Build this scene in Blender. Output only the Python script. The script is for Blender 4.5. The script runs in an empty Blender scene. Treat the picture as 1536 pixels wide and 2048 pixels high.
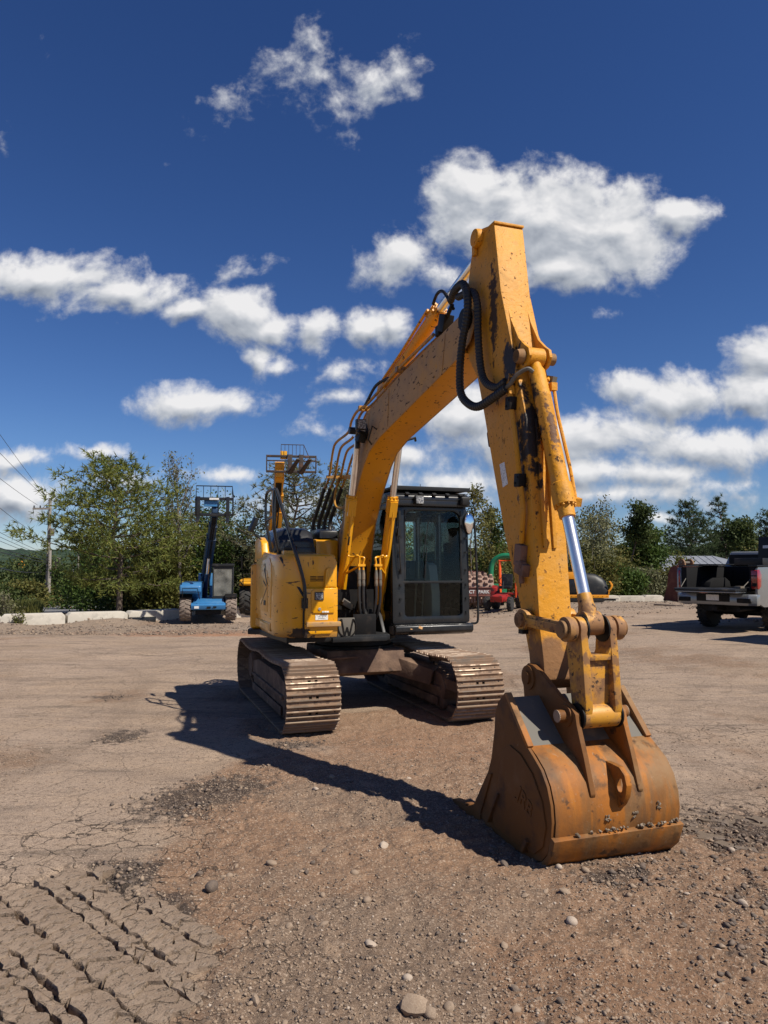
import bpy, bmesh, math, random
import numpy as np
from mathutils import Vector, Matrix, Euler
R = math.radians
PI = math.pi
scene = bpy.context.scene
COL = scene.collection
random.seed(7)

# ------------------------------------------------------------------ camera, sky, sun, exposure
cam_d = bpy.data.cameras.new('camera'); cam = bpy.data.objects.new('camera', cam_d); COL.objects.link(cam)
cam.location = (0, 0, 1.85)
cam.rotation_euler = (R(90) + math.atan(108 / 1470), 0, 0)
cam_d.sensor_fit = 'HORIZONTAL'; cam_d.sensor_width = 36.0; cam_d.lens = 36.0 * 1470 / 1536
cam_d.clip_start = 0.05; cam_d.clip_end = 5000
scene.camera = cam

SUN_TO = Vector((3.15, -2.08, 4.70)).normalized()
SUN_EL = math.asin(SUN_TO.z); SUN_AZ = math.atan2(SUN_TO.x, SUN_TO.y)
SKY_STRENGTH = 0.06; SUN_STRENGTH = 5.0; CLOUD_GAIN = 0.76; SKY_POW = (1.32, 1.23, 1.13); SKY_MUL = (1.10, 1.10, 1.28)
sun_d = bpy.data.lights.new('sun', 'SUN'); sun = bpy.data.objects.new('sun', sun_d); COL.objects.link(sun)
sun_d.energy = SUN_STRENGTH; sun_d.angle = R(0.53); sun_d.color = (1.0, 0.93, 0.82)
sun.rotation_euler = (-SUN_TO).to_track_quat('-Z', 'Y').to_euler(); sun.location = SUN_TO * 60
vs = scene.view_settings
scene.display_settings.display_device = 'sRGB'
vs.view_transform = 'Standard'; vs.look = 'None'; vs.gamma = 1.0; vs.use_curve_mapping = False; vs.exposure = 0.32

world = bpy.data.worlds.new('World'); scene.world = world; world.use_nodes = True
def build_sky():
    nt = world.node_tree; N = nt.nodes; N.clear()
    def node(t, **k):
        n = N.new(t)
        for a, b in k.items(): setattr(n, a, b)
        return n
    def setin(n, i, v):
        if isinstance(v, bpy.types.NodeSocket): nt.links.new(v, n.inputs[i])
        elif v is not None: n.inputs[i].default_value = v
    def mt(op, a, b=None, c=None, clamp=False):
        n = node('ShaderNodeMath', operation=op, use_clamp=clamp)
        setin(n, 0, a); setin(n, 1, b); setin(n, 2, c); return n.outputs[0]
    def vm(op, a, b=None, c=None, out=0):
        n = node('ShaderNodeVectorMath', operation=op)
        setin(n, 0, a); setin(n, 1, b); setin(n, 2, c); return n.outputs[out]
    sky = node('ShaderNodeTexSky', sky_type='NISHITA', sun_disc=False)
    sky.sun_elevation = SUN_EL; sky.sun_rotation = SUN_AZ; sky.altitude = 300; sky.air_density = 1.0
    sky.dust_density = 0.0; sky.ozone_density = 4.0
    tc = node('ShaderNodeTexCoord')
    sep = node('ShaderNodeSeparateXYZ'); setin(sep, 0, tc.outputs['Generated'])
    ay = mt('MAXIMUM', mt('ABSOLUTE', sep.outputs[1]), 0.08)
    cx = node('ShaderNodeCombineXYZ')
    setin(cx, 0, mt('DIVIDE', sep.outputs[0], ay)); setin(cx, 1, mt('DIVIDE', sep.outputs[2], ay))
    p0 = cx.outputs[0]
    # clouds: direction (x/y, z/y) of the middle, half sizes, weight, softness
    tanp = 108 / 1470
    def dirpx(u, v):
        a = (u - 768) / 1470; b = (1024 - v) / 1470
        return a / (1 - b * tanp) * math.sqrt(1 + tanp * tanp), (tanp + b) / (1 - b * tanp)
    CL = [  # x, y, rx, ry (photograph pixels), weight
        (655, 150, 95, 70, .50), (632, 95, 42, 50, .42), (745, 160, 65, 58, .46), (590, 195, 65, 32, .38),
        (945, 375, 85, 85, 1.35), (1010, 390, 110, 85, 1.3), (1085, 435, 165, 125, 1.55), (1230, 455, 135, 100, 1.5), (1340, 430, 75, 44, 1.1), (1130, 530, 130, 55, 1.2), (930, 450, 90, 70, 1.0),
        (800, 510, 80, 65, .95), (770, 550, 60, 45, .7), (870, 545, 70, 45, .6),
        (90, 555, 190, 52, 1.15), (250, 588, 170, 48, 1.1), (375, 618, 80, 34, .95), (470, 625, 90, 65, 1.35), (540, 655, 55, 38, .9), (630, 665, 48, 45, .95), (745, 655, 62, 42, 1.1), (795, 650, 42, 40, .9),
        (512, 722, 30, 42, .85), (555, 738, 32, 20, .6), (380, 812, 125, 40, 1.1), (340, 805, 70, 38, .9), (470, 818, 55, 25, .8),
        (190, 902, 75, 20, .95), (40, 915, 70, 24, .9), (30, 985, 120, 50, 1.2), (505, 535, 60, 26, .42), (690, 745, 60, 30, .45), (685, 797, 45, 20, .5), (635, 865, 60, 20, .4), (1195, 628, 45, 18, .4), (460, 212, 45, 30, .3),
        (1255, 770, 70, 42, 1.1), (1370, 795, 130, 55, 1.3), (1490, 800, 90, 55, 1.2), (1520, 715, 70, 50, 1.0), (930, 835, 110, 75, 1.25), (1010, 890, 170, 70, 1.1),
        (1180, 880, 250, 62, .98), (1430, 895, 210, 56, .95), (1250, 945, 290, 40, .85), (1450, 965, 180, 28, .7), (1180, 990, 320, 28, .75), (820, 910, 60, 35, .8), (930, 960, 150, 50, .9), (480, 948, 90, 12, .5), (1480, 985, 100, 20, .5), (270, 965, 120, 14, .35), (1310, 1040, 60, 14, .5), (700, 1000, 300, 30, .35),
        # clouds on past the frame
        (1750, 500, 160, 90, 1.2), (1900, 900, 260, 80, 1.1), (-250, 600, 160, 60, 1.1), (-350, 900, 260, 50, 1.0), (-150, 250, 140, 60, .8), (1700, -150, 200, 90, .9), (500, -350, 240, 110, .9), (-500, -100, 200, 90, .8)]
    nz = node('ShaderNodeTexNoise'); nz.noise_dimensions = '2D'
    def field(p, fine=True):
        f = None
        for (u, v, rx, ry, w) in CL:
            a, b = dirpx(u, v); sx = 1470 / (rx * 1.17); sy = 1470 / (ry * 1.17)
            q = vm('MULTIPLY_ADD', p, (sx, sy, 0), (-a * sx, -b * sy, 0))
            l = vm('LENGTH', q, out=1)
            g = mt('MULTIPLY_ADD', l, -w, w)
            f = g if f is None else mt('SMOOTH_MAX', f, g, 0.22)
        n1 = node('ShaderNodeTexNoise', noise_dimensions='3D'); setin(n1, 'Vector', vm('MULTIPLY', p, (1.0, 1.25, 1))); n1.inputs['Scale'].default_value = 9.0
        n1.inputs['Detail'].default_value = 10 if fine else 4.2; n1.inputs['Roughness'].default_value = .56; n1.inputs['Distortion'].default_value = .25
        n = mt('MULTIPLY_ADD', n1.outputs[0], 2.1, -1.05)
        if fine:
            n2 = node('ShaderNodeTexNoise', noise_dimensions='3D'); setin(n2, 'Vector', vm('ADD', p, (4.2, 1.7, .3))); n2.inputs['Scale'].default_value = 34.0
            n2.inputs['Detail'].default_value = 7; n2.inputs['Roughness'].default_value = .6
            n = mt('ADD', n, mt('MULTIPLY_ADD', n2.outputs[0], 1.3, -.65))
        f = mt('MAXIMUM', f, -.55)
        return mt('ADD', f, n)
    # small domain warp so that no outline is an ellipse
    wn = node('ShaderNodeTexNoise', noise_dimensions='3D'); setin(wn, 'Vector', p0); wn.inputs['Scale'].default_value = 5.0; wn.inputs['Detail'].default_value = 3
    warp = vm('MULTIPLY', vm('SUBTRACT', wn.outputs['Color'], (.5, .5, .5)), (.055, .04, 0))
    p = vm('ADD', p0, warp)
    fa = field(p); fl = field(p, False); fb = field(vm('ADD', p, (.006, .015, 0)), False)
    def ss(x, a, b):
        n = node('ShaderNodeMapRange', interpolation_type='SMOOTHSTEP'); setin(n, 0, x); n.inputs[1].default_value = a; n.inputs[2].default_value = b; return n.outputs[0]
    cover = ss(fa, -.06, .72)
    # side towards the sun bright, undersides and thick middles grey
    lit = mt('MULTIPLY_ADD', mt('SUBTRACT', fl, fb), .95, .63)
    lit = mt('ADD', lit, mt('MULTIPLY_ADD', mt('MINIMUM', mt('SUBTRACT', fa, fl), .5), .32, 0.0))
    thick = ss(fa, .35, 1.6)
    lit = mt('SUBTRACT', lit, mt('MULTIPLY', thick, .0), clamp=True)
    ramp = node('ShaderNodeValToRGB'); setin(ramp, 0, lit); e = ramp.color_ramp.elements
    e[0].position = 0.05; e[0].color = (.24, .275, .34, 1); e[1].position = .98; e[1].color = (.93, .92, .92, 1)
    m = e.new(.5); m.color = (.52, .55, .60, 1)
    fade = ss(sep.outputs[2], -.01, .05)
    cover = mt('MULTIPLY', mt('MULTIPLY', cover, fade), .96)
    # the photograph's deep, saturated blue: the sky's three channels graded apart
    k0 = vm('SCALE', sky.outputs[0]); k0.node.inputs['Scale'].default_value = .06
    gr = vm('MULTIPLY', vm('POWER', vm('MAXIMUM', k0, (0, 0, 0)), SKY_POW), SKY_MUL)
    gr = vm('SCALE', vm('MINIMUM', gr, (2.2, 2.2, 2.2))); gr.node.inputs['Scale'].default_value = 1 / SKY_STRENGTH
    bs = node('ShaderNodeBackground'); setin(bs, 0, gr); bs.inputs[1].default_value = SKY_STRENGTH
    bc = node('ShaderNodeBackground'); setin(bc, 0, ramp.outputs[0]); bc.inputs[1].default_value = CLOUD_GAIN
    mx = node('ShaderNodeMixShader'); setin(mx, 0, cover); setin(mx, 1, bs.outputs[0]); setin(mx, 2, bc.outputs[0])
    out = node('ShaderNodeOutputWorld'); nt.links.new(mx.outputs[0], out.inputs[0])
build_sky()

# ------------------------------------------------------------------ mesh builder
class MB:
    def __init__(s): s.v = []; s.f = []; s.mi = []; s.m = 0
    def add(s, vs, fs):
        o = len(s.v); s.v += [tuple(p) for p in vs]
        for f in fs: s.f.append(tuple(i + o for i in f)); s.mi.append(s.m)
        return s
    def box(s, x0, x1, y0, y1, z0, z1):
        vs = [(x, y, z) for x in (x0, x1) for y in (y0, y1) for z in (z0, z1)]
        return s.add(vs, [(0, 1, 3, 2), (4, 6, 7, 5), (0, 4, 5, 1), (2, 3, 7, 6), (0, 2, 6, 4), (1, 5, 7, 3)])
    def obox(s, c, size, rot=(0, 0, 0)):
        M = Euler(rot).to_matrix(); c = Vector(c); hx, hy, hz = [k / 2 for k in size]
        vs = [c + M @ Vector((x, y, z)) for x in (-hx, hx) for y in (-hy, hy) for z in (-hz, hz)]
        return s.add(vs, [(0, 1, 3, 2), (4, 6, 7, 5), (0, 4, 5, 1), (2, 3, 7, 6), (0, 2, 6, 4), (1, 5, 7, 3)])
    def prism(s, prof, a0, a1, ax='x', taper=None):
        def P(a, p):
            return {'x': (a, p[0], p[1]), 'y': (p[0], a, p[1]), 'z': (p[0], p[1], a)}[ax]
        n = len(prof); prof2 = taper or prof
        vs = [P(a0, p) for p in prof] + [P(a1, p) for p in prof2]
        return s.add(vs, [tuple(range(n)), tuple(range(2 * n - 1, n - 1, -1))] + [(i, (i + 1) % n, n + (i + 1) % n, n + i) for i in range(n)])
    def ring(s, outer, inner, a0, a1, ax='x'):
        def P(a, p): return {'x': (a, p[0], p[1]), 'y': (p[0], a, p[1]), 'z': (p[0], p[1], a)}[ax]
        n = len(outer); vs = [P(a, p) for a in (a0, a1) for l in (outer, inner) for p in l]; fs = []
        for i in range(n):
            j = (i + 1) % n
            fs += [(i, j, n + j, n + i), (2 * n + i, 3 * n + i, 3 * n + j, 2 * n + j), (i, 2 * n + i, 2 * n + j, j), (n + i, n + j, 3 * n + j, 3 * n + i)]
        return s.add(vs, fs)
    def tube(s, pts, r, n=8, cap=True, ref=None):
        pts = [Vector(p) for p in pts]; k = len(pts); rs = r if isinstance(r, (list, tuple)) else [r] * k
        T = []
        for i in range(k):
            a = pts[max(i - 1, 0)]; b = pts[min(i + 1, k - 1)]; d = (b - a)
            T.append(d.normalized() if d.length > 1e-9 else Vector((0, 0, 1)))
        u = Vector(ref) if ref else (Vector((1, 0, 0)) if abs(T[0].x) < .9 else Vector((0, 1, 0)))
        vs = []
        for i in range(k):
            u = (u - T[i] * u.dot(T[i])); u = u.normalized() if u.length > 1e-6 else T[i].orthogonal().normalized()
            w = T[i].cross(u)
            vs += [pts[i] + (u * math.cos(2 * PI * j / n) + w * math.sin(2 * PI * j / n)) * rs[i] for j in range(n)]
        fs = [(i * n + j, i * n + (j + 1) % n, (i + 1) * n + (j + 1) % n, (i + 1) * n + j) for i in range(k - 1) for j in range(n)]
        if cap: fs += [tuple(range(n - 1, -1, -1)), tuple(range((k - 1) * n, k * n))]
        return s.add(vs, fs)
    def cyl(s, p0, p1, r0, r1=None, n=20): return s.tube([p0, p1], [r0, r0 if r1 is None else r1], n)
    def lathe(s, p0, ax, prof, n=24):
        p0 = Vector(p0); ax = Vector(ax).normalized()
        return s.tube_prof(p0, ax, prof, n)
    def tube_prof(s, p0, ax, prof, n):
        u = ax.orthogonal().normalized(); w = ax.cross(u); k = len(prof); vs = []
        for t, r in prof: vs += [p0 + ax * t + (u * math.cos(2 * PI * j / n) + w * math.sin(2 * PI * j / n)) * r for j in range(n)]
        fs = [(i * n + j, i * n + (j + 1) % n, (i + 1) * n + (j + 1) % n, (i + 1) * n + j) for i in range(k - 1) for j in range(n)]
        fs += [tuple(range(n - 1, -1, -1)), tuple(range((k - 1) * n, k * n))]
        return s.add(vs, fs)
    def beam(s, p0, p1, w, h, up=(0, 0, 1), w1=None, h1=None):
        p0 = Vector(p0); p1 = Vector(p1); d = (p1 - p0).normalized(); up = Vector(up)
        x = d.cross(up).normalized(); z = x.cross(d); vs = []
        for p, ww, hh in ((p0, w, h), (p1, w1 or w, h1 or h)):
            vs += [p + x * (sx * ww / 2) + z * (sz * hh / 2) for sx, sz in ((-1, -1), (1, -1), (1, 1), (-1, 1))]
        return s.add(vs, [(3, 2, 1, 0), (4, 5, 6, 7), (0, 1, 5, 4), (1, 2, 6, 5), (2, 3, 7, 6), (3, 0, 4, 7)])
    def loft(s, loops, cap=True):
        n = len(loops[0]); vs = [p for l in loops for p in l]
        fs = [(i * n + j, i * n + (j + 1) % n, (i + 1) * n + (j + 1) % n, (i + 1) * n + j) for i in range(len(loops) - 1) for j in range(n)]
        if cap: fs += [tuple(range(n - 1, -1, -1)), tuple(range((len(loops) - 1) * n, len(loops) * n))]
        return s.add(vs, fs)
    def ball(s, c, r, n=12, m=8, sq=(1, 1, 1)):
        vs = [(c[0], c[1], c[2] - r * sq[2])]
        for i in range(1, m):
            t = PI * i / m - PI / 2
            vs += [(c[0] + r * sq[0] * math.cos(t) * math.cos(2 * PI * j / n), c[1] + r * sq[1] * math.cos(t) * math.sin(2 * PI * j / n), c[2] + r * sq[2] * math.sin(t)) for j in range(n)]
        vs.append((c[0], c[1], c[2] + r * sq[2])); L = len(vs) - 1
        fs = [(0, 1 + (j + 1) % n, 1 + j) for j in range(n)] + [(L, L - n + j, L - n + (j + 1) % n) for j in range(n)]
        fs += [(1 + (i - 1) * n + j, 1 + (i - 1) * n + (j + 1) % n, 1 + i * n + (j + 1) % n, 1 + i * n + j) for i in range(1, m - 1) for j in range(n)]
        return s.add(vs, fs)
    def mesh(s, name, mats, bevel=0.0, smooth=35, seg=2):
        me = bpy.data.meshes.new(name); me.from_pydata(s.v, [], s.f)
        if not isinstance(mats, (list, tuple)): mats = [mats]
        for m in mats: me.materials.append(m)
        me.polygons.foreach_set('material_index', s.mi)
        bm = bmesh.new(); bm.from_mesh(me); bmesh.ops.recalc_face_normals(bm, faces=bm.faces)
        if bevel:
            ed = [e for e in bm.edges if len(e.link_faces) == 2 and e.calc_face_angle(0) > R(28)]
            bmesh.ops.bevel(bm, geom=ed, offset=bevel, segments=seg, profile=.6, affect='EDGES', clamp_overlap=True)
        bm.to_mesh(me); bm.free()
        if smooth:
            me.shade_smooth(); me.set_sharp_from_angle(angle=R(smooth))
        return me
    def build(s, name, mats, parent=None, bevel=0.0, smooth=35, seg=2):
        o = bpy.data.objects.new(name, s.mesh(name, mats, bevel, smooth, seg)); COL.objects.link(o)
        if parent: o.parent = parent
        return o

def tag(o, label=None, cat=None, group=None, kind=None):
    if label: o['label'] = label
    if cat: o['category'] = cat
    if group: o['group'] = group
    if kind: o['kind'] = kind
    return o
def thing(name, label, cat, loc=(0, 0, 0), rot=0.0, group=None):
    o = bpy.data.objects.new(name, None); COL.objects.link(o); o.location = loc
    o.rotation_euler = (0, 0, rot) if not isinstance(rot, tuple) else rot
    o.empty_display_size = .2
    return tag(o, label, cat, group)
def inst(name, me, parent=None, loc=(0, 0, 0), rot=(0, 0, 0), sc=(1, 1, 1)):
    o = bpy.data.objects.new(name, me); COL.objects.link(o); o.location = loc; o.rotation_euler = rot; o.scale = sc
    if parent: o.parent = parent
    return o
def npmesh(name, V, F, mats, parent=None, smooth=False, mi=None):
    V = np.asarray(V, np.float32); F = np.asarray(F, np.int32); k = F.shape[1]
    me = bpy.data.meshes.new(name); me.vertices.add(len(V)); me.vertices.foreach_set('co', V.ravel())
    me.loops.add(F.size); me.loops.foreach_set('vertex_index', F.ravel())
    me.polygons.add(len(F)); me.polygons.foreach_set('loop_start', np.arange(0, F.size, k, dtype=np.int32))
    try: me.polygons.foreach_set('loop_total', np.full(len(F), k, np.int32))
    except Exception: pass
    for m in (mats if isinstance(mats, (list, tuple)) else [mats]): me.materials.append(m)
    if mi is not None: me.polygons.foreach_set('material_index', np.asarray(mi, np.int32))
    me.update(calc_edges=True); me.validate()
    if smooth: me.shade_smooth()
    else: me.shade_flat()
    o = bpy.data.objects.new(name, me); COL.objects.link(o)
    if parent: o.parent = parent
    return o
def bez(pts, k=6):
    "Catmull-Rom through the points"
    P = [Vector(p) for p in pts]; P = [P[0] * 2 - P[1]] + P + [P[-1] * 2 - P[-2]]; out = []
    for i in range(1, len(P) - 2):
        for j in range(k):
            t = j / k; a, b, c, d = P[i - 1], P[i], P[i + 1], P[i + 2]
            out.append(.5 * ((2 * b) + (c - a) * t + (2 * a - 5 * b + 4 * c - d) * t * t + (3 * b - a - 3 * c + d) * t ** 3))
    out.append(P[-2]); return out
def circ(cx, cy, r, n=16, a0=0, a1=2 * PI):
    full = abs(a1 - a0 - 2 * PI) < 1e-6
    return [(cx + r * math.cos(a0 + (a1 - a0) * i / (n if full else n - 1)), cy + r * math.sin(a0 + (a1 - a0) * i / (n if full else n - 1))) for i in range(n)]
def text_mesh(body, size, depth, mat, parent, M, name='lettering', bold=0.0):
    cu = bpy.data.curves.new('t', 'FONT'); cu.body = body; cu.size = size; cu.extrude = depth; cu.align_x = 'CENTER'; cu.align_y = 'CENTER'; cu.offset = bold
    cu.resolution_u = 3
    o = bpy.data.objects.new('t', cu); COL.objects.link(o)
    dg = bpy.context.evaluated_depsgraph_get(); me = bpy.data.meshes.new_from_object(o.evaluated_get(dg))
    bpy.data.objects.remove(o); bpy.data.curves.remove(cu)
    me.transform(M); me.materials.clear(); me.materials.append(mat)
    q = bpy.data.objects.new(name, me); COL.objects.link(q); q.parent = parent
    return q

# ------------------------------------------------------------------ materials
def material(name, base, rough=.6, metal=0.0, layers=(), bump=(), coord='Object', spec=.5, coat=0.0, trans=None):
    """base colour, then layers of other colour laid over it through noise: dict(col, s, lo, hi, d, st, dis, rough, fac, kind, metal)"""
    m = bpy.data.materials.new(name); m.use_nodes = True; nt = m.node_tree; N = nt.nodes; L = nt.links
    b = N['Principled BSDF']; tc = N.new('ShaderNodeTexCoord'); co = tc.outputs[coord]
    b.inputs['Specular IOR Level'].default_value = spec; b.inputs['Coat Weight'].default_value = coat
    def rgb(c): return (c[0], c[1], c[2], 1)
    col = None; ro = None; me = None
    def noise(l):
        mp = N.new('ShaderNodeMapping'); L.new(co, mp.inputs[0]); mp.inputs['Scale'].default_value = l.get('st', (1, 1, 1)); mp.inputs['Location'].default_value = l.get('off', (0, 0, 0)); mp.inputs['Rotation'].default_value = l.get('rot', (0, 0, 0))
        k = l.get('kind', 'noise')
        if k == 'noise':
            n = N.new('ShaderNodeTexNoise'); n.inputs['Scale'].default_value = l.get('s', 5); n.inputs['Detail'].default_value = l.get('d', 6); n.inputs['Roughness'].default_value = l.get('r', .6); n.inputs['Distortion'].default_value = l.get('dis', 0); o = n.outputs[0]
        elif k == 'cell':
            n = N.new('ShaderNodeTexVoronoi'); n.inputs['Scale'].default_value = l.get('s', 5); o = n.outputs['Distance']
        elif k in ('crack', 'crackattr'):
            wv = N.new('ShaderNodeTexNoise'); wv.inputs['Scale'].default_value = l.get('s', 5) * 2.2; wv.inputs['Detail'].default_value = 5; L.new(mp.outputs[0], wv.inputs[0])
            ad = N.new('ShaderNodeVectorMath'); ad.operation = 'MULTIPLY_ADD'; L.new(wv.outputs['Color'], ad.inputs[0]); ad.inputs[1].default_value = (l.get('dis', .2),) * 3; L.new(mp.outputs[0], ad.inputs[2])
            n = N.new('ShaderNodeTexVoronoi'); n.feature = 'DISTANCE_TO_EDGE'; n.inputs['Scale'].default_value = l.get('s', 5); L.new(ad.outputs[0], n.inputs[0])
            if k == 'crack': return n.outputs['Distance']
            at_ = N.new('ShaderNodeAttribute'); at_.attribute_name = l['attr']; mk = N.new('ShaderNodeMath'); mk.operation = 'MULTIPLY_ADD'; L.new(at_.outputs['Fac'], mk.inputs[0]); mk.inputs[1].default_value = -.045; mk.inputs[2].default_value = .035
            mx_ = N.new('ShaderNodeMath'); mx_.operation = 'MAXIMUM'; L.new(mk.outputs[0], mx_.inputs[0]); mx_.inputs[1].default_value = 0; ad_ = N.new('ShaderNodeMath'); L.new(n.outputs['Distance'], ad_.inputs[0]); L.new(mx_.outputs[0], ad_.inputs[1]); return ad_.outputs[0]
        elif k in 'xyz':
            sp = N.new('ShaderNodeSeparateXYZ'); L.new(mp.outputs[0], sp.inputs[0])
            n = N.new('ShaderNodeTexNoise'); n.inputs['Scale'].default_value = l.get('s', 5); n.inputs['Detail'].default_value = 7; L.new(mp.outputs[0], n.inputs[0])
            ma = N.new('ShaderNodeMath'); ma.operation = 'MULTIPLY_ADD'; L.new(n.outputs[0], ma.inputs[0]); ma.inputs[1].default_value = l.get('amp', .3); L.new(sp.outputs['xyz'.index(k)], ma.inputs[2]); return ma.outputs[0]
        elif k == 'blob':
            n = N.new('ShaderNodeTexNoise'); n.inputs['Scale'].default_value = l.get('s', 8); n.inputs['Detail'].default_value = 7; n.inputs['Roughness'].default_value = .65; L.new(co, n.inputs[0])
            ln = N.new('ShaderNodeVectorMath'); ln.operation = 'LENGTH'; L.new(mp.outputs[0], ln.inputs[0])
            ma = N.new('ShaderNodeMath'); ma.operation = 'MULTIPLY_ADD'; L.new(n.outputs[0], ma.inputs[0]); ma.inputs[1].default_value = l.get('amp', 2.0); L.new(ln.outputs['Value'], ma.inputs[2]); return ma.outputs[0]
        elif k == 'attr':
            at = N.new('ShaderNodeAttribute'); at.attribute_name = l['attr']
            n = N.new('ShaderNodeTexNoise'); n.inputs['Scale'].default_value = l.get('s', 5); n.inputs['Detail'].default_value = 8; n.inputs['Roughness'].default_value = .65; L.new(mp.outputs[0], n.inputs[0])
            ma = N.new('ShaderNodeMath'); ma.operation = 'MULTIPLY_ADD'; L.new(n.outputs[0], ma.inputs[0]); ma.inputs[1].default_value = l.get('amp', .8); L.new(at.outputs['Fac'], ma.inputs[2]); return ma.outputs[0]
        elif k == 'obj':
            g = N.new('ShaderNodeObjectInfo'); return g.outputs['Random']
        elif k == 'island':
            g = N.new('ShaderNodeNewGeometry'); return g.outputs['Random Per Island']
        L.new(mp.outputs[0], n.inputs[0]); return o
    def mask(l):
        r = N.new('ShaderNodeMapRange'); r.interpolation_type = 'SMOOTHSTEP'; L.new(noise(l), r.inputs[0]); r.inputs[1].default_value = l['lo']; r.inputs[2].default_value = l['hi']; r.inputs[4].default_value = l.get('fac', 1.0)
        return r.outputs[0]
    for l in layers:
        k = mask(l)
        mx = N.new('ShaderNodeMix'); mx.data_type = 'RGBA'; L.new(k, mx.inputs[0])
        if col is None: mx.inputs[6].default_value = rgb(base)
        else: L.new(col, mx.inputs[6])
        mx.inputs[7].default_value = rgb(l['col']); col = mx.outputs[2]
        for key, cur, d in (('rough', ro, rough), ('metal', me, metal)):
            if key in l:
                q = N.new('ShaderNodeMix'); L.new(k, q.inputs[0])
                if cur is None: q.inputs[2].default_value = d
                else: L.new(cur, q.inputs[2])
                q.inputs[3].default_value = l[key]
                if key == 'rough': ro = q.outputs[0]
                else: me = q.outputs[0]
    if col is None: b.inputs['Base Color'].default_value = rgb(base)
    else: L.new(col, b.inputs['Base Color'])
    b.inputs['Roughness'].default_value = rough; b.inputs['Metallic'].default_value = metal
    if ro: L.new(ro, b.inputs['Roughness'])
    if me: L.new(me, b.inputs['Metallic'])
    last = None
    for l in bump:
        bp = N.new('ShaderNodeBump'); bp.inputs['Strength'].default_value = l.get('str', .4); bp.inputs['Distance'].default_value = l.get('dist', .01)
        h = noise(l)
        if 'lo' in l:
            r = N.new('ShaderNodeMapRange'); L.new(h, r.inputs[0]); r.inputs[1].default_value = l['lo']; r.inputs[2].default_value = l['hi']; h = r.outputs[0]
        L.new(h, bp.inputs['Height'])
        if last: L.new(last, bp.inputs['Normal'])
        last = bp.outputs[0]
    if last: L.new(last, b.inputs['Normal'])
    if trans:
        tr = N.new('ShaderNodeBsdfTranslucent'); tr.inputs[0].default_value = rgb(trans)
        if col is not None: L.new(col, tr.inputs[0])
        ms = N.new('ShaderNodeMixShader'); ms.inputs[0].default_value = .3; L.new(b.outputs[0], ms.inputs[1]); L.new(tr.outputs[0], ms.inputs[2])
        L.new(ms.outputs[0], N['Material Output'].inputs[0])
    return m
def glass_material(name, tint=(.55, .66, .62), dust=.05, dustcol=(.25, .24, .2), ior=1.28):
    m = bpy.data.materials.new(name); m.use_nodes = True; nt = m.node_tree; N = nt.nodes; L = nt.links; N.clear()
    t = N.new('ShaderNodeBsdfTransparent'); t.inputs[0].default_value = (*tint, 1)
    g = N.new('ShaderNodeBsdfGlossy'); g.inputs['Roughness'].default_value = .02
    f = N.new('ShaderNodeFresnel'); f.inputs[0].default_value = ior
    d = N.new('ShaderNodeBsdfDiffuse'); d.inputs[0].default_value = (*dustcol, 1)
    a = N.new('ShaderNodeMixShader'); L.new(f.outputs[0], a.inputs[0]); L.new(t.outputs[0], a.inputs[1]); L.new(g.outputs[0], a.inputs[2])
    tc = N.new('ShaderNodeTexCoord'); n = N.new('ShaderNodeTexNoise'); n.inputs['Scale'].default_value = 3; n.inputs['Detail'].default_value = 6; L.new(tc.outputs['Object'], n.inputs[0])
    r = N.new('ShaderNodeMapRange'); L.new(n.outputs[0], r.inputs[0]); r.inputs[1].default_value = .3; r.inputs[2].default_value = .8; r.inputs[3].default_value = dust * .3; r.inputs[4].default_value = dust * 1.7
    c = N.new('ShaderNodeMixShader'); L.new(r.outputs[0], c.inputs[0]); L.new(a.outputs[0], c.inputs[1]); L.new(d.outputs[0], c.inputs[2])
    o = N.new('ShaderNodeOutputMaterial'); L.new(c.outputs[0], o.inputs[0]); return m

MUD = (.30, .205, .135); RUST = (.13, .055, .022); DUST = (.36, .27, .19)
YEL = (.74, .345, .006)
M = {}
def at(c, r, **k):      # an oval patch at c with half sizes r, in the frame of the object
    return dict(kind='blob', st=tuple(1 / q for q in r), off=tuple(-c[i] / r[i] for i in range(3)), amp=k.pop('amp', 2.4), lo=k.pop('lo', 2.15), hi=k.pop('hi', 1.85), **k)
M['yellow'] = material('yellow_paint', YEL, .34, coat=.25, layers=[
    dict(col=(.68, .295, .006), s=2.2, lo=.35, hi=.70, fac=.8), dict(col=MUD, s=3.5, lo=.56, hi=.75, fac=.28, rough=.8, st=(1, 1, .5)),
    dict(col=(.09, .045, .014), s=18, lo=.635, hi=.66, d=8, r=.65, rough=.8), dict(col=(.05, .03, .015), s=5, lo=.635, hi=.66, d=10, st=(1, 1, .3), rough=.8)],
    bump=[dict(s=3, str=.10, dist=.02)])
M['yellow_low'] = material('yellow_paint_muddy', YEL, .30, coat=.45, layers=[
    dict(col=(.68, .295, .006), s=2.2, lo=.35, hi=.70, fac=.8), dict(col=MUD, s=4, lo=.55, hi=.75, fac=.25, rough=.8, st=(1, 1, .5)),
    dict(kind='z', st=(1, 1, -1), col=(.30, .185, .08), s=6, amp=.45, lo=-.98, hi=-.76, fac=.6, rough=.8),
    dict(col=(.030, .020, .013), s=5, lo=.625, hi=.65, d=10, st=(1, 1, 7), rough=.8, fac=.9), at((-1.0, -1.18, 1.06), (.16, .2, .09), col=(.03, .02, .014), s=16, rough=.8),
    dict(col=(.07, .035, .012), s=18, lo=.64, hi=.665, d=8, r=.65, rough=.8)], bump=[dict(s=3, str=.08, dist=.02)])
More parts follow.
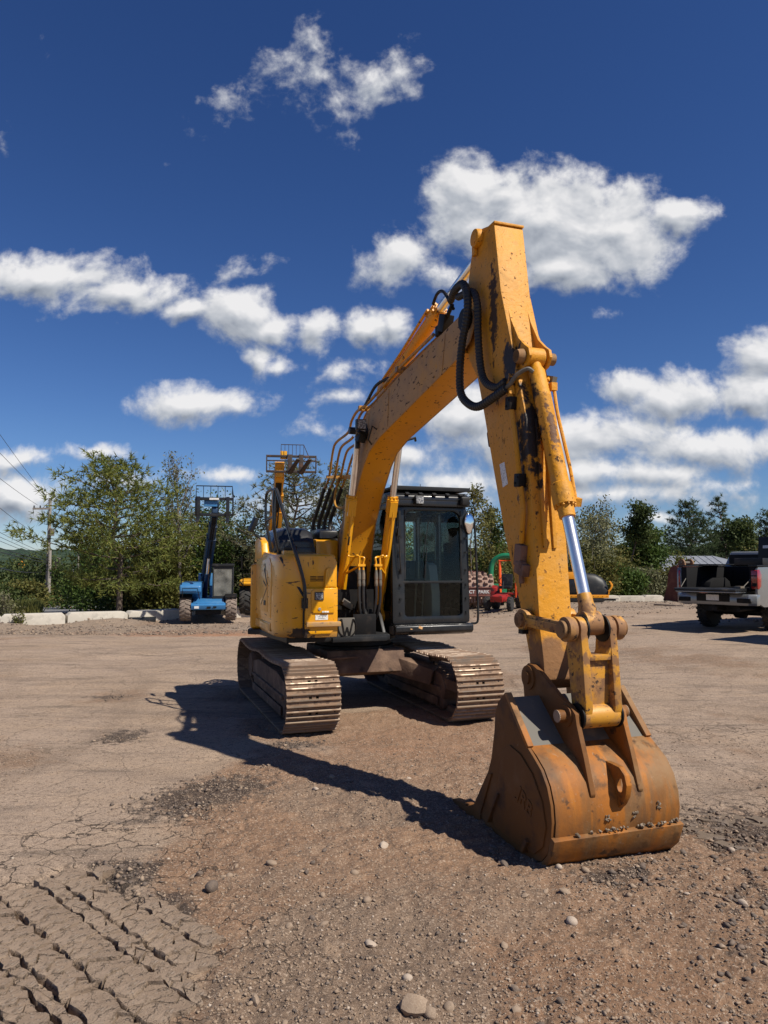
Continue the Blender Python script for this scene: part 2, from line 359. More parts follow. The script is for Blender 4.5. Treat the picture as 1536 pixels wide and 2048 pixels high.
M['arm_paint'] = material('arm_paint_worn', (.60, .255, .007), .58, coat=.0, spec=.35, layers=[
    dict(col=(.56, .265, .035), s=2.5, lo=.38, hi=.66, d=5, fac=.85), dict(col=(.46, .27, .10), s=6, lo=.55, hi=.72, d=8, fac=.55, rough=.8), dict(col=(.42, .20, .02), s=14, lo=.55, hi=.66, d=8, r=.65, fac=.55),
    dict(col=(.16, .068, .018), s=30, lo=.61, hi=.66, d=7, r=.62, rough=.85), dict(col=(.06, .028, .012), s=5, lo=.60, hi=.635, d=12, r=.74, rough=.85, st=(1, 1, .45)), dict(col=(.30, .15, .035), s=3.5, lo=.56, hi=.66, d=10, r=.7, fac=.6, st=(1, 1, .3), rough=.8),
    at((-.09, -4.80, 2.75), (.075, .16, .62), col=(.022, .014, .009), s=11, rough=.5), at((-.15, -4.62, 3.42), (.10, .16, .26), col=(.025, .015, .009), s=12, rough=.5), at((-.14, -4.35, 3.95), (.06, .10, .5), col=(.05, .026, .012), s=14, rough=.7, lo=2.0, hi=1.7),
    at((.0, -4.86, 1.47), (.2, .12, .10), col=(.02, .012, .009), s=14, rough=.5), at((-.02, -5.02, 2.9), (.05, .12, .5), col=(.16, .08, .04), s=16, rough=.6, lo=1.95, hi=1.7),
    dict(kind='z', st=(1, 1, -1), col=(.19, .10, .052), s=7, amp=.55, lo=-1.10, hi=-1.00, fac=.9, rough=.85)],
    bump=[dict(s=26, str=.30, dist=.006, d=6, lo=.4, hi=.65)])
M['link_paint'] = material('link_paint_rusted', (.50, .235, .022), .5, layers=[
    dict(col=(.30, .155, .055), s=7, lo=.44, hi=.58, d=7, fac=.9, rough=.75), dict(col=(.17, .085, .040), s=11, lo=.52, hi=.62, d=8, fac=.9, rough=.8), at((0, -5.42, 1.42), (.34, .16, .15), col=(.23, .115, .05), s=9, rough=.75, fac=.92), dict(col=(.05, .028, .016), s=24, lo=.60, hi=.64, d=6, rough=.8)],
    bump=[dict(s=30, str=.3, dist=.005, d=6)])
M['boom_side'] = material('boom_paint_dusty', (.50, .25, .04), .6, layers=[
    dict(col=(.40, .25, .125), s=1.6, lo=.22, hi=.50, d=5, fac=.92, rough=.85), dict(col=(.30, .19, .11), s=9, lo=.46, hi=.66, d=8, fac=.6, rough=.85),
    dict(col=(.06, .03, .014), s=20, lo=.60, hi=.64, d=8, st=(1, .5, 1.4), rough=.85), dict(col=(.55, .26, .02), s=3, lo=.60, hi=.70, fac=.75)],
    bump=[dict(s=40, str=.15, dist=.004)])
M['boom'] = material('boom_paint', (.66, .285, .005), .5, coat=.05, layers=[
    dict(col=(.62, .265, .006), s=2, lo=.35, hi=.65), dict(col=MUD, s=4, lo=.55, hi=.75, fac=.35, rough=.8), dict(col=(.08, .04, .014), s=20, lo=.615, hi=.65, d=7, rough=.8)])
M['rust'] = material('rusty_steel', (.19, .083, .024), .62, spec=.25, layers=[
    dict(col=(.235, .135, .058), s=3, lo=.46, hi=.62, d=7, fac=.75), dict(col=(.33, .115, .016), s=3.0, lo=.46, hi=.60, d=6, st=(1.5, 1, .22), fac=.9, off=(3, 1, 2)),
    dict(kind='z', col=(.26, .165, .085), s=4, amp=.9, lo=1.10, hi=1.36, fac=.6, rough=.8), dict(col=(.10, .048, .018), s=6, lo=.55, hi=.68, d=8, fac=.85),
    dict(col=(.42, .148, .016), s=5.0, lo=.575, hi=.68, d=4, st=(2.2, .5, .14), off=(1, 7, 3), fac=.85), dict(col=(.30, .22, .15), s=30, lo=.62, hi=.68, d=6, fac=.35), dict(col=(.065, .035, .018), s=9, lo=.60, hi=.66, d=9, fac=.85), dict(col=(.11, .055, .025), s=2.0, lo=.50, hi=.66, d=8, fac=.7, st=(1, 1, .6), off=(2, 9, 4))],
    bump=[dict(s=45, str=.35, dist=.004, d=6), dict(s=6, str=.2, dist=.012)])
M['rust_dark_shade'] = material('dark_shade_rust_steel', (.155, .066, .020), .66, spec=.18, layers=[  # darker rust; on the bucket's left side its shade is put into the colour
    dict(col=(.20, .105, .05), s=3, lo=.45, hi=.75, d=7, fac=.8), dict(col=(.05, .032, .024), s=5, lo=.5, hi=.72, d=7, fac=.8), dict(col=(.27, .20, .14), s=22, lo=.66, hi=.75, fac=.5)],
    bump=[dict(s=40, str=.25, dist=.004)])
M['bare'] = material('grey_bare_steel', (.125, .115, .098), .6, metal=.0, spec=.3, layers=[dict(col=(.30, .21, .13), s=5, lo=.5, hi=.75, fac=.7, rough=.8), dict(col=(.16, .11, .08), s=12, lo=.6, hi=.75, fac=.7)], bump=[dict(s=60, str=.12, dist=.003)])
M['shiny'] = material('worn_steel', (.38, .33, .28), .36, metal=.75, layers=[dict(col=(.30, .19, .12), s=8, lo=.48, hi=.7, fac=.9, metal=0, rough=.8)])
M['chrome'] = material('chrome_rod', (.92, .90, .87), .30, metal=1.0, layers=[dict(col=(.6, .55, .48), s=9, lo=.52, hi=.7, fac=.5, st=(1, 1, .3), rough=.45)])
M['track'] = material('track_steel_dusty', (.165, .100, .060), .8, layers=[dict(col=(.29, .195, .125), s=4, lo=.38, hi=.66, d=8, fac=.95), dict(col=(.09, .055, .036), s=9, lo=.53, hi=.64, d=6, fac=.85), dict(col=(.33, .22, .14), s=30, lo=.56, hi=.64, fac=.6), dict(kind='obj', col=(.12, .07, .042), lo=.35, hi=1.0, fac=.6)],
    bump=[dict(s=50, str=.4, dist=.006), dict(s=14, str=.3, dist=.012)])
M['grouser'] = material('grouser_worn_steel', (.30, .23, .17), .42, metal=.6, layers=[dict(col=(.21, .13, .08), s=7, lo=.42, hi=.60, d=6, fac=.95, metal=0, rough=.8), dict(kind='obj', col=(.17, .105, .066), lo=.50, hi=.95, fac=.7, metal=0, rough=.7)])
M['frame_dirty'] = material('track_frame_mud', (.10, .058, .038), .85, layers=[dict(col=(.20, .125, .08), s=4, lo=.42, hi=.7, d=8), dict(col=(.035, .024, .018), s=7, lo=.56, hi=.74, d=6)], bump=[dict(s=18, str=.5, dist=.02)])
M['black'] = material('black_paint_dusty', (.014, .015, .016), .45, spec=.3, layers=[dict(col=(.085, .072, .06), s=4, lo=.5, hi=.85, fac=.55, rough=.8)], bump=[dict(s=30, str=.05, dist=.004)])
M['charcoal'] = material('charcoal_paint', (.013, .014, .016), .27, spec=.4, coat=.15, layers=[dict(col=(.09, .076, .06), s=3, lo=.48, hi=.85, fac=.3, rough=.8), dict(col=(.25, .22, .18), s=30, lo=.71, hi=.75, fac=.5)])
M['rubber'] = material('black_rubber', (.014, .014, .015), .55, layers=[dict(col=(.07, .06, .05), s=6, lo=.52, hi=.8, fac=.4, rough=.9)])
M['dark'] = material('dark_grease', (.008, .0075, .0075), .55, spec=.2, layers=[dict(col=(.045, .032, .024), s=8, lo=.5, hi=.8, fac=.8)])
M['seat'] = material('seat_cloth', (.016, .017, .019), .9, spec=.1)
M['interior'] = material('cab_trim', (.022, .023, .026), .7, spec=.2)
M['interior_grey'] = material('grey_console', (.20, .21, .22), .55)
M['white'] = material('white_print', (.72, .72, .70), .5, layers=[dict(col=(.35, .33, .30), s=60, lo=.5, hi=.62, fac=.8, d=2, st=(1, 1, 1.6))])
M['lens'] = material('lamp_lens', (.38, .38, .37), .25, layers=[dict(kind='cell', col=(.12, .12, .12), s=55, lo=.2, hi=.6)], coat=.5)
M['mirror'] = material('mirror_glass', (.85, .86, .87), .02, metal=1.0)
M['glass'] = glass_material('cab_glass', (.84, .92, .88), .008)
M['glass_dark'] = glass_material('side_glass', (.80, .87, .84), .012)
# ------------------------------------------------------------------ ground
def _hash(i, j, seed):
    h = (i.astype(np.int64) * 374761393 + j.astype(np.int64) * 668265263 + seed * 2147483647) & 0xffffffff
    h = ((h ^ (h >> 13)) * 1274126177) & 0xffffffff
    return ((h ^ (h >> 16)) & 0xffff) / 65535.0
def vnoise(x, y, seed=0):
    i = np.floor(x); j = np.floor(y); fx = x - i; fy = y - j
    fx = fx * fx * fx * (fx * (fx * 6 - 15) + 10); fy = fy * fy * fy * (fy * (fy * 6 - 15) + 10)
    a = _hash(i, j, seed); b = _hash(i + 1, j, seed); c = _hash(i, j + 1, seed); d = _hash(i + 1, j + 1, seed)
    return (a + (b - a) * fx) * (1 - fy) + (c + (d - c) * fx) * fy
def fbm(x, y, f=1.0, o=5, seed=0, g=.5):
    s = 0; a = 1; t = 0
    for k in range(o):
        s = s + a * vnoise(x * f + 17.3 * k, y * f - 9.1 * k, seed + k); t += a; a *= g; f *= 2.03
    return s / t
def sstep(a, b, x):
    t = np.clip((x - a) / (b - a), 0, 1); return t * t * (3 - 2 * t)
def blob(X, Y, cx, cy, rx, ry, rot=0.0):
    c, s = math.cos(rot), math.sin(rot); dx = X - cx; dy = Y - cy
    return np.clip(1 - np.sqrt(((dx * c + dy * s) / rx) ** 2 + ((-dx * s + dy * c) / ry) ** 2), 0, 1)
GD = (.72, -.69); GN = (.69, .72)              # direction of the grooves in the broken asphalt, and across it
def slab_zone(X, Y):
    e = (fbm(X, Y, 2.2, 4, 5) - .5) * .7
    z = sstep(.0, .16, 1 - ((X + 2.25) / 1.55) ** 2 - ((Y - 3.35) / 1.30) ** 2 + e)
    return z * sstep(-.62, -.92, X + e * .4)
def zones(X, Y):
    "how far the ground is bare dirt, grey gravel, dark crumbs, red clay at a point"
    e = (fbm(X, Y, .55, 5, 21) - .5)
    dirt = np.maximum.reduce([sstep(.0, .55, blob(X, Y, 1.6, 3.6, 3.3, 2.9) * 1.5 + e * 1.2), sstep(.05, .5, blob(X, Y, .1, 5.6, 2.2, 2.8, .5) * 1.4 + e * 1.2), .85 * sstep(.05, .5, blob(X, Y, .6, 8.6, 2.6, 1.6) * 1.3 + e)])
    dirt = dirt * (1 - slab_zone(X, Y))
    grav = np.maximum.reduce([sstep(.1, .5, blob(X, Y, -.15, 3.45, .75, .95) * 1.5 + e * .8), .8 * sstep(.1, .5, blob(X, Y, -.25, 6.0, 1.1, .9) + e), .7 * sstep(.15, .6, blob(X, Y, .5, 4.2, .8, .5) * 1.2 + e), sstep(.0, .4, blob(X, Y, -10, 22.5, 9, 3.2) * 1.6 + e), sstep(.0, .4, blob(X, Y, 11, 33, 9, 7) * 1.5 + e), sstep(26.5, 28, Y + 2 * e)])
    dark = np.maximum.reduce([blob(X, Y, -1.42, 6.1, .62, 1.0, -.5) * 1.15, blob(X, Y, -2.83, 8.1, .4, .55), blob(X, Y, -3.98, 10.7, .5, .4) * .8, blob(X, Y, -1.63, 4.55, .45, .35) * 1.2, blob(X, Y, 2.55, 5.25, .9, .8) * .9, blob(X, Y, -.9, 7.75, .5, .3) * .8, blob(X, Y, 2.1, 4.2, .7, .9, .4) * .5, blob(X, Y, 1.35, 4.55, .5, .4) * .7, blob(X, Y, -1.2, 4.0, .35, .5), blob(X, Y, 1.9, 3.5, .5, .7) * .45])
    clay = np.maximum.reduce([sstep(.1, .7, blob(X, Y, .9, 7.9, 1.9, 1.2) * 1.3 + e), .8 * sstep(.1, .7, blob(X, Y, -4, 20.5, 6, 1.4) * 1.2 + e), .6 * sstep(.1, .7, blob(X, Y, 1.2, 3.4, 1.4, .8) + e)])
    return dirt, np.clip(grav, 0, 1), np.clip(dark, 0, 1), clay
def height(X, Y, fine=True):
    X = np.asarray(X, float); Y = np.asarray(Y, float)
    h = .25 * sstep(2.5, 7.0, X) * sstep(9, 16, Y)
    h = h + (fbm(X, Y, .35, 3, 3) - .5) * .05 * sstep(2.5, 5, Y)
    # the yard ends behind the concrete blocks: the land falls away
    h = h - .045 * np.clip(Y - 31 - .25 * np.clip(X, -8, 8), 0, 120)
    # heaps of gravel along the blocks
    for cx, cy, rx, ry, a in ((-8.7, 23.7, 1.9, .7, .20), (-6.0, 25.0, 1.5, .7, .28), (-11.6, 22.2, 1.8, .7, .16), (9.5, 30.5, 2.5, 1.2, .12), (-13.2, 21.9, 1.6, .8, .22)):
        h = h + a * sstep(0, 1, blob(X, Y, cx, cy, rx, ry)) * (.75 + .5 * fbm(X, Y, 3, 3, 9))
    if fine:
        dirt, grav, dark, clay = zones(X, Y); sl = slab_zone(X, Y)
        loose = np.clip(np.maximum(dirt, dark), 0, 1)
        h = h + loose * ((fbm(X, Y, 2.2, 3, 31) - .5) * .07 + (fbm(X, Y, 9, 4, 33, .6) - .5) * .040 + (fbm(X, Y, 38, 3, 35, .65) - .5) * .018)
        h = h + (1 - loose) * ((fbm(X, Y, 1.3, 4, 41) - .5) * .018 + (fbm(X, Y, 20, 3, 43) - .5) * .006)
        h = h + dark * (fbm(X, Y, 26, 3, 45) - .35) * .035
        h = h - sl * .034
        # tread marks pressed into the soft dirt at the lower right
        tm = np.clip(blob(X, Y, 1.28, 3.5, .55, .75, -.15) * 2.5, 0, 1); u = X * .28 + Y * .96
        h = h + tm * .018 * np.maximum(0, np.sin(u * 2 * PI / .115)) * (.5 + fbm(X, Y, 7, 2, 51))
        tm = np.clip(blob(X, Y, .55, 5.55, .5, 1.3, -.3) * 2, 0, 1)
        h = h + tm * .012 * np.maximum(0, np.sin((X * -.3 + Y * .95) * 2 * PI / .14)) * (.5 + fbm(X, Y, 7, 2, 52))
        # potholes and scrapes
        for cx, cy, rx, ry, a in ((-5.0, 15.3, 1.4, .9, .05), (-3.9, 10.8, .5, .4, .02), (-6.4, 17.5, .9, .7, .03)):
            h = h - a * sstep(0, .8, blob(X, Y, cx, cy, rx, ry) + (fbm(X, Y, 2.5, 3, 8) - .5) * .5)
    return h
def gh(x, y): return float(height(np.array([x]), np.array([y]))[0])

def axis(lo, hi, fine_lo, fine_hi, d, g):
    mid = list(np.arange(fine_lo, fine_hi, d)); a = []; s = d; p = fine_lo
    while p > lo: s *= g; p -= s; a.append(p)
    b = []; s = d; p = mid[-1]
    while p < hi: s *= g; p += s; b.append(p)
    return np.array(a[::-1] + mid + b)
ax_ = axis(-700, 700, -2.3, 2.7, .0125, 1.032); ay_ = axis(-60, 900, 2.9, 6.6, .0135, 1.022)
GX, GY = np.meshgrid(ax_, ay_); shp = GX.shape
GZ = height(GX.ravel(), GY.ravel())
idx = np.arange(GX.size).reshape(shp)
GF = np.stack([idx[:-1, :-1], idx[:-1, 1:], idx[1:, 1:], idx[1:, :-1]], -1).reshape(-1, 4)
M['ground'] = material('dusty_yard', (.305, .225, .160), .95, spec=.15, layers=[
    dict(col=(.345, .262, .198), s=.45, lo=.38, hi=.62, d=8, fac=.9), dict(col=(0.204, 0.154, 0.119), s=.9, lo=.48, hi=.64, d=10, r=.65, fac=.70, st=(.5, 1.6, 1)),
    dict(col=(0.110, 0.088, 0.072), s=2.2, lo=.53, hi=.64, d=10, r=.72, fac=.65, st=(.30, 1.5, 1), rot=(0, 0, .25)), dict(col=(0.395, 0.292, 0.207), s=1.7, lo=.52, hi=.66, d=9, st=(.3, 1.8, 1), off=(5, 3, 0), fac=.5),
    dict(kind='attr', attr='clay', col=(.31, .150, .078), s=2.5, amp=1.0, lo=.62, hi=1.25, fac=.85),
    dict(kind='attr', attr='dirt', col=(.232, .140, .086), s=3.2, amp=1.1, lo=.68, hi=1.32, fac=.9),
    dict(kind='attr', attr='scuff', col=(.145, .105, .078), s=6, amp=1.2, lo=.78, hi=1.55, fac=.30),
    dict(kind='attr', attr='grav', col=(0.173, 0.142, 0.111), s=4, amp=1.5, lo=.95, hi=1.85, fac=.5),
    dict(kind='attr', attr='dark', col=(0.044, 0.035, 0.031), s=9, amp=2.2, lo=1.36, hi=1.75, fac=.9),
    dict(col=(0.395, 0.281, 0.192), s=5, lo=.53, hi=.64, d=10, r=.72, fac=.45), dict(col=(0.099, 0.068, 0.049), s=20, lo=.525, hi=.60, d=9, r=.78, fac=.65), dict(col=(0.465, 0.363, 0.274), s=70, lo=.545, hi=.62, d=5, r=.7, fac=.75), dict(col=(0.070, 0.050, 0.039), s=100, lo=.55, hi=.61, d=4, r=.7, fac=.8),
    dict(kind='crackattr', attr='brk', s=4.2, dis=.16, col=(0.054, 0.042, 0.035), lo=.020, hi=.004, fac=.9),
    dict(kind='crack', s=1.1, dis=.32, col=(0.117, 0.088, 0.066), lo=.010, hi=.002, fac=.5)],
    bump=[dict(kind='crackattr', attr='brk', s=4.2, dis=.16, lo=0, hi=.02, str=.7, dist=.02), dict(kind='crack', s=1.1, dis=.32, lo=0, hi=.014, str=.3, dist=.012), dict(s=16, str=.6, dist=.03, d=10, r=.72), dict(s=85, str=.7, dist=.010, d=8, r=.75)])
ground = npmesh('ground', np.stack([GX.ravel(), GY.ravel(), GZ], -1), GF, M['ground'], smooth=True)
tag(ground, 'dusty brown yard of broken asphalt, dirt and gravel', None, None, 'structure')
fx, fy = GX.ravel(), GY.ravel()
brk = np.clip(np.maximum.reduce([blob(fx, fy, -1.75, 4.9, 1.35, 1.5) * 2.0, blob(fx, fy, 2.9, 5.6, 1.0, 1.0) * 1.4, blob(fx, fy, 3.6, 8.5, 2.0, 2.2), blob(fx, fy, -1.3, 3.6, 1.4, 1.4) * 1.6]) + (fbm(fx, fy, 1.1, 4, 61) - .5) * .9, 0, 1)
scf = np.zeros_like(fx)                       # wheel marks swept round the yard
for cx, cy, r0 in ((-6, 2, 12.5), (-6, 2, 14.4), (9, 22, 11), (9, 22, 12.8), (-9, 26, 10.0), (-9, 26, 11.7), (16, 4, 11.5), (16, 4, 13.3), (0, 60, 44), (0, 60, 45.8), (2, -30, 43), (2, -30, 44.7), (-14, 8, 9.0), (-14, 8, 10.8)):
    rr_ = np.hypot(fx - cx, fy - cy) - r0 + (fbm(fx, fy, .4, 2, 95) - .5) * .8
    scf = np.maximum(scf, np.exp(-(rr_ / .17) ** 2) * (.35 + .9 * fbm(fx, fy, .5, 3, 97)))
scf = np.clip(scf, 0, 1) * (1 - .7 * slab_zone(fx, fy))
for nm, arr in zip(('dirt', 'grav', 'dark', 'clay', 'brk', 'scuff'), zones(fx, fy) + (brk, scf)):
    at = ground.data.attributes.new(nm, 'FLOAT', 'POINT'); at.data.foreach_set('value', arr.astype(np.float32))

# broken slabs of asphalt: every piece a child of the ground
M['slab'] = material('asphalt_slab', (.268, .196, .140), .95, spec=.15, layers=[
    dict(col=(.335, .252, .185), s=6, lo=.38, hi=.62, d=8, fac=.9), dict(col=(.15, .108, .075), s=14, lo=.53, hi=.62, d=9, r=.72, fac=.7), dict(col=(.36, .295, .235), s=60, lo=.58, hi=.64, d=5, fac=.6), dict(col=(.06, .048, .04), s=90, lo=.58, hi=.64, d=5, fac=.6), dict(kind='crack', s=6, dis=.12, col=(.07, .055, .045), lo=.012, hi=.003, fac=.8)],
    bump=[dict(kind='crack', s=6, dis=.12, lo=0, hi=.015, str=.5, dist=.012), dict(s=20, str=.8, dist=.025, d=9, r=.72), dict(s=100, str=.8, dist=.008, d=7, r=.7)])
M['slab_dark'] = material('dark_asphalt_slab', (.15, .115, .085), .95, spec=.2, layers=[dict(col=(.19, .15, .12), s=6, lo=.42, hi=.65, d=8, fac=.9), dict(col=(.045, .04, .036), s=14, lo=.56, hi=.7, d=8, r=.7)],
    bump=[dict(s=22, str=.5, dist=.02, d=8, r=.7), dict(s=110, str=.5, dist=.005, d=5)])
rng = random.Random(11)
def slab_field(ts, s0, s1, ds, keep, base, top, mat, jit, gap_t, gap_s, dirv, nrm, split=.55):
    "rows of irregular pieces between the grooves"
    def jp(p, a): return (p[0] + rng.uniform(-a, a), p[1] + rng.uniform(-a, a))
    for i in range(len(ts) - 1):
        s = s0 + rng.uniform(-.1, .1); t0, t1 = ts[i], ts[i + 1]
        cutp = None
        while s < s1:
            e = s + ds * rng.uniform(.55, 1.5)
            a = cutp or [(s + rng.uniform(-.05, .05), t0 + (t1 - t0) * k / 4) for k in range(5)]
            b = [(e + rng.uniform(-.06, .06), t0 + (t1 - t0) * k / 4) for k in range(5)]
            cutp = b
            n = 5
            lo = [(a[0][0] + (b[0][0] - a[0][0]) * k / n, t0 + gap_t + rng.uniform(-jit, jit) * (0 < k < n)) for k in range(n + 1)]
            hi = [(a[4][0] + (b[4][0] - a[4][0]) * k / n, t1 - gap_t + rng.uniform(-jit, jit) * (0 < k < n)) for k in range(n + 1)]
            groups = [(0, n)]
            if rng.random() < split: k = rng.randint(2, 3); groups = [(0, k), (k, n)]
            midj = [(0, 0)] + [(rng.uniform(-.035, .035), 0) for _ in range(3)] + [(0, 0)]
            def cross(k):
                if k == 0: return a
                if k == n: return b
                return [(lo[k][0] + (hi[k][0] - lo[k][0]) * q / 4 + midj[q][0], lo[k][1] + (hi[k][1] - lo[k][1]) * q / 4) for q in range(5)]
            for (k0, k1) in groups:
                c0 = cross(k0); c1 = cross(k1)
                poly = [lo[k] for k in range(k0, k1 + 1)] + [(c1[q][0], c1[q][1]) for q in range(1, 4)] + [hi[k] for k in range(k1, k0 - 1, -1)] + [(c0[q][0], c0[q][1]) for q in range(3, 0, -1)]
                cx = sum(p[0] for p in poly) / len(poly); cy = sum(p[1] for p in poly) / len(poly)
                wx = dirv[0] * cx + nrm[0] * cy; wy = dirv[1] * cx + nrm[1] * cy
                if not keep(wx, wy): continue
                f = 1 - gap_s / max(.05, (poly[k1 - k0][0] - poly[0][0]))
                ring = [((cx + (p[0] - cx) * f), p[1]) for p in poly]
                tz = top + rng.uniform(-.005, .005); tx, ty = rng.uniform(-.04, .04), rng.uniform(-.04, .04)
                V = []; n2 = len(ring)
                for sc, zz in ((1.0, base), (1.0, tz - .012), (.955, tz)):
                    for (p, q) in ring:
                        u = cx + (p - cx) * sc; v = cy + (q - cy) * sc
                        V.append((dirv[0] * u + nrm[0] * v - wx, dirv[1] * u + nrm[1] * v - wy, zz + ((u - cx) * tx + (v - cy) * ty) * (zz > base) + (rng.uniform(-.004, .004) if zz == tz else 0)))
                fs = [(k * n2 + j, k * n2 + (j + 1) % n2, (k + 1) * n2 + (j + 1) % n2, (k + 1) * n2 + j) for k in range(2) for j in range(n2)] + [tuple(range(2 * n2, 3 * n2))]
                mb = MB(); mb.add(V, fs); o = mb.build('asphalt_slab', mat, ground, smooth=50)
                o.location = (wx, wy, 0)
            s = e
def keep1(x, y): return slab_zone(np.array([x]), np.array([y]))[0] > .45 and y > 2.85 and x > -3.0
ts = [.30, .47, .66, .74, .95, 1.06, 1.20, 1.335, 1.42, 1.58, 1.80, 1.9, 2.08, 2.22, 2.40, 2.6, 2.8]
slab_field(ts, -4.6, -1.2, .20, keep1, -.08, .006, M['slab'], .018, .008, .012, GD, GN, .7)
def keep2(x, y): return blob(np.array([x]), np.array([y]), 2.62, 5.45, .75, .75, .3)[0] > .22
slab_field([3.6 + .12 * k for k in range(22)], -.5, 1.8, .13, keep2, -.08, .016, M['slab_dark'], .035, .006, .012, (.95, -.31), (.31, .95), .4)

# stones: the larger ones children of the ground, the rest one mass of gravel
M['stone'] = material('field_stone', (.25, .18, .125), .9, layers=[dict(col=(.33, .25, .18), s=9, lo=.4, hi=.65, fac=.8), dict(col=(.14, .105, .085), s=20, lo=.56, hi=.7, fac=.7)], bump=[dict(s=40, str=.35, dist=.006)])
M['stone_pale'] = material('pale_stone', (.36, .285, .22), .88, layers=[dict(col=(.44, .37, .30), s=14, lo=.45, hi=.65, fac=.8), dict(col=(.26, .2, .155), s=22, lo=.58, hi=.7, fac=.7)], bump=[dict(s=50, str=.3, dist=.005)])
M['stone_dark'] = material('dark_stone', (.11, .085, .068), .9, layers=[dict(col=(.19, .135, .098), s=10, lo=.45, hi=.66, fac=.9)], bump=[dict(s=40, str=.35, dist=.006)])
def rock(sub, seed, flat=.65, ang=.28):
    bm = bmesh.new(); bmesh.ops.create_icosphere(bm, subdivisions=sub, radius=1.0); r = random.Random(seed)
    pl = [(Vector((r.gauss(0, 1), r.gauss(0, 1), r.gauss(0, 1))).normalized(), r.uniform(.55, .9)) for _ in range(9)]
    st = Vector((1, r.uniform(.6, .95), flat))
    for v in bm.verts:
        p = v.co.copy()
        for n, d in pl:
            k = p.dot(n)
            if k > d: p -= n * (k - d) * .9
        p *= 1 + r.uniform(-ang, ang) * .25
        v.co = Vector((p.x * st.x, p.y * st.y, p.z * st.z))
    me = bpy.data.meshes.new('stone'); bm.to_mesh(me); bm.free(); me.shade_smooth(); me.set_sharp_from_angle(angle=R(42)); return me
def rounded(seed):
    bm = bmesh.new(); bmesh.ops.create_icosphere(bm, subdivisions=2, radius=1.0); r = random.Random(seed)
    for v in bm.verts: v.co = Vector((v.co.x * (1 + r.uniform(-.04, .04)), v.co.y * .85 * (1 + r.uniform(-.04, .04)), v.co.z * .68))
    me = bpy.data.meshes.new('stone'); bm.to_mesh(me); bm.free(); me.shade_smooth(); return me
ROCKS = []
for mk, cnt in (('stone', 5), ('stone_pale', 3), ('stone_dark', 3)):
    for k in range(cnt):
        me = rock(2, 40 + len(ROCKS), rng.uniform(.45, .8)) if k % 3 else rounded(70 + len(ROCKS)); me.materials.append(M[mk]); ROCKS.append((mk, me))
def put_stone(me, x, y, s, sink=.35):
    return inst('stone', me, ground, (x, y, gh(x, y) + s * (.5 - sink)), (rng.uniform(-.3, .3), rng.uniform(-.3, .3), rng.uniform(0, 6.3)), (s * rng.uniform(.85, 1.3), s, s * rng.uniform(.8, 1.1)))
cnt = 0
while cnt < 210:
    y = 3.0 + 4.2 * rng.random() ** 1.35; x = rng.uniform(-.5, .62) * y
    d, g_, dk, cl = [q[0] for q in zones(np.array([x]), np.array([y]))]
    dens = max(d * .75, g_ * .4, dk * .8); clump = fbm(np.array([x]), np.array([y]), 1.6, 3, 77)[0]
    if slab_zone(np.array([x]), np.array([y]))[0] > .3 or rng.random() > dens * (.15 + 1.9 * max(0, clump - .36)): continue
    q = rng.random(); mk = 'stone_dark' if q < (.22 + .5 * dk) else ('stone_pale' if q > .86 else 'stone')
    me = rng.choice([m_ for k_, m_ in ROCKS if k_ == mk]); s = .009 + .026 * rng.random() ** 2.6
    put_stone(me, x, y, s); cnt += 1
for (u, v, s, mk) in ((250, 0, 0, 0),): pass
def loose(px, py, s, me, label, lift=.3):
    # a stone that could be picked up
    o = inst('stone', me, None, (px, py, gh(px, py) + s * lift), (rng.uniform(-.2, .2), rng.uniform(-.2, .2), rng.uniform(0, 6)), (s, s, s))
    return tag(o, label, 'stone')
me = rounded(301); me.materials.append(M['stone_pale']); loose(.98, 3.98, .034, me, 'round pale stone lying alone on the dirt in front of the bucket')
me = rock(2, 302, .75); me.materials.append(M['stone']); loose(.125, 3.19, .062, me, 'large angular grey brown rock, the biggest of the loose stones')
me = rounded(303); me.materials.append(M['stone_pale']); loose(.105, 3.43, .024, me, 'small oval tan pebble just beyond the big angular rock')
me = rock(2, 304, .5); me.materials.append(M['stone_pale']); loose(.0, 4.98, .05, me, 'flat whitish stone half sunk where the bucket shadow begins')
me = rock(2, 305, .8); me.materials.append(M['stone_dark']); loose(-.98, 4.33, .05, me, 'dark lump of asphalt sitting on the dirt beyond the broken slabs')
me = rock(2, 306, .6); me.materials.append(M['stone']); loose(.19, 3.16, .04, me, 'smaller broken rock leaning against the biggest loose stone')
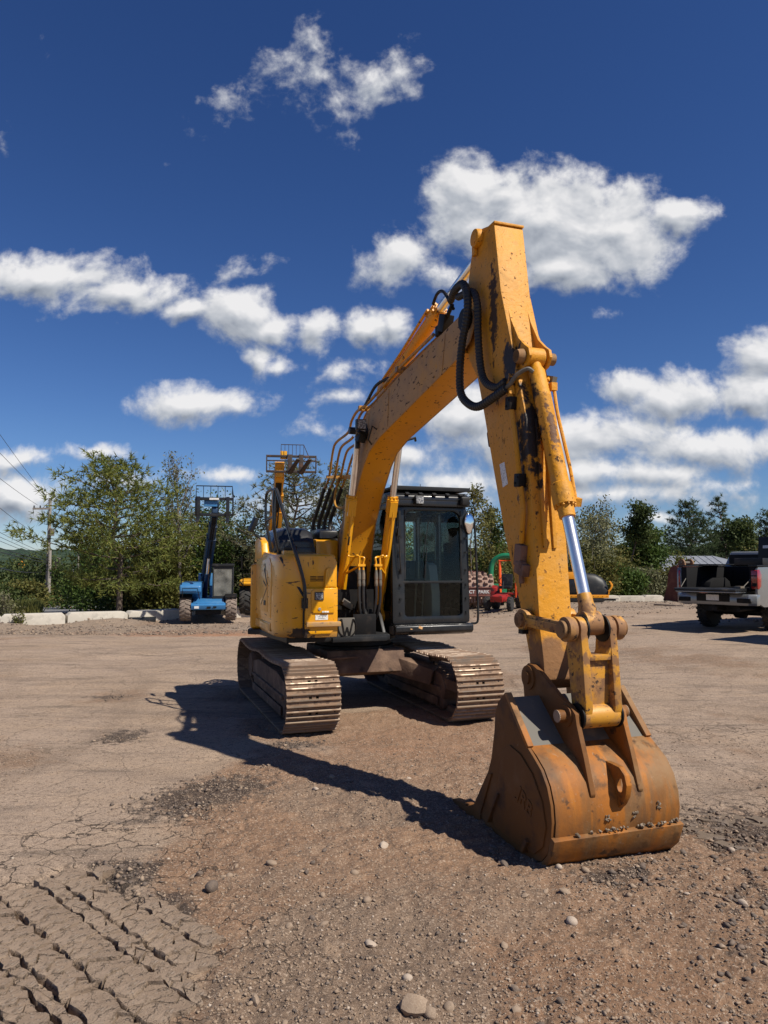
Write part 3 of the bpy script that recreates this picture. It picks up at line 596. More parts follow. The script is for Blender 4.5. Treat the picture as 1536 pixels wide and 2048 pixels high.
def scatter(n, dens, smin, smax, pw, yr, seed, mats, mix, name='gravel', label=None):
    rg = np.random.default_rng(seed); m = n * 6
    y = yr[0] + (yr[1] - yr[0]) * rg.random(m) ** 1.5; x = (rg.random(m) * 1.24 - .60) * y
    w = dens(x, y); k = rg.random(m) < w; x, y = x[k][:n], y[k][:n]; n = len(x)
    s = smin + (smax - smin) * rg.random(n) ** pw
    base = np.array([(1, 0, 0), (-1, 0, 0), (0, 1, 0), (0, -1, 0), (0, 0, 1), (0, 0, -1)], float)
    fc = np.array([(0, 2, 4), (2, 1, 4), (1, 3, 4), (3, 0, 4), (2, 0, 5), (1, 2, 5), (3, 1, 5), (0, 3, 5)])
    P = base[None] * (1 + (rg.random((n, 6, 1)) - .5) * .6) * np.stack([1 + .5 * rg.random(n), .75 + .4 * rg.random(n), .5 + .35 * rg.random(n)], -1)[:, None]
    P += (rg.random((n, 6, 3)) - .5) * .35
    a = rg.random(n) * 2 * PI; c, si = np.cos(a)[:, None], np.sin(a)[:, None]
    P = np.stack([P[..., 0] * c - P[..., 1] * si, P[..., 0] * si + P[..., 1] * c, P[..., 2]], -1) * s[:, None, None]
    P += np.stack([x, y, height(x, y) + s * .2], -1)[:, None]
    F = (fc[None] + (np.arange(n) * 6)[:, None, None]).reshape(-1, 3)
    mi = np.repeat(rg.choice(len(mats), n, p=mix), 8)
    o = npmesh(name, P.reshape(-1, 3), F, mats, ground, mi=mi, smooth=True); o['kind'] = 'stuff'
    return o
def dens_g(x, y):
    d, g_, dk, cl = zones(x, y); cl = fbm(x, y, 1.4, 4, 91)
    return np.clip(np.maximum(d * .55 * sstep(.3, .65, cl), g_ * .5) + .03, 0, 1) * (1 - .8 * slab_zone(x, y))
def dens_d(x, y):
    d, g_, dk, cl = zones(x, y); return np.clip(dk * 1.4 * sstep(.35, .6, fbm(x, y, 3, 3, 93)), 0, 1)
MS = [M['stone'], M['stone_pale'], M['stone_dark']]
scatter(30000, dens_g, .002, .011, 3.6, (2.9, 8.5), 1, MS, [.60, .05, .35])
scatter(9000, dens_d, .004, .022, 2.2, (2.9, 11), 2, [M['stone_dark'], M['stone']], [.85, .15], 'asphalt_crumbs')
def dens_h(x, y):
    d, g_, dk, cl = zones(x, y); return np.clip(g_, 0, 1)
scatter(5000, dens_h, .015, .05, 2, (20, 34), 3, [M['stone'], M['stone_dark']], [.4, .6])
# ------------------------------------------------------------------ the excavator (own frame: x towards its cab side, -y ahead, z up)
ex = thing('excavator', 'big yellow crawler excavator with black cab and rusty bucket resting on the dirt', 'excavator', (-.412, 10.05, 0), R(19.35))
def cylinder_pipe(mb, path, r, n=10): mb.tube(bez(path, 5), r, n)

# --- tracks
def shoe_mesh():
    b = MB(); W = .30; hp = .0885
    b.m = 0
    for x0, x1 in ((-W, -.055), (-.022, .022), (.055, W)): b.box(x0, x1, -hp, hp, -.008, .004)
    b.box(-.055, -.022, -hp, -.028, -.008, .004); b.box(-.055, -.022, .028, hp, -.008, .004); b.box(.022, .055, -hp, -.028, -.008, .004); b.box(.022, .055, .028, hp, -.008, .004)
    b.box(-.10, -.065, -.085, .085, -.075, -.008); b.box(.065, .10, -.085, .085, -.075, -.008)
    b.m = 1
    for y, h in ((-.074, .030), (-.012, .026), (.052, .028)):
        prof = [(y - .014, .004), (y - .005, h), (y + .006, h), (y + .014, .004)]
        b.prism(prof, -W, W, 'x')
    b.m = 2
    for x in (-.235, .235): b.cyl((x, .022, .0045), (x, .022, .0055), .0085, n=8)
    return b.mesh('track_shoe', [M['track'], M['grouser'], M['dark']], smooth=30)
SHOE = shoe_mesh()
Lc = 1.455; RT = .355; ZC = .395
def track_pos(t):
    "position along the chain loop: bottom to the front, round the idler, back over the top, round the sprocket"
    P1 = 2 * Lc; A = PI * RT; tot = 2 * P1 + 2 * A; t = t % tot
    if t < P1: return (Lc - t, ZC - RT, 0.0)
    t -= P1
    if t < A: a = t / RT; return (-Lc - math.sin(a) * RT, ZC - math.cos(a) * RT, a)
    t -= A
    if t < P1:
        f = t / P1; sag = .040 * (abs(math.sin(2 * PI * f)) ** 1.3) * (1.0 if f > .5 else .7)
        dy = .040 * 1.3 * math.cos(2 * PI * f) * 0
        return (-Lc + t, ZC + RT - sag, PI)
    t -= P1; a = t / RT; return (Lc + math.sin(a) * RT, ZC + math.cos(a) * RT, PI + a)
TOT = 4 * Lc + 2 * PI * RT; NS = 46
for side in (-1, 1):
    tr = MB(); cx = side * .995
    # chain band under the shoes
    for x0, x1 in ((-.085, -.05), (.05, .085)):
        loop_o = []; loop_i = []
        for i in range(72):
            y, z, a = track_pos(i / 72 * TOT); n = (-math.sin(a) * -1 * 0 + 0, 0)
            nx, nz = -math.sin(a), -math.cos(a); loop_o.append((y + nx * -.012, z + nz * -.012)); loop_i.append((y - nx * .085, z - nz * .085))
        tr.ring(loop_o, loop_i, cx + x0, cx + x1)
    t_o = tr.build('track', M['frame_dirty'], ex, smooth=40)
    if side < 0: t_o['label'] = 'track with dusty steel shoes below the yellow side panels'
    else: t_o['label'] = 'track with dusty steel shoes below the cab'
    for i in range(NS):
        y, z, a = track_pos(i / NS * TOT + .05 * (side > 0))
        o = bpy.data.objects.new('track_shoe', SHOE); COL.objects.link(o); o.parent = t_o
        o.location = (cx, y, z); o.rotation_euler = (PI - a + random.uniform(-.02, .02), 0, 0)
    # track frame: side beam, rollers, sprocket, idler, guards
    f = MB()
    prof = [(-1.12, .20), (-1.18, .34), (-1.05, .50), (-.6, .56), (.7, .56), (1.1, .50), (1.16, .34), (1.05, .20)]
    f.prism(prof, cx - .17, cx + .17); f.box(cx - .20, cx + .20, -1.05, 1.05, .30, .345)
    fo = f.build('track_frame', M['frame_dirty'], t_o, bevel=.012)
    g = MB(); g.prism([(-1.0, .11), (-1.0, .21), (1.0, .21), (1.0, .11)], cx - .20, cx - .185); g.prism([(-1.0, .11), (-1.0, .21), (1.0, .21), (1.0, .11)], cx + .185, cx + .20)
    g.build('roller_guard', M['frame_dirty'], t_o, bevel=.004)
    for k in range(7):
        q = MB(); y = -1.0 + k * .33
        q.lathe((cx - .17, y, .155), (1, 0, 0), [(0, .06), (.03, .10), (.07, .10), (.09, .075), (.25, .075), (.27, .10), (.31, .10), (.34, .06)], 16); q.build('track_roller', M['frame_dirty'], t_o)
    for y in (-.5, .55):
        q = MB(); q.lathe((cx - .09, y, .64), (1, 0, 0), [(0, .04), (.02, .055), (.16, .055), (.18, .04)], 14); q.box(cx - .03, cx + .03, y - .03, y + .03, .5, .62); q.build('carrier_roller', M['frame_dirty'], t_o)
    q = MB(); q.lathe((cx - .075, -Lc, ZC), (1, 0, 0), [(0, .06), (0, .20), (.02, .285), (.045, .30), (.105, .30), (.13, .285), (.15, .20), (.15, .06)], 28)
    for xo in (-.16, .12): q.obox((cx + xo + .02, -Lc + .12, ZC), (.03, .42, .12))
    q.build('idler_wheel', M['frame_dirty'], t_o)
    q = MB(); q.lathe((cx - .16, Lc, ZC), (1, 0, 0), [(0, .05), (0, .17), (.05, .20), (.14, .20), (.14, .27), (.18, .27), (.18, .20), (.30, .20), (.32, .15)], 28)
    for k in range(21):
        a = 2 * PI * k / 21; q.obox((cx, Lc + math.cos(a) * .285, ZC + math.sin(a) * .285), (.045, .05, .04), (a, 0, 0))
    q.build('drive_sprocket', M['frame_dirty'], t_o)
# car body, slew ring, blade-like cross members
b = MB()
b.prism([(-.62, .50), (-.55, .78), (.55, .78), (.62, .50), (.3, .42), (-.3, .42)], -.52, .52)
for sx in (-1, 1):
    for sy in (-1, 1): b.beam((sx * .35, sy * .32, .60), (sx * .86, sy * .80, .44), .26, .24, (0, 0, 1), .30, .20)
b.build('car_body', M['frame_dirty'], ex, bevel=.02)
b = MB(); b.lathe((0, 0, .76), (0, 0, 1), [(0, .48), (.0, .54), (.05, .54), (.06, .50), (.12, .50), (.13, .56), (.18, .56)], 48); b.build('slew_ring', M['dark'], ex)
b = MB(); b.tube(bez([(-.55, -.62, .62), (-.50, -.70, .70), (-.35, -.70, .71), (-.15, -.66, .71)], 5), .016, 8); b.build('grease_pipe', M['frame_dirty'], ex)

# --- upper deck and counterweight
b = MB()
deck = [(-1.10, -.86), (.20, -.90), (.30, -.40), (1.30, -.40), (1.34, .35)] + [(1.38 * math.cos(a), .25 + 1.15 * math.sin(a)) for a in [R(k) for k in range(10, 171, 10)]] + [(-1.22, .35)]
b.prism(deck, .93, 1.0, 'z'); b.build('deck_plate', M['black'], ex, bevel=.01)
b = MB(); b.box(-.56, .14, -.98, -.90, .93, .985); b.build('deck_front_lip', M['black'], ex, bevel=.006)
b = MB()
cwo = [(1.36 * math.cos(a), .22 + 1.18 * math.sin(a)) for a in [R(k) for k in range(8, 173, 8)]]
b.prism([q for q in cwo if q[0] < .25] + [(-1.20, .42), (.25, .42)], 1.003, 1.88, 'z'); b.prism([q for q in cwo if q[1] > 1.31 and q[0] >= .25] + [(.252, 1.31)], 1.003, 1.88, 'z'); b.build('counterweight', M['yellow'], ex, bevel=.05, seg=3)
b = MB(); b.prism([(-.55, -.2), (-.55, .95), (.12, .95), (.12, -.2)], 1.003, 1.85, 'z'); b.build('engine_bay', M['dark'], ex)

# --- yellow bodywork on the boom's other side
b = MB()
out = [(-1.235, .43), (-1.262, .1), (-1.265, -.75), (-1.245, -.95), (-1.19, -1.10), (-1.10, -1.165), (-.97, -1.19), (-.60, -1.19), (-.575, -1.16), (-.575, .43)]
def shrink(pts, d, c=(-.9, -.35)): return [(c[0] + (x - c[0]) * (1 - d), c[1] + (y - c[1]) * (1 - d)) for x, y in pts]
loops = []
for z, d in ((1.01, .10), (1.035, .045), (1.10, .0), (1.90, .0), (1.955, .012), (1.985, .05)):
    loops.append([(x, y, z + (.06 * sstep(-.9, .2, y) if z > 1.8 else 0)) for x, y in shrink(out, d)])
b.loft(loops); side_body = b.build('body_housing', M['yellow_low'], ex, smooth=40)
# recessed service door in the side, with raised edge and its printed logo
b = MB(); b.prism([(-.72, 1.22), (-.72, 1.88), (-.60, 1.95), (.30, 1.95), (.33, 1.88), (.33, 1.22)], -1.272, -1.258); sd = b.build('side_door', M['yellow_low'], ex, bevel=.006)
b = MB(); b.prism([(-.70, 1.06), (-.70, 1.16), (.33, 1.16), (.33, 1.06)], -1.275, -1.25); b.build('side_sill', M['yellow_low'], ex, bevel=.01)
b = MB(); b.prism([(-.52, 1.28), (-.52, 1.75), (-.46, 1.80), (.18, 1.80), (.18, 1.28)], -1.277, -1.271); b.build('door_panel', M['yellow'], sd, bevel=.003)
b = MB(); b.box(-1.284, -1.276, -.42, -.30, 1.36, 1.42); b.build('door_handle', M['black'], sd, bevel=.003)
b = MB()
for (y0, z0, y1, z1, w) in ((-.52, 1.62, -.30, 1.82, .03), (-.46, 1.60, -.26, 1.66, .02), (-.42, 1.70, -.34, 1.88, .025), (-.5, 1.58, -.1, 1.36, .012)):
    b.beam((-1.279, y0, z0), (-1.279, y1, z1), w, .003, (1, 0, 0))
b.build('printed_logo', M['black'], sd)
# seam strip of black rubber and the folded front panels
b = MB(); b.beam((-1.228, -1.06, 1.955), (-.975, -1.205, 1.50), .028, .014, (0, 1, 0)); b.beam((-.975, -1.205, 1.50), (-.975, -1.203, 1.06), .018, .012, (0, 1, 0)); b.build('panel_seam', M['rubber'], ex)
b = MB(); b.prism([(-.96, 1.60), (-.575, 1.60), (-.575, 1.90), (-.63, 1.968), (-1.10, 1.968)], -1.205, -1.15, 'y'); up = b.build('upper_front_panel', M['yellow'], ex, bevel=.012)
for k in range(4):
    for x0, x1 in ((-.90, -.825), (-.815, -.74)): b = MB(); b.box(x0, x1, -1.2085, -1.203, 1.722 - k * .017, 1.731 - k * .017); b.build('louvre_slot', M['dark'], up)
# step box
b = MB(); b.prism([(-1.225, 1.02), (-1.245, 1.10), (-1.245, 1.585), (-1.215, 1.605), (-1.10, 1.605), (-1.10, 1.02)], -.965, -.575)
sb = b.build('step_box', M['yellow_low'], ex, bevel=.012)
b = MB(); b.prism([(-.895, 1.335), (-.87, 1.305), (-.62, 1.305), (-.62, 1.56), (-.66, 1.585), (-.86, 1.585), (-.90, 1.55)], -1.262, -1.24, 'y'); bd = b.build('battery_door', M['yellow'], sb, bevel=.008)
b = MB(); b.prism([(-.735, 1.60), (-.718, 1.80), (-.695, 1.832), (-.655, 1.832), (-.628, 1.79), (-.582, 1.60)], -1.238, -1.205, 'y'); b.build('corner_gusset', M['yellow'], sb, bevel=.01)
b = MB(); b.prism([(-.700, 1.615), (-.672, 1.79), (-.655, 1.79), (-.612, 1.615)], -1.2405, -1.236, 'y'); b.build('gusset_recess', M['yellow_low'], sb)
b = MB(); b.box(-.862, -.752, -1.275, -1.262, 1.452, 1.548); lf = b.build('lamp_bezel', M['rubber'], bd, bevel=.012)
b = MB(); b.box(-.852, -.762, -1.279, -1.274, 1.462, 1.538); lm = b.build('work_lamp', M['lens'], sb, bevel=.004)
b = MB(); b.cyl((-.80, -1.262, 1.352), (-.80, -1.270, 1.352), .017); b.cyl((-.80, -1.270, 1.352), (-.80, -1.273, 1.352), .012); b.build('door_lock', M['chrome'], bd)
b = MB(); b.box(-.77, -.69, -1.272, -1.262, 1.308, 1.327); b.build('door_latch', M['white'], bd, bevel=.003)
b = MB(); b.box(-.845, -.695, -1.249, -1.245, 1.225, 1.282); st = b.build('serial_sticker', M['white'], sb)
for k in range(2): text_mesh(('4 JC1 00 18', 'HYDRAULIC')[k], .020 if k == 0 else .014, .0004, M['dark'], st, Matrix.Translation((-.77, -1.2495, 1.264 - k * .022)) @ Matrix.Rotation(R(90), 4, 'X'))
b = MB(); b.prism([(-1.285, 1.15), (-1.285, 1.20), (-1.24, 1.205), (-1.24, 1.145)], -.955, -.545); b.build('step_tread', material('step_worn', (.40, .24, .10), .6, layers=[dict(col=(.55, .28, .02), s=9, lo=.5, hi=.65), dict(col=(.16, .12, .1), s=20, lo=.55, hi=.66)]), sb, bevel=.006)
b = MB(); b.prism([(-.93, 1.10), (-.63, 1.10), (-.66, 1.065), (-.90, 1.065)], -1.252, -1.24, 'y'); b.build('step_recess', M['yellow'], sb, bevel=.004)
b = MB(); b.cyl((-1.1, -.88, 1.975), (-1.1, -.88, 2.045), .052); b.cyl((-1.1, -.88, 2.045), (-1.1, -.88, 2.085), .058); b.cyl((-1.0, -.6, 1.98), (-1.0, -.6, 2.10), .075); b.build('filler_cap', M['black'], ex, bevel=.006)
b = MB(); b.box(-1.16, -1.02, -.95, -.80, 1.97, 2.035); b.build('filler_neck', M['yellow'], ex, bevel=.01)
# engine hood and the small covers behind
b = MB()
hp = [(-1.14, 1.96), (-1.12, 2.16), (-1.05, 2.31), (-.92, 2.365), (-.64, 2.365), (-.56, 2.31), (-.545, 1.96)]
b.loft([[(x * 1.0, -.02, 1.96 + (z - 1.96) * .55) for x, z in hp], [(x, .10, 1.96 + (z - 1.96) * .93) for x, z in hp], [(x, .2, z) for x, z in hp], [(x, .85, z + .02) for x, z in hp], [(x, 1.0, 1.96 + (z - 1.96) * .8) for x, z in hp]])
b.build('engine_hood', M['charcoal'], ex, bevel=.015, smooth=50)
b = MB(); b.box(-1.06, -.55, -.035, .0, 1.975, 2.10); b.build('hood_skirt', M['charcoal'], ex, bevel=.01)
b = MB(); b.prism([(.05, 1.86), (.05, 2.2), (.2, 2.22), (.9, 2.2), (.9, 1.86)], -.52, -.21); b.build('rear_cover', M['yellow'], ex, bevel=.02)
b = MB(); b.prism([(.08, 2.225), (.10, 2.33), (.3, 2.36), (.8, 2.34), (.8, 2.225)], -.46, -.20); b.build('black_rear_cover', M['charcoal'], ex, bevel=.015)
b = MB(); b.prism([(-.1, 1.96), (.02, 2.17), (.2, 2.23), (.5, 2.2), (.5, 1.9)], -1.27, -1.17); b.build('corner_cover', M['yellow'], ex, bevel=.03, seg=3)
# rear-view mirror on a stalk behind the hood
b = MB(); b.tube([(-1.22, .10, 2.17), (-1.33, .18, 2.28)], .012); b.obox((-1.345, .18, 2.40), (.05, .11, .20), (.2, .35, .2)); b.build('side_mirror', M['black'], ex, bevel=.01)
# handrail
b = MB()
b.tube(bez([(-.972, -1.222, 1.34), (-.968, -1.25, 1.46), (-.985, -1.247, 1.66), (-1.05, -1.238, 1.90), (-1.10, -1.19, 2.08), (-1.15, -.97, 2.40), (-1.20, -.75, 2.72), (-1.215, -.70, 2.79), (-1.225, -.66, 2.74), (-1.23, -.66, 2.40), (-1.20, -.62, 2.22), (-1.13, -.58, 1.97)], 6), .021, 10)
b.tube(bez([(-1.21, -.68, 2.78), (-1.24, -.50, 2.80), (-1.265, -.31, 2.74), (-1.262, -.30, 2.40), (-1.225, -.29, 2.24), (-1.18, -.28, 2.0)], 6), .018, 10)
b.tube([(-1.23, -.66, 2.46), (-1.262, -.30, 2.42)], .014); b.obox((-.972, -1.238, 1.42), (.075, .03, .12), (0, 0, 0))
b.build('handrail', M['charcoal'], ex)

# --- between body and cab: tower plates, valve block, hoses, emblem plate
b = MB(); b.box(-.55, .10, -.55, -.50, 1.0, 1.55); b.build('bulkhead', M['dark'], ex)
for x0, x1 in ((-.245, -.20), (.20, .245)):
    b = MB(); b.prism([(-.62, 1.0), (-.40, 1.30), (-.16, 1.42), (0, 1.78), (.20, 1.80), (.45, 1.3), (.5, 1.0)], x0, x1); b.build('boom_bracket', M['black'], ex, bevel=.008)
b = MB(); b.box(-.47, -.255, -.88, -.86, .99, 1.215); pl = b.build('emblem_plate', M['bare'], ex, bevel=.004)
b = MB(); arcp = [(-.352 + .115 * math.cos(a), -.884, 1.105 + .125 * math.sin(a)) for a in [R(k) for k in range(-88, 50, 8)]]; b.tube(arcp, .009, 6)
arcp = [(-.352 + .115 * math.cos(a), -.884, 1.105 + .125 * math.sin(a)) for a in [R(k) for k in range(130, 269, 8)]]; b.tube(arcp, .009, 6)
for (x0, z0, x1, z1) in ((-.425, 1.20, -.383, .99), (-.383, .99, -.352, 1.10), (-.352, 1.10, -.322, .99), (-.322, .99, -.275, 1.20)): b.beam((x0, -.884, z0), (x1, -.884, z1), .018, .008, (0, 1, 0))
b.build('round_emblem', M['dark'], pl)
b = MB(); b.box(-.25, .05, -.80, -.77, .99, 1.25); b.build('floor_guard', M['dark'], ex, bevel=.004)
b = MB(); b.box(-.20, .08, -.62, -.55, 1.08, 1.30); b.obox((-.30, -.66, 1.36), (.16, .10, .07), (0, .5, .3)); b.obox((-.14, -.64, 1.30), (.05, .12, .2), (.3, .2, 0)); b.cyl((-.05, -.7, 1.2), (-.05, -.56, 1.32), .04); b.build('swivel_valve', M['dark'], ex, bevel=.006)
b = MB(); b.obox((-.31, -.70, 1.40), (.11, .012, .05), (0, .55, .2)); b.obox((-.11, -.70, 1.27), (.10, .012, .05), (0, .6, 0)); b.build('hose_guard', M['bare'], ex, bevel=.003)

# --- cab
CX0, CX1 = .115, 1.135; CY = -1.24
before_cab = set(bpy.data.objects)
gl = M['glass']
b = MB(); b.prism([(-1.06, 1.0), (-1.30, 1.03), (-1.335, 1.06), (-1.335, 1.125), (-1.30, 1.145), (-1.06, 1.145)], CX0 + .0, CX1 + .01); cab_base = b.build('cab_front_guard', M['charcoal'], ex, bevel=.016, seg=3)
b = MB(); b.obox((CX0 + .32, -1.337, 1.11), (.05, .004, .03), (0, .4, 0)); b.obox((CX0 + .20, -1.337, 1.095), (.025, .004, .012), (0, .2, 0)); b.build('paint_scrape', material('scraped_primer', (.62, .36, .16), .8), cab_base)
b = MB(); b.box(CX0 - .006, CX0 - .0005, -1.27, -1.12, 1.03, 1.125); b.build('step_decal', M['bare'], cab_base)
b = MB(); b.box(CX0, CX1, -1.10, .52, 1.0, 1.10); b.build('cab_floor', M['black'], ex, bevel=.01)
cab = MB(); r = .045
def hoop(mb, pts, x, w, d):
    for a, c in zip(pts[:-1], pts[1:]): mb.beam((x, *a), (x, *c), d, w, (1, 0, 0))
# front opening frame (rounded corners), one ring in the plane of the windscreen
def rr(x0, x1, z0, z1, r0, r1, n=6):
    pts = []
    for (cx, cz, r_, a0) in ((x1 - r1, z1 - r1, r1, 0), (x0 + r1, z1 - r1, r1, 90), (x0 + r0, z0 + r0, r0, 180), (x1 - r0, z0 + r0, r0, 270)):
        pts += [(cx + r_ * math.cos(R(a0 + 90 * k / (n - 1))), cz + r_ * math.sin(R(a0 + 90 * k / (n - 1)))) for k in range(n)]
    return pts
def lean(z): return CY + .0 + .035 * max(0, (z - 1.7)) / .9     # windscreen leans back a little at the top
o_ = rr(CX0 + .0, CX1, 1.15, 2.60, .03, .10); i_ = rr(CX0 + .155, CX1 - .095, 1.235, 2.535, .05, .13)
fr = MB(); n = len(o_); vs = []
for off in (0, .075):
    for l in (o_, i_): vs += [(x, lean(z) + off, z) for x, z in l]
fs = []
for i in range(n):
    j = (i + 1) % n; fs += [(i, j, n + j, n + i), (2 * n + i, 3 * n + i, 3 * n + j, 2 * n + j), (i, 2 * n + i, 2 * n + j, j), (n + i, n + j, 3 * n + j, 3 * n + i)]
fr.add(vs, fs); cabf = fr.build('cab_frame', M['charcoal'], ex, bevel=.006)
b = MB()
for x in (CX0 + .03, CX1 - .03):
    for y, w in ((-.32, .09), (.46, .10)): b.beam((x, y, 1.10), (x, y + .02, 2.62), .055, w, (0, 1, 0))
    b.box(x - .03, x + .03, -1.16, .50, 2.56, 2.64); b.box(x - .03, x + .03, -1.16, .50, 1.10, 1.30)
b.box(CX0 + .06, CX1 - .06, .44, .50, 1.10, 1.93); b.box(CX0 + .06, CX1 - .06, .44, .50, 2.50, 2.64)
b.box(CX1 - .055, CX1 - .012, -1.13, .44, 1.30, 1.62)
b.build('cab_posts', M['charcoal'], cabf, bevel=.012)
b = MB(); b.prism([(-1.235, 2.605), (-1.27, 2.66), (-1.26, 2.715), (-1.16, 2.765), (.48, 2.79), (.53, 2.70), (.52, 2.645), (-1.1, 2.62)], CX0 - .005, CX1 + .005); roof = b.build('cab_roof', M['charcoal'], ex, bevel=.02, seg=3)
b = MB()
b.box(CX0 - .01, CX1 + .02, -1.20, .4, 2.795, 2.815)
for k in range(7): b.box(CX0 + .02 + k * .155, CX0 + .06 + k * .155, -1.215, .42, 2.79, 2.83)
b.box(CX0 - .02, CX1 + .03, -1.225, -1.19, 2.785, 2.835)
for k in range(5): b.obox((CX0 + .18 + k * .18, -1.262, 2.735), (.05, .06, .02), (.5, 0, 0))
b.build('roof_guard', M['black'], roof, bevel=.004)
b = MB(); b.box(CX0 + .02, CX1 - .02, -1.285, -1.25, 2.585, 2.655); b.build('roof_visor', M['charcoal'], roof, bevel=.01)
b = MB(); b.tube([(CX0 + .5, -.9, 2.81), (CX0 + .5, -.9, 2.9)], .004, 5); b.build('aerial', M['black'], roof)
for k, (x, mt_) in enumerate(((.425, 'lens'), (1.045, 'dark'))):
    b = MB(); b.obox((x, -1.315, 2.655), (.115, .07, .105), (-.1, 0, 0)); wl = b.build('cab_lamp', M['black'], ex, bevel=.015)
    b = MB(); b.obox((x, -1.354, 2.651), (.095, .006, .085), (-.1, 0, 0)); b.build('lamp_lens', M[mt_], wl, bevel=.002)
# glazing: upper and lower windscreen, the sides, the back
def pane(name, vs, mat=gl, parent=cabf):
    q = MB(); q.add(vs, [(0, 1, 2, 3)]); a, bb, c = Vector(vs[0]), Vector(vs[1]), Vector(vs[2]); nrm = (bb - a).cross(c - a).normalized() * .005
    q.v = []; q.f = []; q.mi = []
    vv = [Vector(v) for v in vs]; q.add(vv + [v + nrm for v in vv], [(0, 1, 2, 3), (7, 6, 5, 4), (0, 4, 5, 1), (1, 5, 6, 2), (2, 6, 7, 3), (3, 7, 4, 0)])
    return q.build(name, mat, parent, smooth=0)
pane('upper_windscreen', [(CX0 + .13, lean(1.66) + .03, 1.665), (CX1 - .07, lean(1.66) + .03, 1.665), (CX1 - .07, lean(2.57) + .03, 2.57), (CX0 + .13, lean(2.57) + .03, 2.57)])
pane('lower_windscreen', [(CX0 + .13, CY + .045, 1.20), (CX1 - .07, CY + .045, 1.20), (CX1 - .07, CY + .045, 1.645), (CX0 + .13, CY + .045, 1.645)])
b = MB(); b.box(CX0 + .13, CX1 - .07, CY + .008, CY + .06, 1.638, 1.668); b.build('windscreen_bar', M['black'], cabf, bevel=.005)
b = MB(); b.box(CX0 + .16, CX0 + .172, CY + .02, CY + .06, 1.69, 2.54); b.box(CX1 - .108, CX1 - .096, CY + .02, CY + .06, 1.69, 2.54); b.build('windscreen_seal', M['rubber'], cabf)
pane('inner_side_window', [(CX0 + .012, -1.15, 1.31), (CX0 + .012, .40, 1.31), (CX0 + .012, .40, 2.56), (CX0 + .012, -1.15, 2.56)], M['glass_dark'])
pane('door_window', [(CX1 - .02, -1.12, 1.62), (CX1 - .02, -.36, 1.62), (CX1 - .02, -.36, 2.56), (CX1 - .02, -1.12, 2.56)])
pane('door_rear_window', [(CX1 - .02, -.27, 1.62), (CX1 - .02, .41, 1.62), (CX1 - .02, .41, 2.56), (CX1 - .02, -.27, 2.56)])
pane('rear_window', [(CX0 + .08, .465, 1.94), (CX1 - .08, .465, 1.94), (CX1 - .08, .465, 2.49), (CX0 + .08, .465, 2.49)])
# hinges and bolts down the pillars
b = MB()
for z in (1.28, 1.45, 1.62, 1.80, 2.02, 2.2, 2.42):
    b.cyl((CX0 + .10, CY - .002, z), (CX0 + .10, CY - .02, z), .016, n=10)
    if z < 2.3: b.cyl((CX1 - .045, CY - .002, z), (CX1 - .045, CY - .02, z), .014, n=10)
b.tube(bez([(CX0 + .075, CY - .02, 2.50), (CX0 + .07, CY - .03, 2.2), (CX0 + .085, CY - .03, 1.9), (CX0 + .10, CY - .02, 1.75)], 5), .010, 6); b.obox((CX0 + .07, CY - .025, 2.26), (.04, .04, .09)); b.obox((CX0 + .075, CY - .02, 2.46), (.03, .03, .12))
b.build('pillar_bolt', M['black'], cabf)
# wiper and inside: seat, console, levers, pedals
b = MB(); b.tube([(CX0 + .42, CY + .015, 1.70), (CX0 + .45, CY + .012, 2.08)], .007, 6); b.tube([(CX0 + .40, CY + .008, 1.95), (CX0 + .47, CY + .008, 2.40)], .006, 6); b.build('wiper', M['black'], cabf)
b = MB(); b.obox((CX0 + .46, -.12, 1.48), (.46, .46, .13), (.06, 0, 0)); b.build('seat_cushion', M['seat'], cabf, bevel=.04, seg=3)
b = MB(); b.obox((CX0 + .46, .16, 1.86), (.44, .13, .66), (-.14, 0, 0)); b.obox((CX0 + .46, .22, 2.30), (.26, .10, .22), (-.1, 0, 0)); b.build('seat_back', M['seat'], cabf, bevel=.04, seg=3)
for sx in (-1, 1):
    b = MB(); b.obox((CX0 + .46 + sx * .30, -.22, 1.56), (.15, .55, .20), (.05, 0, 0)); b.tube([(CX0 + .46 + sx * .30, -.40, 1.62), (CX0 + .46 + sx * .30, -.46, 1.78)], .014, 8); b.ball((CX0 + .46 + sx * .30, -.46, 1.82), .035, sq=(1, 1, 1.7)); b.build('armrest', M['interior'], cabf, bevel=.02)
b = MB(); b.prism([(-1.02, 1.10), (-1.02, 1.50), (-.92, 1.86), (-.80, 1.90), (-.72, 1.10)], CX0 + .60, CX0 + .72); b.build('side_console', M['interior_grey'], cabf, bevel=.02)
for x in (CX0 + .40, CX0 + .50):
    b = MB(); b.tube([(x, -.92, 1.10), (x - .01, -1.02, 1.62)], .011, 8); b.ball((x - .01, -1.02, 1.63), .022, sq=(1, 1, 1.5)); b.obox((x - .02, -1.0, 1.16), (.075, .16, .015), (.5, 0, 0)); b.build('travel_lever', M['bare'], cabf)
b = MB(); b.box(CX0 + .06, CX1 - .06, -1.1, -.4, 1.102, 1.118); b.build('floor_mat', M['rubber'], cabf)
b = MB(); b.box(CX0 + .12, CX0 + .36, .02, .1, 1.5, 1.62); b.build('document_box', M['interior'], cabf, bevel=.01)
b = MB(); b.ball((CX0 + .66, -1.14, 1.16), .04); b.build('yellow_cap', material('yellow_green_plastic', (.35, .42, .03), .4), cabf)
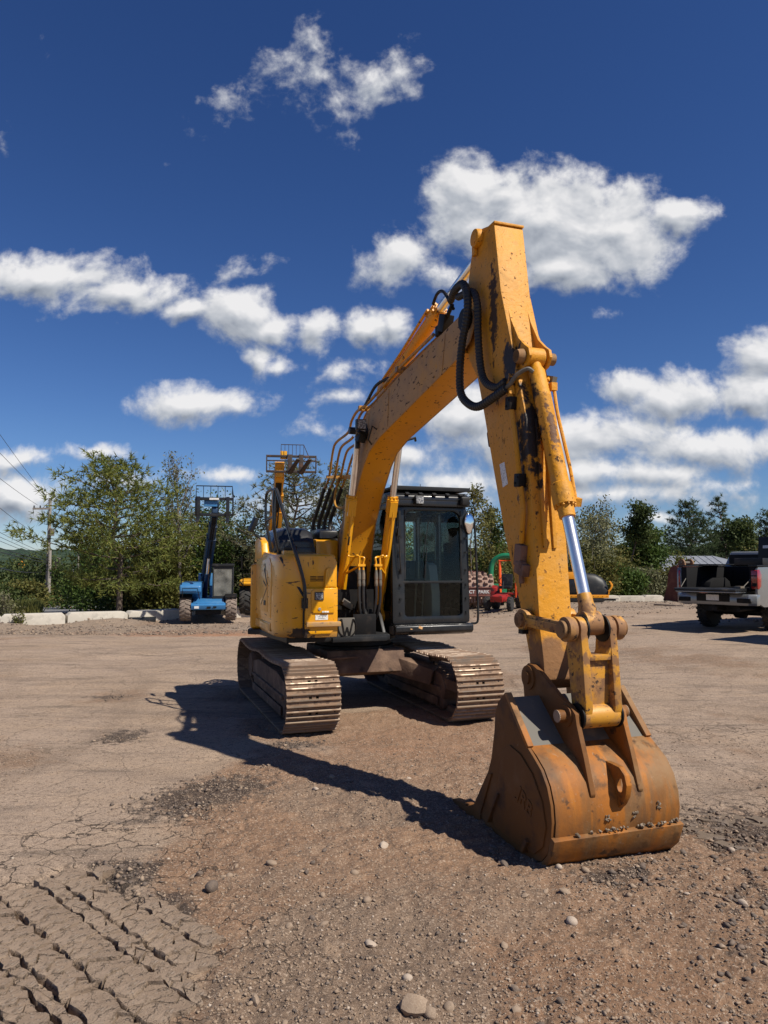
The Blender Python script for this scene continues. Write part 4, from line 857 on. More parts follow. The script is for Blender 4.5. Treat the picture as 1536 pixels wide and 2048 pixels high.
# grab handle and mirror on the outer pillar
b = MB(); b.tube(bez([(CX1 - .06, -1.27, 2.44), (CX1 + .01, -1.30, 2.42), (CX1 + .045, -1.31, 2.36), (CX1 + .078, -1.31, 1.45), (CX1 + .080, -1.31, 1.20), (CX1 + .06, -1.30, 1.145), (CX1 + .0, -1.28, 1.14)], 6), .014, 8); b.build('grab_handle', M['black'], cabf)
mm = Matrix.Translation((1.045, -1.43, 2.37)) @ Matrix.Rotation(R(14), 4, 'Z') @ Matrix.Rotation(R(1.5), 4, 'X')
def egg(s, y): return [mm @ Vector((math.cos(a) * .072 * s * (1.12 if math.sin(a) > 0 else 1 - .16 * -math.sin(a)), y, math.sin(a) * .135 * s)) for a in [2 * PI * k / 24 for k in range(24)]]
b = MB(); b.loft([egg(.85, .05), egg(1.0, .035), egg(1.0, .0), egg(.94, -.006)]); b.tube([mm @ Vector((0, .04, -.02)), (CX1 + .03, -1.31, 2.33)], .012); mr = b.build('mirror_housing', M['black'], cabf)
b = MB(); b.loft([egg(.92, -.005), egg(.90, -.0085), egg(.70, -.0125), egg(.45, -.0155), egg(.2, -.0175), egg(.04, -.018)]); b.build('mirror_glass', M['mirror'], mr, smooth=70)

# the cab was drawn at 1 : 1.075 about the machine's own origin; bring it to size and behind the boom cylinder
for o in [q for q in bpy.data.objects if q not in before_cab]: o.data.transform(Matrix.Translation((.221, .721, -.139)) @ Matrix.Scale(1.075, 4))
# --- boom
BW = .19
low = [(-.10, 1.60), (-.24, 2.05), (-.40, 2.42), (-.66, 2.76), (-1.0, 3.09), (-1.22, 3.235), (-1.62, 3.345), (-2.8, 3.54), (-3.60, 3.67), (-3.86, 3.72)]
nose = [(-4.0, 3.78), (-4.09, 3.90), (-4.08, 4.02), (-4.0, 4.09)]
top = [(-3.6, 4.045), (-2.2, 3.895), (-1.2, 3.745), (-.86, 3.55), (-.56, 3.14), (-.30, 2.70), (.05, 2.33), (.30, 2.0), (.34, 1.72), (.25, 1.53), (.10, 1.47)]
b = MB(); b.prism(low + nose[:1] + top[:1][::1] + top[1:], -BW + .012, BW - .012) if False else None
web = low + [(-3.80, 3.80), (-3.78, 4.05)] + top
b.prism(web, -BW + .014, BW - .014); boom = b.build('boom', M['boom'], ex, bevel=.006)
sidep = low + nose + top
for sx in (-1, 1):
    b = MB(); a0, a1 = (-BW, -BW + .014) if sx < 0 else (BW - .014, BW); b.prism(sidep, a0, a1); b.build('boom_side_plate', M['boom_side'], boom, bevel=.004)
b = MB(); b.beam((-BW - .004, -3.5, 4.0), (-BW - .004, -3.42, 3.66), .02, .006, (1, 0, 0)); b.beam((-BW - .004, -1.95, 3.83), (-BW - .004, -1.9, 3.42), .025, .006, (1, 0, 0)); b.prism([(-1.15, 3.30), (-1.25, 3.70), (-1.02, 3.60)], -BW - .006, -BW + .001); b.build('weld_seam', M['boom_side'], boom)
# faded lettering of the maker along the dusty boom
b = MB()
b.cyl((-BW - .05, -3.97, 3.98), (BW + .05, -3.97, 3.98), .055, n=20); b.lathe((-BW - .045, -3.97, 3.98), (1, 0, 0), [(0, .05), (.0, .095), (.03, .10), (.045, .10)], 24); b.lathe((BW, -3.97, 3.98), (1, 0, 0), [(0, .10), (.03, .10), (.045, .05)], 24); b.build('boom_nose_pin', M['dark'], boom)
b = MB(); b.cyl((-.32, .14, 1.62), (.32, .14, 1.62), .06); b.lathe((-BW - .03, .14, 1.62), (1, 0, 0), [(0, .13), (.03, .13)], 24); b.build('boom_foot_pin', M['dark'], boom)
b = MB(); b.cyl((-.40, -1.10, 3.50), (.40, -1.10, 3.50), .045, n=16); b.lathe((-BW - .02, -1.10, 3.50), (1, 0, 0), [(0, .10), (.02, .11)], 20); b.build('boom_cylinder_pin', M['black'], boom)
# work lamp and little ladder rung on the boom's left
b = MB(); b.obox((-.335, -1.36, 3.53), (.12, .09, .125), (.1, 0, -.1)); b.tube([(-.21, -1.2, 3.40), (-.33, -1.25, 3.47)], .02); b.obox((-.27, -1.18, 3.42), (.10, .10, .14), (.3, .2, .2)); b.obox((-.30, -1.12, 3.36), (.05, .05, .16)); bl = b.build('boom_lamp', M['black'], boom, bevel=.012)
b = MB(); b.obox((-.335, -1.408, 3.527), (.10, .006, .105), (.1, 0, -.1)); b.build('lamp_lens', M['lens'], bl)
b = MB(); b.tube([(-.2, -1.55, 3.45), (-.26, -1.57, 3.48), (-.27, -1.45, 3.34), (-.2, -1.36, 3.30)], .010, 6); b.build('hose_hook', M['black'], boom); b = MB(); b.tube([(.2, -1.5, 3.35), (.3, -1.52, 3.38), (.33, -1.45, 3.36)], .016, 6); b.build('hose_hook', M['black'], boom)

# boom cylinders
for sx in (-1, 1):
    x = sx * .275; p0 = Vector((x, -.22, 1.20)); p1 = Vector((x, -1.10, 3.50)); d = (p1 - p0).normalized(); Lg = 1.55
    b = MB(); b.lathe(p0, d, [(0, .045), (.03, .062), (.05, .062), (Lg - .12, .062), (Lg - .11, .072), (Lg + .02, .076), (Lg + .06, .076), (Lg + .07, .055), (Lg + .10, .05)], 20)
    b.obox(p0 + d * (Lg - .05), (.165, .12, .16), (-.36, 0, 0)) if False else None
    b.cyl(p0 + Vector((-.07, 0, -.02)), p0 + Vector((.07, 0, -.02)), .085)
    for k in range(8):
        a = 2 * PI * k / 8; u = d.orthogonal().normalized(); w = d.cross(u); q = p0 + d * (Lg + .07) + (u * math.cos(a) + w * math.sin(a)) * .062; b.cyl(q, q + d * .025, .012, n=6)
    bc = b.build('boom_cylinder', M['yellow'], ex, bevel=0)
    b = MB(); b.cyl(p0 + d * Lg, p1, .040, n=18); b.cyl(p1 + Vector((-.06, 0, 0)), p1 + Vector((.06, 0, 0)), .075); b.build('cylinder_rod', M['chrome'], bc)
    fw = Vector((0, -d.z, d.y)); fw = -fw if fw.y > 0 else fw                                # ahead of the barrel
    inn = Vector((-sx, 0, 0)); b = MB()
    g1 = p0 + d * (Lg - .08) + fw * .075; j1 = Vector((sx * .155 - .03 * (sx > 0), -.74, 1.86)); j2 = j1 + inn * .055
    j1, j2 = (j1, j2)
    b.tube(bez([g1, g1 - d * .35 + fw * .01, p0 + d * .93 + fw * .08, p0 + d * .86 + fw * .09 + inn * .03, j2 + Vector((0, 0, .10)), j2 + Vector((0, 0, .03)), j2 - Vector((0, 0, .07))], 5), .013, 8)
    b.tube(bez([p0 + d * .12 + fw * .065 - inn * .01, p0 + d * .40 + fw * .075, p0 + d * .60 + fw * .08 - inn * .0, p0 + d * .715 + fw * .085 + inn * .03, j1 + Vector((0, 0, .115)) - inn * .045, j1 + Vector((0, 0, .10)), j1 + Vector((0, 0, .03)), j1 - Vector((0, 0, .07))], 5), .013, 8)
    b.obox((j1 + j2) / 2, (.10, .04, .03)); b.beam(p0 + d * .60 + fw * .05, (j1 + j2) / 2, .035, .02)
    b.obox(p0 + d * (Lg - .06) + fw * .055, (.10, .06, .20), (math.atan2(-d.y, d.z), 0, 0)); b.obox(p0 + d * .08 + fw * .06, (.07, .04, .09), (math.atan2(-d.y, d.z), 0, 0))
    b.build('cylinder_pipe', M['yellow'], bc)
    b = MB()
    for j in (j1, j2): b.lathe(j - Vector((0, 0, .06)), (0, 0, -1), [(0, .017), (.03, .019), (.05, .023), (.12, .023), (.125, .019), (.16, .023), (.20, .023), (.21, .017)], 10)
    b.build('hose_fitting', M['bare'], bc)
    b = MB()
    for k, j in enumerate((j1, j2)): b.tube(bez([j - Vector((0, 0, .24)), j - Vector((0, 0, .42)), j + Vector((inn.x * .02, .03, -.60)), j + Vector((inn.x * .06, .12, -.74))], 5), .019, 8)
    b.build('cylinder_hose', M['rubber'], bc)

# pipes over the boom's back, hose bundle to the engine
pipe_m = material('pipe_paint', (.42, .20, .025), .5, layers=[dict(col=(.16, .10, .06), s=8, lo=.48, hi=.62, fac=.8)])
for k, (x, dx) in enumerate(((-.22, 0), (-.15, 0), (-.08, 0), (-.01, 0))):
    s = k * .055
    b = MB(); b.tube(bez([(x, -3.3, 4.03 + .02), (x, -2.3, 3.955), (x, -1.3, 3.815), (x, -.84, 3.80), (x, -.60, 3.72 - s * .5), (x, -.45, 3.60 - s), (x - .0, .12 - s, 3.56 - s), (x, .30 - s, 3.46 - s), (x, .50 - s, 3.12), (x, .74 - s, 2.98)], 5), .017, 8); b.build('boom_pipe', pipe_m, boom)
b = MB(); b.tube(bez([(-.10, .40, 3.10), (-.10, .55, 2.96), (-.10, .64, 2.80), (-.10, .52, 2.69), (-.10, .20, 2.66), (-.10, 0, 2.7)], 5), .016, 8)
b.beam((-.26, .50, 3.12), (.05, .50, 3.12), .05, .04); b.beam((-.03, .50, 3.12), (-.03, -.30, 3.05), .05, .05); b.box(-.245, .02, -2.36, -2.30, 3.93, 3.99); b.box(-.245, .02, -1.02, -.96, 3.78, 3.84)
b.build('pipe_bracket', pipe_m, boom)
for k, x in enumerate((-.225, -.15, -.08, -.01)):
    b = MB(); b.tube(bez([(x, .74 - k * .055, 2.98), (x - .02, .98 - k * .05, 2.74), (x - .04, 1.20 - k * .05, 2.52), (x - .05, 1.22 - k * .07, 2.34), (x - .06, .98 - k * .06, 2.20), (x - .05, .72 - k * .05, 2.10), (x - .05, .62, 1.95)], 6), .029, 10); b.build('engine_hose', M['rubber'], ex)
b = MB(); b.obox((-.19, 1.0, 2.23), (.28, .16, .10), (-.5, 0, 0)); b.build('hose_clamp', M['rubber'], ex)
b = MB(); b.tube(bez([(-.20, -1.05, 3.80), (-.24, -1.35, 3.84), (-.23, -1.62, 3.95), (-.16, -1.85, 3.99)], 5), .018, 8); b.build('boom_hose', M['rubber'], boom)

# arm cylinder over the boom
p0 = Vector((0, -1.35, 4.02)); p1 = Vector((0, -2.92, 4.43)); pr = Vector((0, -4.10, 4.69)); d = (p1 - p0).normalized()
b = MB(); Lg = (p1 - p0).length; b.lathe(p0, d, [(0, .05), (.05, .072), (Lg - .16, .072), (Lg - .15, .086), (Lg - .03, .09), (Lg, .09), (Lg + .01, .06), (Lg + .05, .055)], 20)
b.prism([(-1.2, 3.74), (-1.28, 4.0), (-1.35, 4.09), (-1.45, 4.06), (-1.6, 3.80)], -.10, -.075); b.prism([(-1.2, 3.74), (-1.28, 4.0), (-1.35, 4.09), (-1.45, 4.06), (-1.6, 3.80)], .075, .10)
for k in range(10):
    a = 2 * PI * k / 10; u = d.orthogonal().normalized(); w = d.cross(u); q = p1 + (u * math.cos(a) + w * math.sin(a)) * .075; b.cyl(q - d * .01, q + d * .03, .013, n=6)
b.tube(bez([p0 + d * .1 + Vector((-.085, 0, .03)), p0 + d * .8 + Vector((-.09, 0, .02)), p1 + Vector((-.10, .12, .0)), p1 + Vector((-.10, .05, .0))], 5), .016, 8)
ac = b.build('arm_cylinder', M['boom'], ex)
b = MB(); b.cyl(p1, pr, .047, n=18); b.build('arm_cylinder_rod', M['chrome'], ac)
b = MB(); b.tube(bez([p1 + Vector((-.07, -.02, .06)), p1 + Vector((-.10, -.20, .10)), p1 + Vector((-.12, -.40, .04)), (-.16, -3.62, 4.20)], 5), .017, 8); b.tube([(-.16, -3.35, 4.09), (-.17, -3.62, 4.24)], .020, 8); b.obox((-.15, -3.42, 4.13), (.10, .14, .16), (.4, 0, 0)); b.obox((-.15, -3.30, 4.09), (.08, .08, .10)); b.build('hose_union', M['dark'], ac, bevel=.006)
# hoses from boom to arm: ribbed sleeve
def ribbed(path, r, pitch=.022):
    pts = bez(path, 14); out = []; rs = []; acc = 0
    L_ = [0]
    for a, c in zip(pts[:-1], pts[1:]): L_.append(L_[-1] + (c - a).length)
    m = int(L_[-1] / (pitch / 2)); k = 0
    for i in range(m + 1):
        s = L_[-1] * i / m
        while k < len(L_) - 2 and L_[k + 1] < s: k += 1
        f = (s - L_[k]) / max(1e-6, L_[k + 1] - L_[k]); out.append(pts[k].lerp(pts[k + 1], f)); rs.append(r * (1.08 if i % 2 else .92))
    return out, rs
b = MB()
for path, r_ in (([(-.20, -3.64, 4.26), (-.22, -3.80, 4.31), (-.24, -4.00, 4.28), (-.255, -4.11, 4.12), (-.26, -4.10, 3.95), (-.26, -4.01, 3.76), (-.26, -3.96, 3.55), (-.26, -3.97, 3.34), (-.255, -4.09, 3.22), (-.25, -4.28, 3.15), (-.225, -4.50, 3.18), (-.20, -4.66, 3.22)], .034),
                 ([(-.20, -3.80, 4.24), (-.20, -4.08, 4.19), (-.205, -4.19, 4.05), (-.205, -4.20, 3.80), (-.205, -4.23, 3.54), (-.205, -4.31, 3.36), (-.20, -4.50, 3.26), (-.19, -4.64, 3.28)], .031)):
    b = MB(); p, rs = ribbed(path, r_, .030); b.tube(p, rs, 12); b.build('ribbed_hose', M['rubber'], ex, smooth=20)

# --- arm
AW = .135
rear = [(-4.02, 4.76), (-3.93, 4.52), (-3.83, 4.2), (-3.80, 3.92), (-3.88, 3.66), (-4.04, 3.46), (-4.16, 3.11), (-4.30, 2.67), (-4.49, 2.09), (-4.71, 1.56), (-4.83, 1.22), (-4.85, 1.08), (-4.91, .99)]
front = [(-5.0, .99), (-5.045, 1.05), (-5.03, 1.20), (-4.99, 1.40), (-4.95, 1.86), (-4.88, 2.6), (-4.84, 2.95), (-4.66, 3.5), (-4.47, 4.07), (-4.375, 4.655), (-4.36, 4.675)]
b = MB(); b.prism(rear[::1] + front, -AW, AW); arm = b.build('arm', M['arm_paint'], ex, bevel=.010, seg=2)
b = MB(); b.box(-AW - .004, AW + .004, -4.385, -4.03, 4.672, 4.692); b.build('arm_top_plate', M['arm_paint'], arm, bevel=.004)
b = MB(); b.cyl((-AW - .055, -4.10, 4.69 - .03), (AW + .05, -4.10, 4.66), .055); b.lathe((-AW - .05, -4.10, 4.66), (1, 0, 0), [(0, .055), (0, .075), (.035, .08), (.05, .08)], 20); b.obox((-AW - .02, -4.05, 4.57), (.03, .05, .09)); b.build('arm_tail_pin', M['arm_paint'], arm, bevel=.003)
# ribs that grow into the ears of the bucket cylinder
for sx in (-1, 1):
    b = MB(); x = sx * .088
    prof = [(-4.395, 4.30), (-4.46, 4.06), (-4.57, 3.80), (-4.68, 3.62), (-4.765, 3.545), (-4.83, 3.50), (-4.845, 3.44), (-4.80, 3.375), (-4.70, 3.345), (-4.66, 3.30), (-4.60, 3.45), (-4.45, 3.9), (-4.35, 4.30)]
    b.prism(prof, x - .012, x + .012); b.build('cylinder_bracket', M['arm_paint'], arm, bevel=.003)
b = MB(); b.cyl((-.165, -4.755, 3.45), (.165, -4.755, 3.45), .048); b.lathe((-.165, -4.755, 3.45), (1, 0, 0), [(0, .035), (.0, .05), (.02, .055), (.05, .06)], 16); b.build('bracket_pin', M['rust'], arm)
# wear strips down the front, doubler plates, sticker
for x in (-.055, .028): b = MB(); b.beam((x, -4.862, 2.95), (x + .0, -4.945, 1.98), .03, .022, (0, 1, 0)); b.build('wear_strip', M['arm_paint'], arm, bevel=.003)
b = MB(); b.add([(-AW - .002, -4.42, 2.66), (-AW - .002, -4.50, 2.67), (-AW - .002, -4.555, 2.49), (-AW - .002, -4.47, 2.47)], [(0, 1, 2, 3)]); b.add([(-AW - .001, -4.42, 2.66), (-AW - .001, -4.50, 2.67), (-AW - .001, -4.555, 2.49), (-AW - .001, -4.47, 2.47)], [(3, 2, 1, 0)]); b.build('warning_sticker', M['white'], arm, smooth=0)
b = MB(); b.prism([(-4.12, 3.05), (-4.05, 2.98), (-4.08, 2.86), (-4.20, 2.80), (-4.24, 2.95)], -.06, .02); b.build('arm_lug', M['frame_dirty'], arm, bevel=.01)
# oil stain and grime patches where the hoses rub
# bucket cylinder
p0 = Vector((-.01, -4.755, 3.45)); p1 = Vector((-.01, -5.405, 1.50)); d = (p1 - p0).normalized(); Lb = 1.235
b = MB(); b.cyl(p0 + Vector((-.065, 0, 0)), p0 + Vector((.065, 0, 0)), .075); b.lathe(p0, d, [(.02, .04), (.09, .045), (.13, .062), (.33, .064), (.335, .067), (.36, .067), (.365, .064), (Lb - .17, .064), (Lb - .16, .077), (Lb - .03, .082), (Lb, .082), (Lb + .005, .060), (Lb + .09, .058)], 24)
for k in range(12):
    a = 2 * PI * k / 12; u = d.orthogonal().normalized(); w = d.cross(u); q = p0 + d * Lb + (u * math.cos(a) + w * math.sin(a)) * .069; b.cyl(q - d * .005, q + d * .016, .0115, n=6)
bcy = b.build('bucket_cylinder', M['arm_paint'], ex)
b = MB(); b.cyl(p0 + d * (Lb + .05), p1 - d * .16, .0425, n=24); b.build('bucket_cylinder_rod', M['chrome'], bcy)
b = MB(); b.lathe(p1, -d, [(.0, .06), (.06, .062), (.10, .052), (.155, .050), (.17, .046)], 20); b.cyl(p1 + Vector((-.06, 0, -.03)), p1 + Vector((.06, 0, -.03)), .082, n=24); b.build('rod_eye', M['link_paint'], bcy)
b = MB(); b.tube(bez([p0 + d * .22 + Vector((.075, .0, .02)), p0 + d * .17 + Vector((.115, .02, .0)), p0 + d * .24 + Vector((.125, .0, -.02)), p0 + d * .5 + Vector((.105, -.0, 0)), p0 + d * .9 + Vector((.11, 0, 0)), p0 + d * (Lb - .05) + Vector((.10, 0, 0))], 5), .014, 8)
b.obox(p0 + d * .25 + Vector((.115, 0, 0)), (.05, .05, .06)); b.obox(p0 + d * (Lb - .03) + Vector((.095, 0, 0)), (.07, .05, .06), (.3, 0, 0)); b.build('barrel_pipe', M['arm_paint'], bcy)
b = MB(); b.obox(p0 + d * .20 + Vector((.125, .02, .02)), (.05, .07, .05), (.3, 0, .3)); b.tube(bez([p0 + d * .14 + Vector((-.055, -.03, 0)), p0 + d * .13 + Vector((-.10, -.03, .01)), (-.165, -4.76, 3.30), (-.19, -4.70, 3.24), (-.2, -4.62, 3.22)], 5), .017, 8); b.build('elbow_fitting', M['bare'], bcy)
# pipe with clamps down the arm's left side
b = MB(); b.tube(bez([(-.165, -4.66, 3.27), (-.165, -4.67, 3.08), (-.168, -4.73, 2.83), (-.168, -4.78, 2.55), (-.168, -4.82, 2.35), (-.168, -4.83, 2.25), (-.165, -4.81, 2.12), (-.16, -4.79, 2.02)], 5), [.023] * 36, 10) if False else b.tube(bez([(-.165, -4.66, 3.27), (-.165, -4.67, 3.08), (-.168, -4.73, 2.83), (-.168, -4.78, 2.55), (-.168, -4.82, 2.35), (-.168, -4.83, 2.25), (-.165, -4.81, 2.12), (-.16, -4.79, 2.02)], 5), .022, 10)
b.obox((-.165, -4.66, 3.29), (.055, .065, .07), (-.1, 0, 0)); b.obox((-.165, -4.66, 3.22), (.045, .05, .10), (-.1, 0, 0)); b.build('arm_pipe', M['arm_paint'], arm, bevel=0)
for (y, z) in ((-4.668, 3.10), (-4.79, 2.49)):
    b = MB(); b.obox((-.165, y, z), (.065, .075, .10), (.1, 0, 0)); b.cyl((-.205, y - .02, z + .02), (-.165, y - .02, z + .02), .012, n=6); b.cyl((-.205, y + .02, z - .02), (-.165, y + .02, z - .02), .012, n=6); b.build('pipe_clamp', M['dark'], arm, bevel=.006)
b = MB(); b.obox((-.16, -4.775, 1.93), (.06, .10, .16), (.2, 0, 0)); b.obox((-.16, -4.80, 1.83), (.07, .13, .09), (.3, 0, 0)); b.cyl((-.20, -4.82, 1.86), (-.15, -4.82, 1.86), .028, n=10); b.cyl((-.16, -4.78, 2.0), (-.16, -4.77, 2.08), .016, n=8); b.cyl((-.16, -4.78, 1.72), (-.16, -4.78, 1.78), .02, n=8); b.build('shutoff_valve', material('muddy_valve', (.20, .11, .075), .8, layers=[dict(col=(.12, .065, .045), s=12, lo=.45, hi=.65)]), arm, bevel=.012)

# --- linkage
AP = (-4.93, 1.055); UP = (-5.42, 1.435); LP = (-5.455, .875)
for sx in (-1, 1):
    b = MB(); x = sx * .185
    b.beam((x, -4.86, 1.46), (x, UP[0], UP[1]), .035, .085, (0, 0, 1)); b.beam((x - .022 * 1, -4.86, 1.46), (x - .022, UP[0], UP[1]), .012, .045, (0, 0, 1)); b.beam((x + .022 * 1, -4.86, 1.46), (x + .022, UP[0], UP[1]), .012, .045, (0, 0, 1))
    b.cyl((x - .03, -4.86, 1.46), (x + .03, -4.86, 1.46), .078, n=24); b.cyl((x - .03, UP[0], UP[1]), (x + .03, UP[0], UP[1]), .082, n=24)
    sl = b.build('side_link', M['link_paint'], ex, bevel=.004)
    b = MB(); b.cyl((x + sx * .03, -4.86, 1.46), (x + sx * .055, -4.86, 1.46), .055, n=18); b.cyl((x + sx * .055, -4.86, 1.46), (x + sx * .058, -4.86, 1.46), .035, n=18); b.build('link_pin', M['rust'], sl, bevel=.004); b = MB(); b.cyl((x + sx * .03, UP[0], UP[1]), (x + sx * .06, UP[0], UP[1]), .058, n=18); b.cyl((x + sx * .06, UP[0], UP[1]), (x + sx * .064, UP[0], UP[1]), .04, n=18); b.build('link_pin', M['rust'], sl, bevel=.004)
b = MB(); b.obox((-.2, -4.87, 1.375), (.05, .06, .03)); b.build('pin_keeper', M['dark'], arm)
hl = MB()
for sx in (-1, 1):
    x = sx * .112
    prof = circ(UP[0], UP[1], .082, 12, R(-20), R(200))[::1] + [(UP[0] - .09, 1.30), (LP[0] - .085, .93), (LP[0] - .06, .86), (LP[0] + .06, .86), (LP[0] + .08, .95), (UP[0] + .09, 1.30)]
    hl.prism(prof, x - .027, x + .027)
hl.box(-.088, .088, UP[0] - .055, UP[0] - .02, .92, 1.255)
hl.cyl((-.135, LP[0], LP[1]), (.135, LP[0], LP[1]), .078, n=28)
# U of the fork under the rod eye
u = [(-.088, 1.33)] + [(-.062 + 0 * k, 1.27) for k in (0,)] + [(.062, 1.27), (.088, 1.33), (.088, 1.235), (-.088, 1.235)]
hl.prism(u, UP[0] - .085, UP[0] + .07, 'y')
hl_o = hl.build('bucket_link', M['link_paint'], ex, bevel=.006)
b = MB(); b.cyl((-.24, UP[0], UP[1]), (.24, UP[0], UP[1]), .042, n=18); b.build('link_top_pin', M['rust'], hl_o)
for x0, x1 in ((-.085, -.073), (.073, .085)): b = MB(); b.lathe((x0, UP[0], UP[1]), (1, 0, 0), [(0, .07), (0, .089), (x1 - x0, .089), (x1 - x0, .07)], 24); b.build('dust_seal', M['dark'], hl_o)
for x0, x1 in ((-.152, -.140), (.140, .152)): b = MB(); b.lathe((x0, LP[0], LP[1]), (1, 0, 0), [(0, .07), (0, .085), (x1 - x0, .085), (x1 - x0, .07)], 24); b.build('dust_seal', M['dark'], hl_o)
b = MB(); b.cyl((-.128, AP[0], AP[1]), (.128, AP[0], AP[1]), .088, n=24); b.build('arm_tip_boss', M['rust'], arm)

# --- bucket
BH = .455
def shell(pts, x0, x1, th):
    o2 = []
    for i, p in enumerate(pts):
        a = Vector(pts[max(0, i - 1)]); c = Vector(pts[min(len(pts) - 1, i + 1)]); t = (c - a).normalized(); o2.append((p[0] + t.y * th, p[1] - t.x * th))
    return pts + o2[::-1]
back = [(-5.05, .935), (-5.36, .672), (-5.44, .635), (-5.53, .575), (-5.595, .495), (-5.632, .40), (-5.642, .30), (-5.628, .20), (-5.585, .105), (-5.52, .045), (-5.43, .012), (-5.1, .0), (-4.75, .0), (-4.42, .012)]
b = MB(); b.prism(shell(back[1:], -BH, BH, .022), -BH + .002, BH - .002); bucket = b.build('bucket', M['rust'], ex, smooth=40)
b = MB(); b.prism(shell(back[:2] , -BH, BH, .02), -BH + .03, BH - .03); b.build('bucket_top_plate', M['bare'], bucket)
sidepr = [(-5.115, .975), (-5.09, .99), (-4.99, .91), (-4.945, .82), (-4.93, .70), (-4.88, .50), (-4.82, .38), (-4.60, .10), (-4.42, .03), (-4.46, .0), (-4.75, -.012), (-5.1, -.012), (-5.43, .0), (-5.53, .035), (-5.597, .10), (-5.64, .20), (-5.655, .30), (-5.645, .40), (-5.607, .50), (-5.54, .585), (-5.45, .645), (-5.385, .685)]
for sx in (-1, 1):
    b = MB(); a0, a1 = (-BH - .022, -BH) if sx < 0 else (BH, BH + .022); b.prism(sidepr, a0, a1); sp = b.build('bucket_side', M['rust_dark_shade'] if sx < 0 else M['rust'], bucket, bevel=.004)  # left side gets the darker copy, shade painted in
    b = MB(); a0, a1 = (-BH - .034, -BH - .022) if sx < 0 else (BH + .022, BH + .034)
    b.prism([(-5.06, .60), (-5.16, .655), (-5.30, .63), (-5.45, .54), (-5.56, .40), (-5.60, .26), (-5.56, .13), (-5.46, .055), (-5.2, .045), (-4.93, .055), (-4.90, .14), (-4.98, .32)], a0, a1); b.build('wear_plate', M['rust_dark_shade'] if sx < 0 else M['rust'], sp, bevel=.005)
    b = MB(); b.beam((a0 * .5 + a1 * .5, -4.86, .06), (a0 * .5 + a1 * .5, -5.02, .30), .014, .05, (1, 0, 0)); b.beam((a0 * .5 + a1 * .5 - sx * .0, -5.34, .03), (a0 * .5 + a1 * .5, -5.40, .12), .03, .06, (1, 0, 0)); b.build('wear_bar', M['rust_dark_shade'] if sx < 0 else M['rust'], sp, bevel=.004); b = MB(); b.prism([(-4.44, .03), (-4.62, .11), (-4.84, .39), (-4.90, .40), (-4.72, .07), (-4.72, .0), (-4.46, .0)], a0, a1); b.build('side_cutter', M['rust_dark_shade'] if sx < 0 else M['rust'], sp, bevel=.004)
    # raised flange along the top of the side
    b = MB(); b.beam((sx * (BH + .004), -5.10, .985), (sx * (BH + .004), -5.385, .688), .045, .03, (0, 0, 1)); b.build('side_flange', M['rust'], sp, bevel=.008)
M_left = lambda y, z, rot: Matrix.Translation((-BH - .034, y, z)) @ Matrix.Rotation(R(-90), 4, 'Z') @ Matrix.Rotation(R(90), 4, 'X') @ Matrix.Rotation(rot, 4, 'Z')
text_mesh('JRB', .135, .006, M['rust_dark_shade'], bucket, M_left(-5.36, .34, R(-28)), 'raised_lettering', .003)
pm = (Vector((0, -5.205, .803)))
text_mesh('140', .062, .0015, M['rust_dark_shade'], bucket, Matrix.Translation((-.345, -5.135, .866 + .004)) @ Matrix.Rotation(math.atan2(.263, .31) * -1 + R(0), 4, 'X') @ Matrix.Rotation(R(0), 4, 'X') @ Matrix.Rotation(R(90) * 0, 4, 'X') @ Matrix.Rotation(R(82), 4, 'X') if False else Matrix.Translation((-.335, -5.145, .862)) @ Matrix.Rotation(R(40), 4, 'X') @ Matrix.Rotation(R(-8), 4, 'Z'), 'welded_number', .001)
# ears
for sx in (-1, 1):
    b = MB(); x = sx * .178
    prof = [(-4.86, .90), (-4.84, 1.05), (-4.865, 1.12), (-4.92, 1.155), (-4.98, 1.15), (-5.08, 1.115), (-5.32, .985), (-5.44, .945), (-5.50, .90), (-5.515, .83), (-5.585, .65), (-5.655, .44), (-5.645, .41), (-5.60, .44), (-5.50, .56), (-5.36, .65), (-5.05, .92), (-4.95, .86)]
    b.prism(prof, x - .018, x + .018); ear = b.build('bucket_ear', M['rust_dark_shade'] if sx < 0 else M['rust'], bucket, bevel=.006)  # left ear likewise coloured as shaded
    b = MB(); b.lathe((x + sx * .018, AP[0], AP[1]), (sx, 0, 0), [(0, .085), (.012, .085), (.013, .045), (.03, .045)], 20); b.build('ear_pin', M['rust'] if sx > 0 else M['rust_dark_shade'], ear); b = MB(); b.lathe((x + sx * .018, -5.40, .875), (sx, 0, 0), [(0, .07), (.012, .07), (.013, .04), (.07, .04)], 20); b.build('ear_pin', M['rust'] if sx > 0 else M['rust_dark_shade'], ear)
    b = MB(); b.cyl((x + sx * .085, -5.40, .875), (x + sx * .092, -5.40, .875), .040, n=18); b.build('pin_end', M['stone'], ear)
b = MB(); b.cyl((-.16, LP[0], LP[1]), (.16, LP[0], LP[1]), .04, n=16); b.build('lower_link_pin', M['rust'], bucket)
# lifting eye
b = MB()
oo = [(-5.52, .60), (-5.60, .60), (-5.675, .595), (-5.725, .56), (-5.745, .50), (-5.73, .43), (-5.69, .37), (-5.64, .33), (-5.60, .33), (-5.60, .36), (-5.60, .46), (-5.56, .54)]
c0 = (-5.672, .49); ii = [(c0[0] + .034 * math.cos(math.atan2(p[1] - c0[1], p[0] - c0[0])), c0[1] + .050 * math.sin(math.atan2(p[1] - c0[1], p[0] - c0[0]))) for p in oo]
b.ring(oo, ii, .0, .04); b.build('lifting_eye', M['rust'], bucket, bevel=.004)
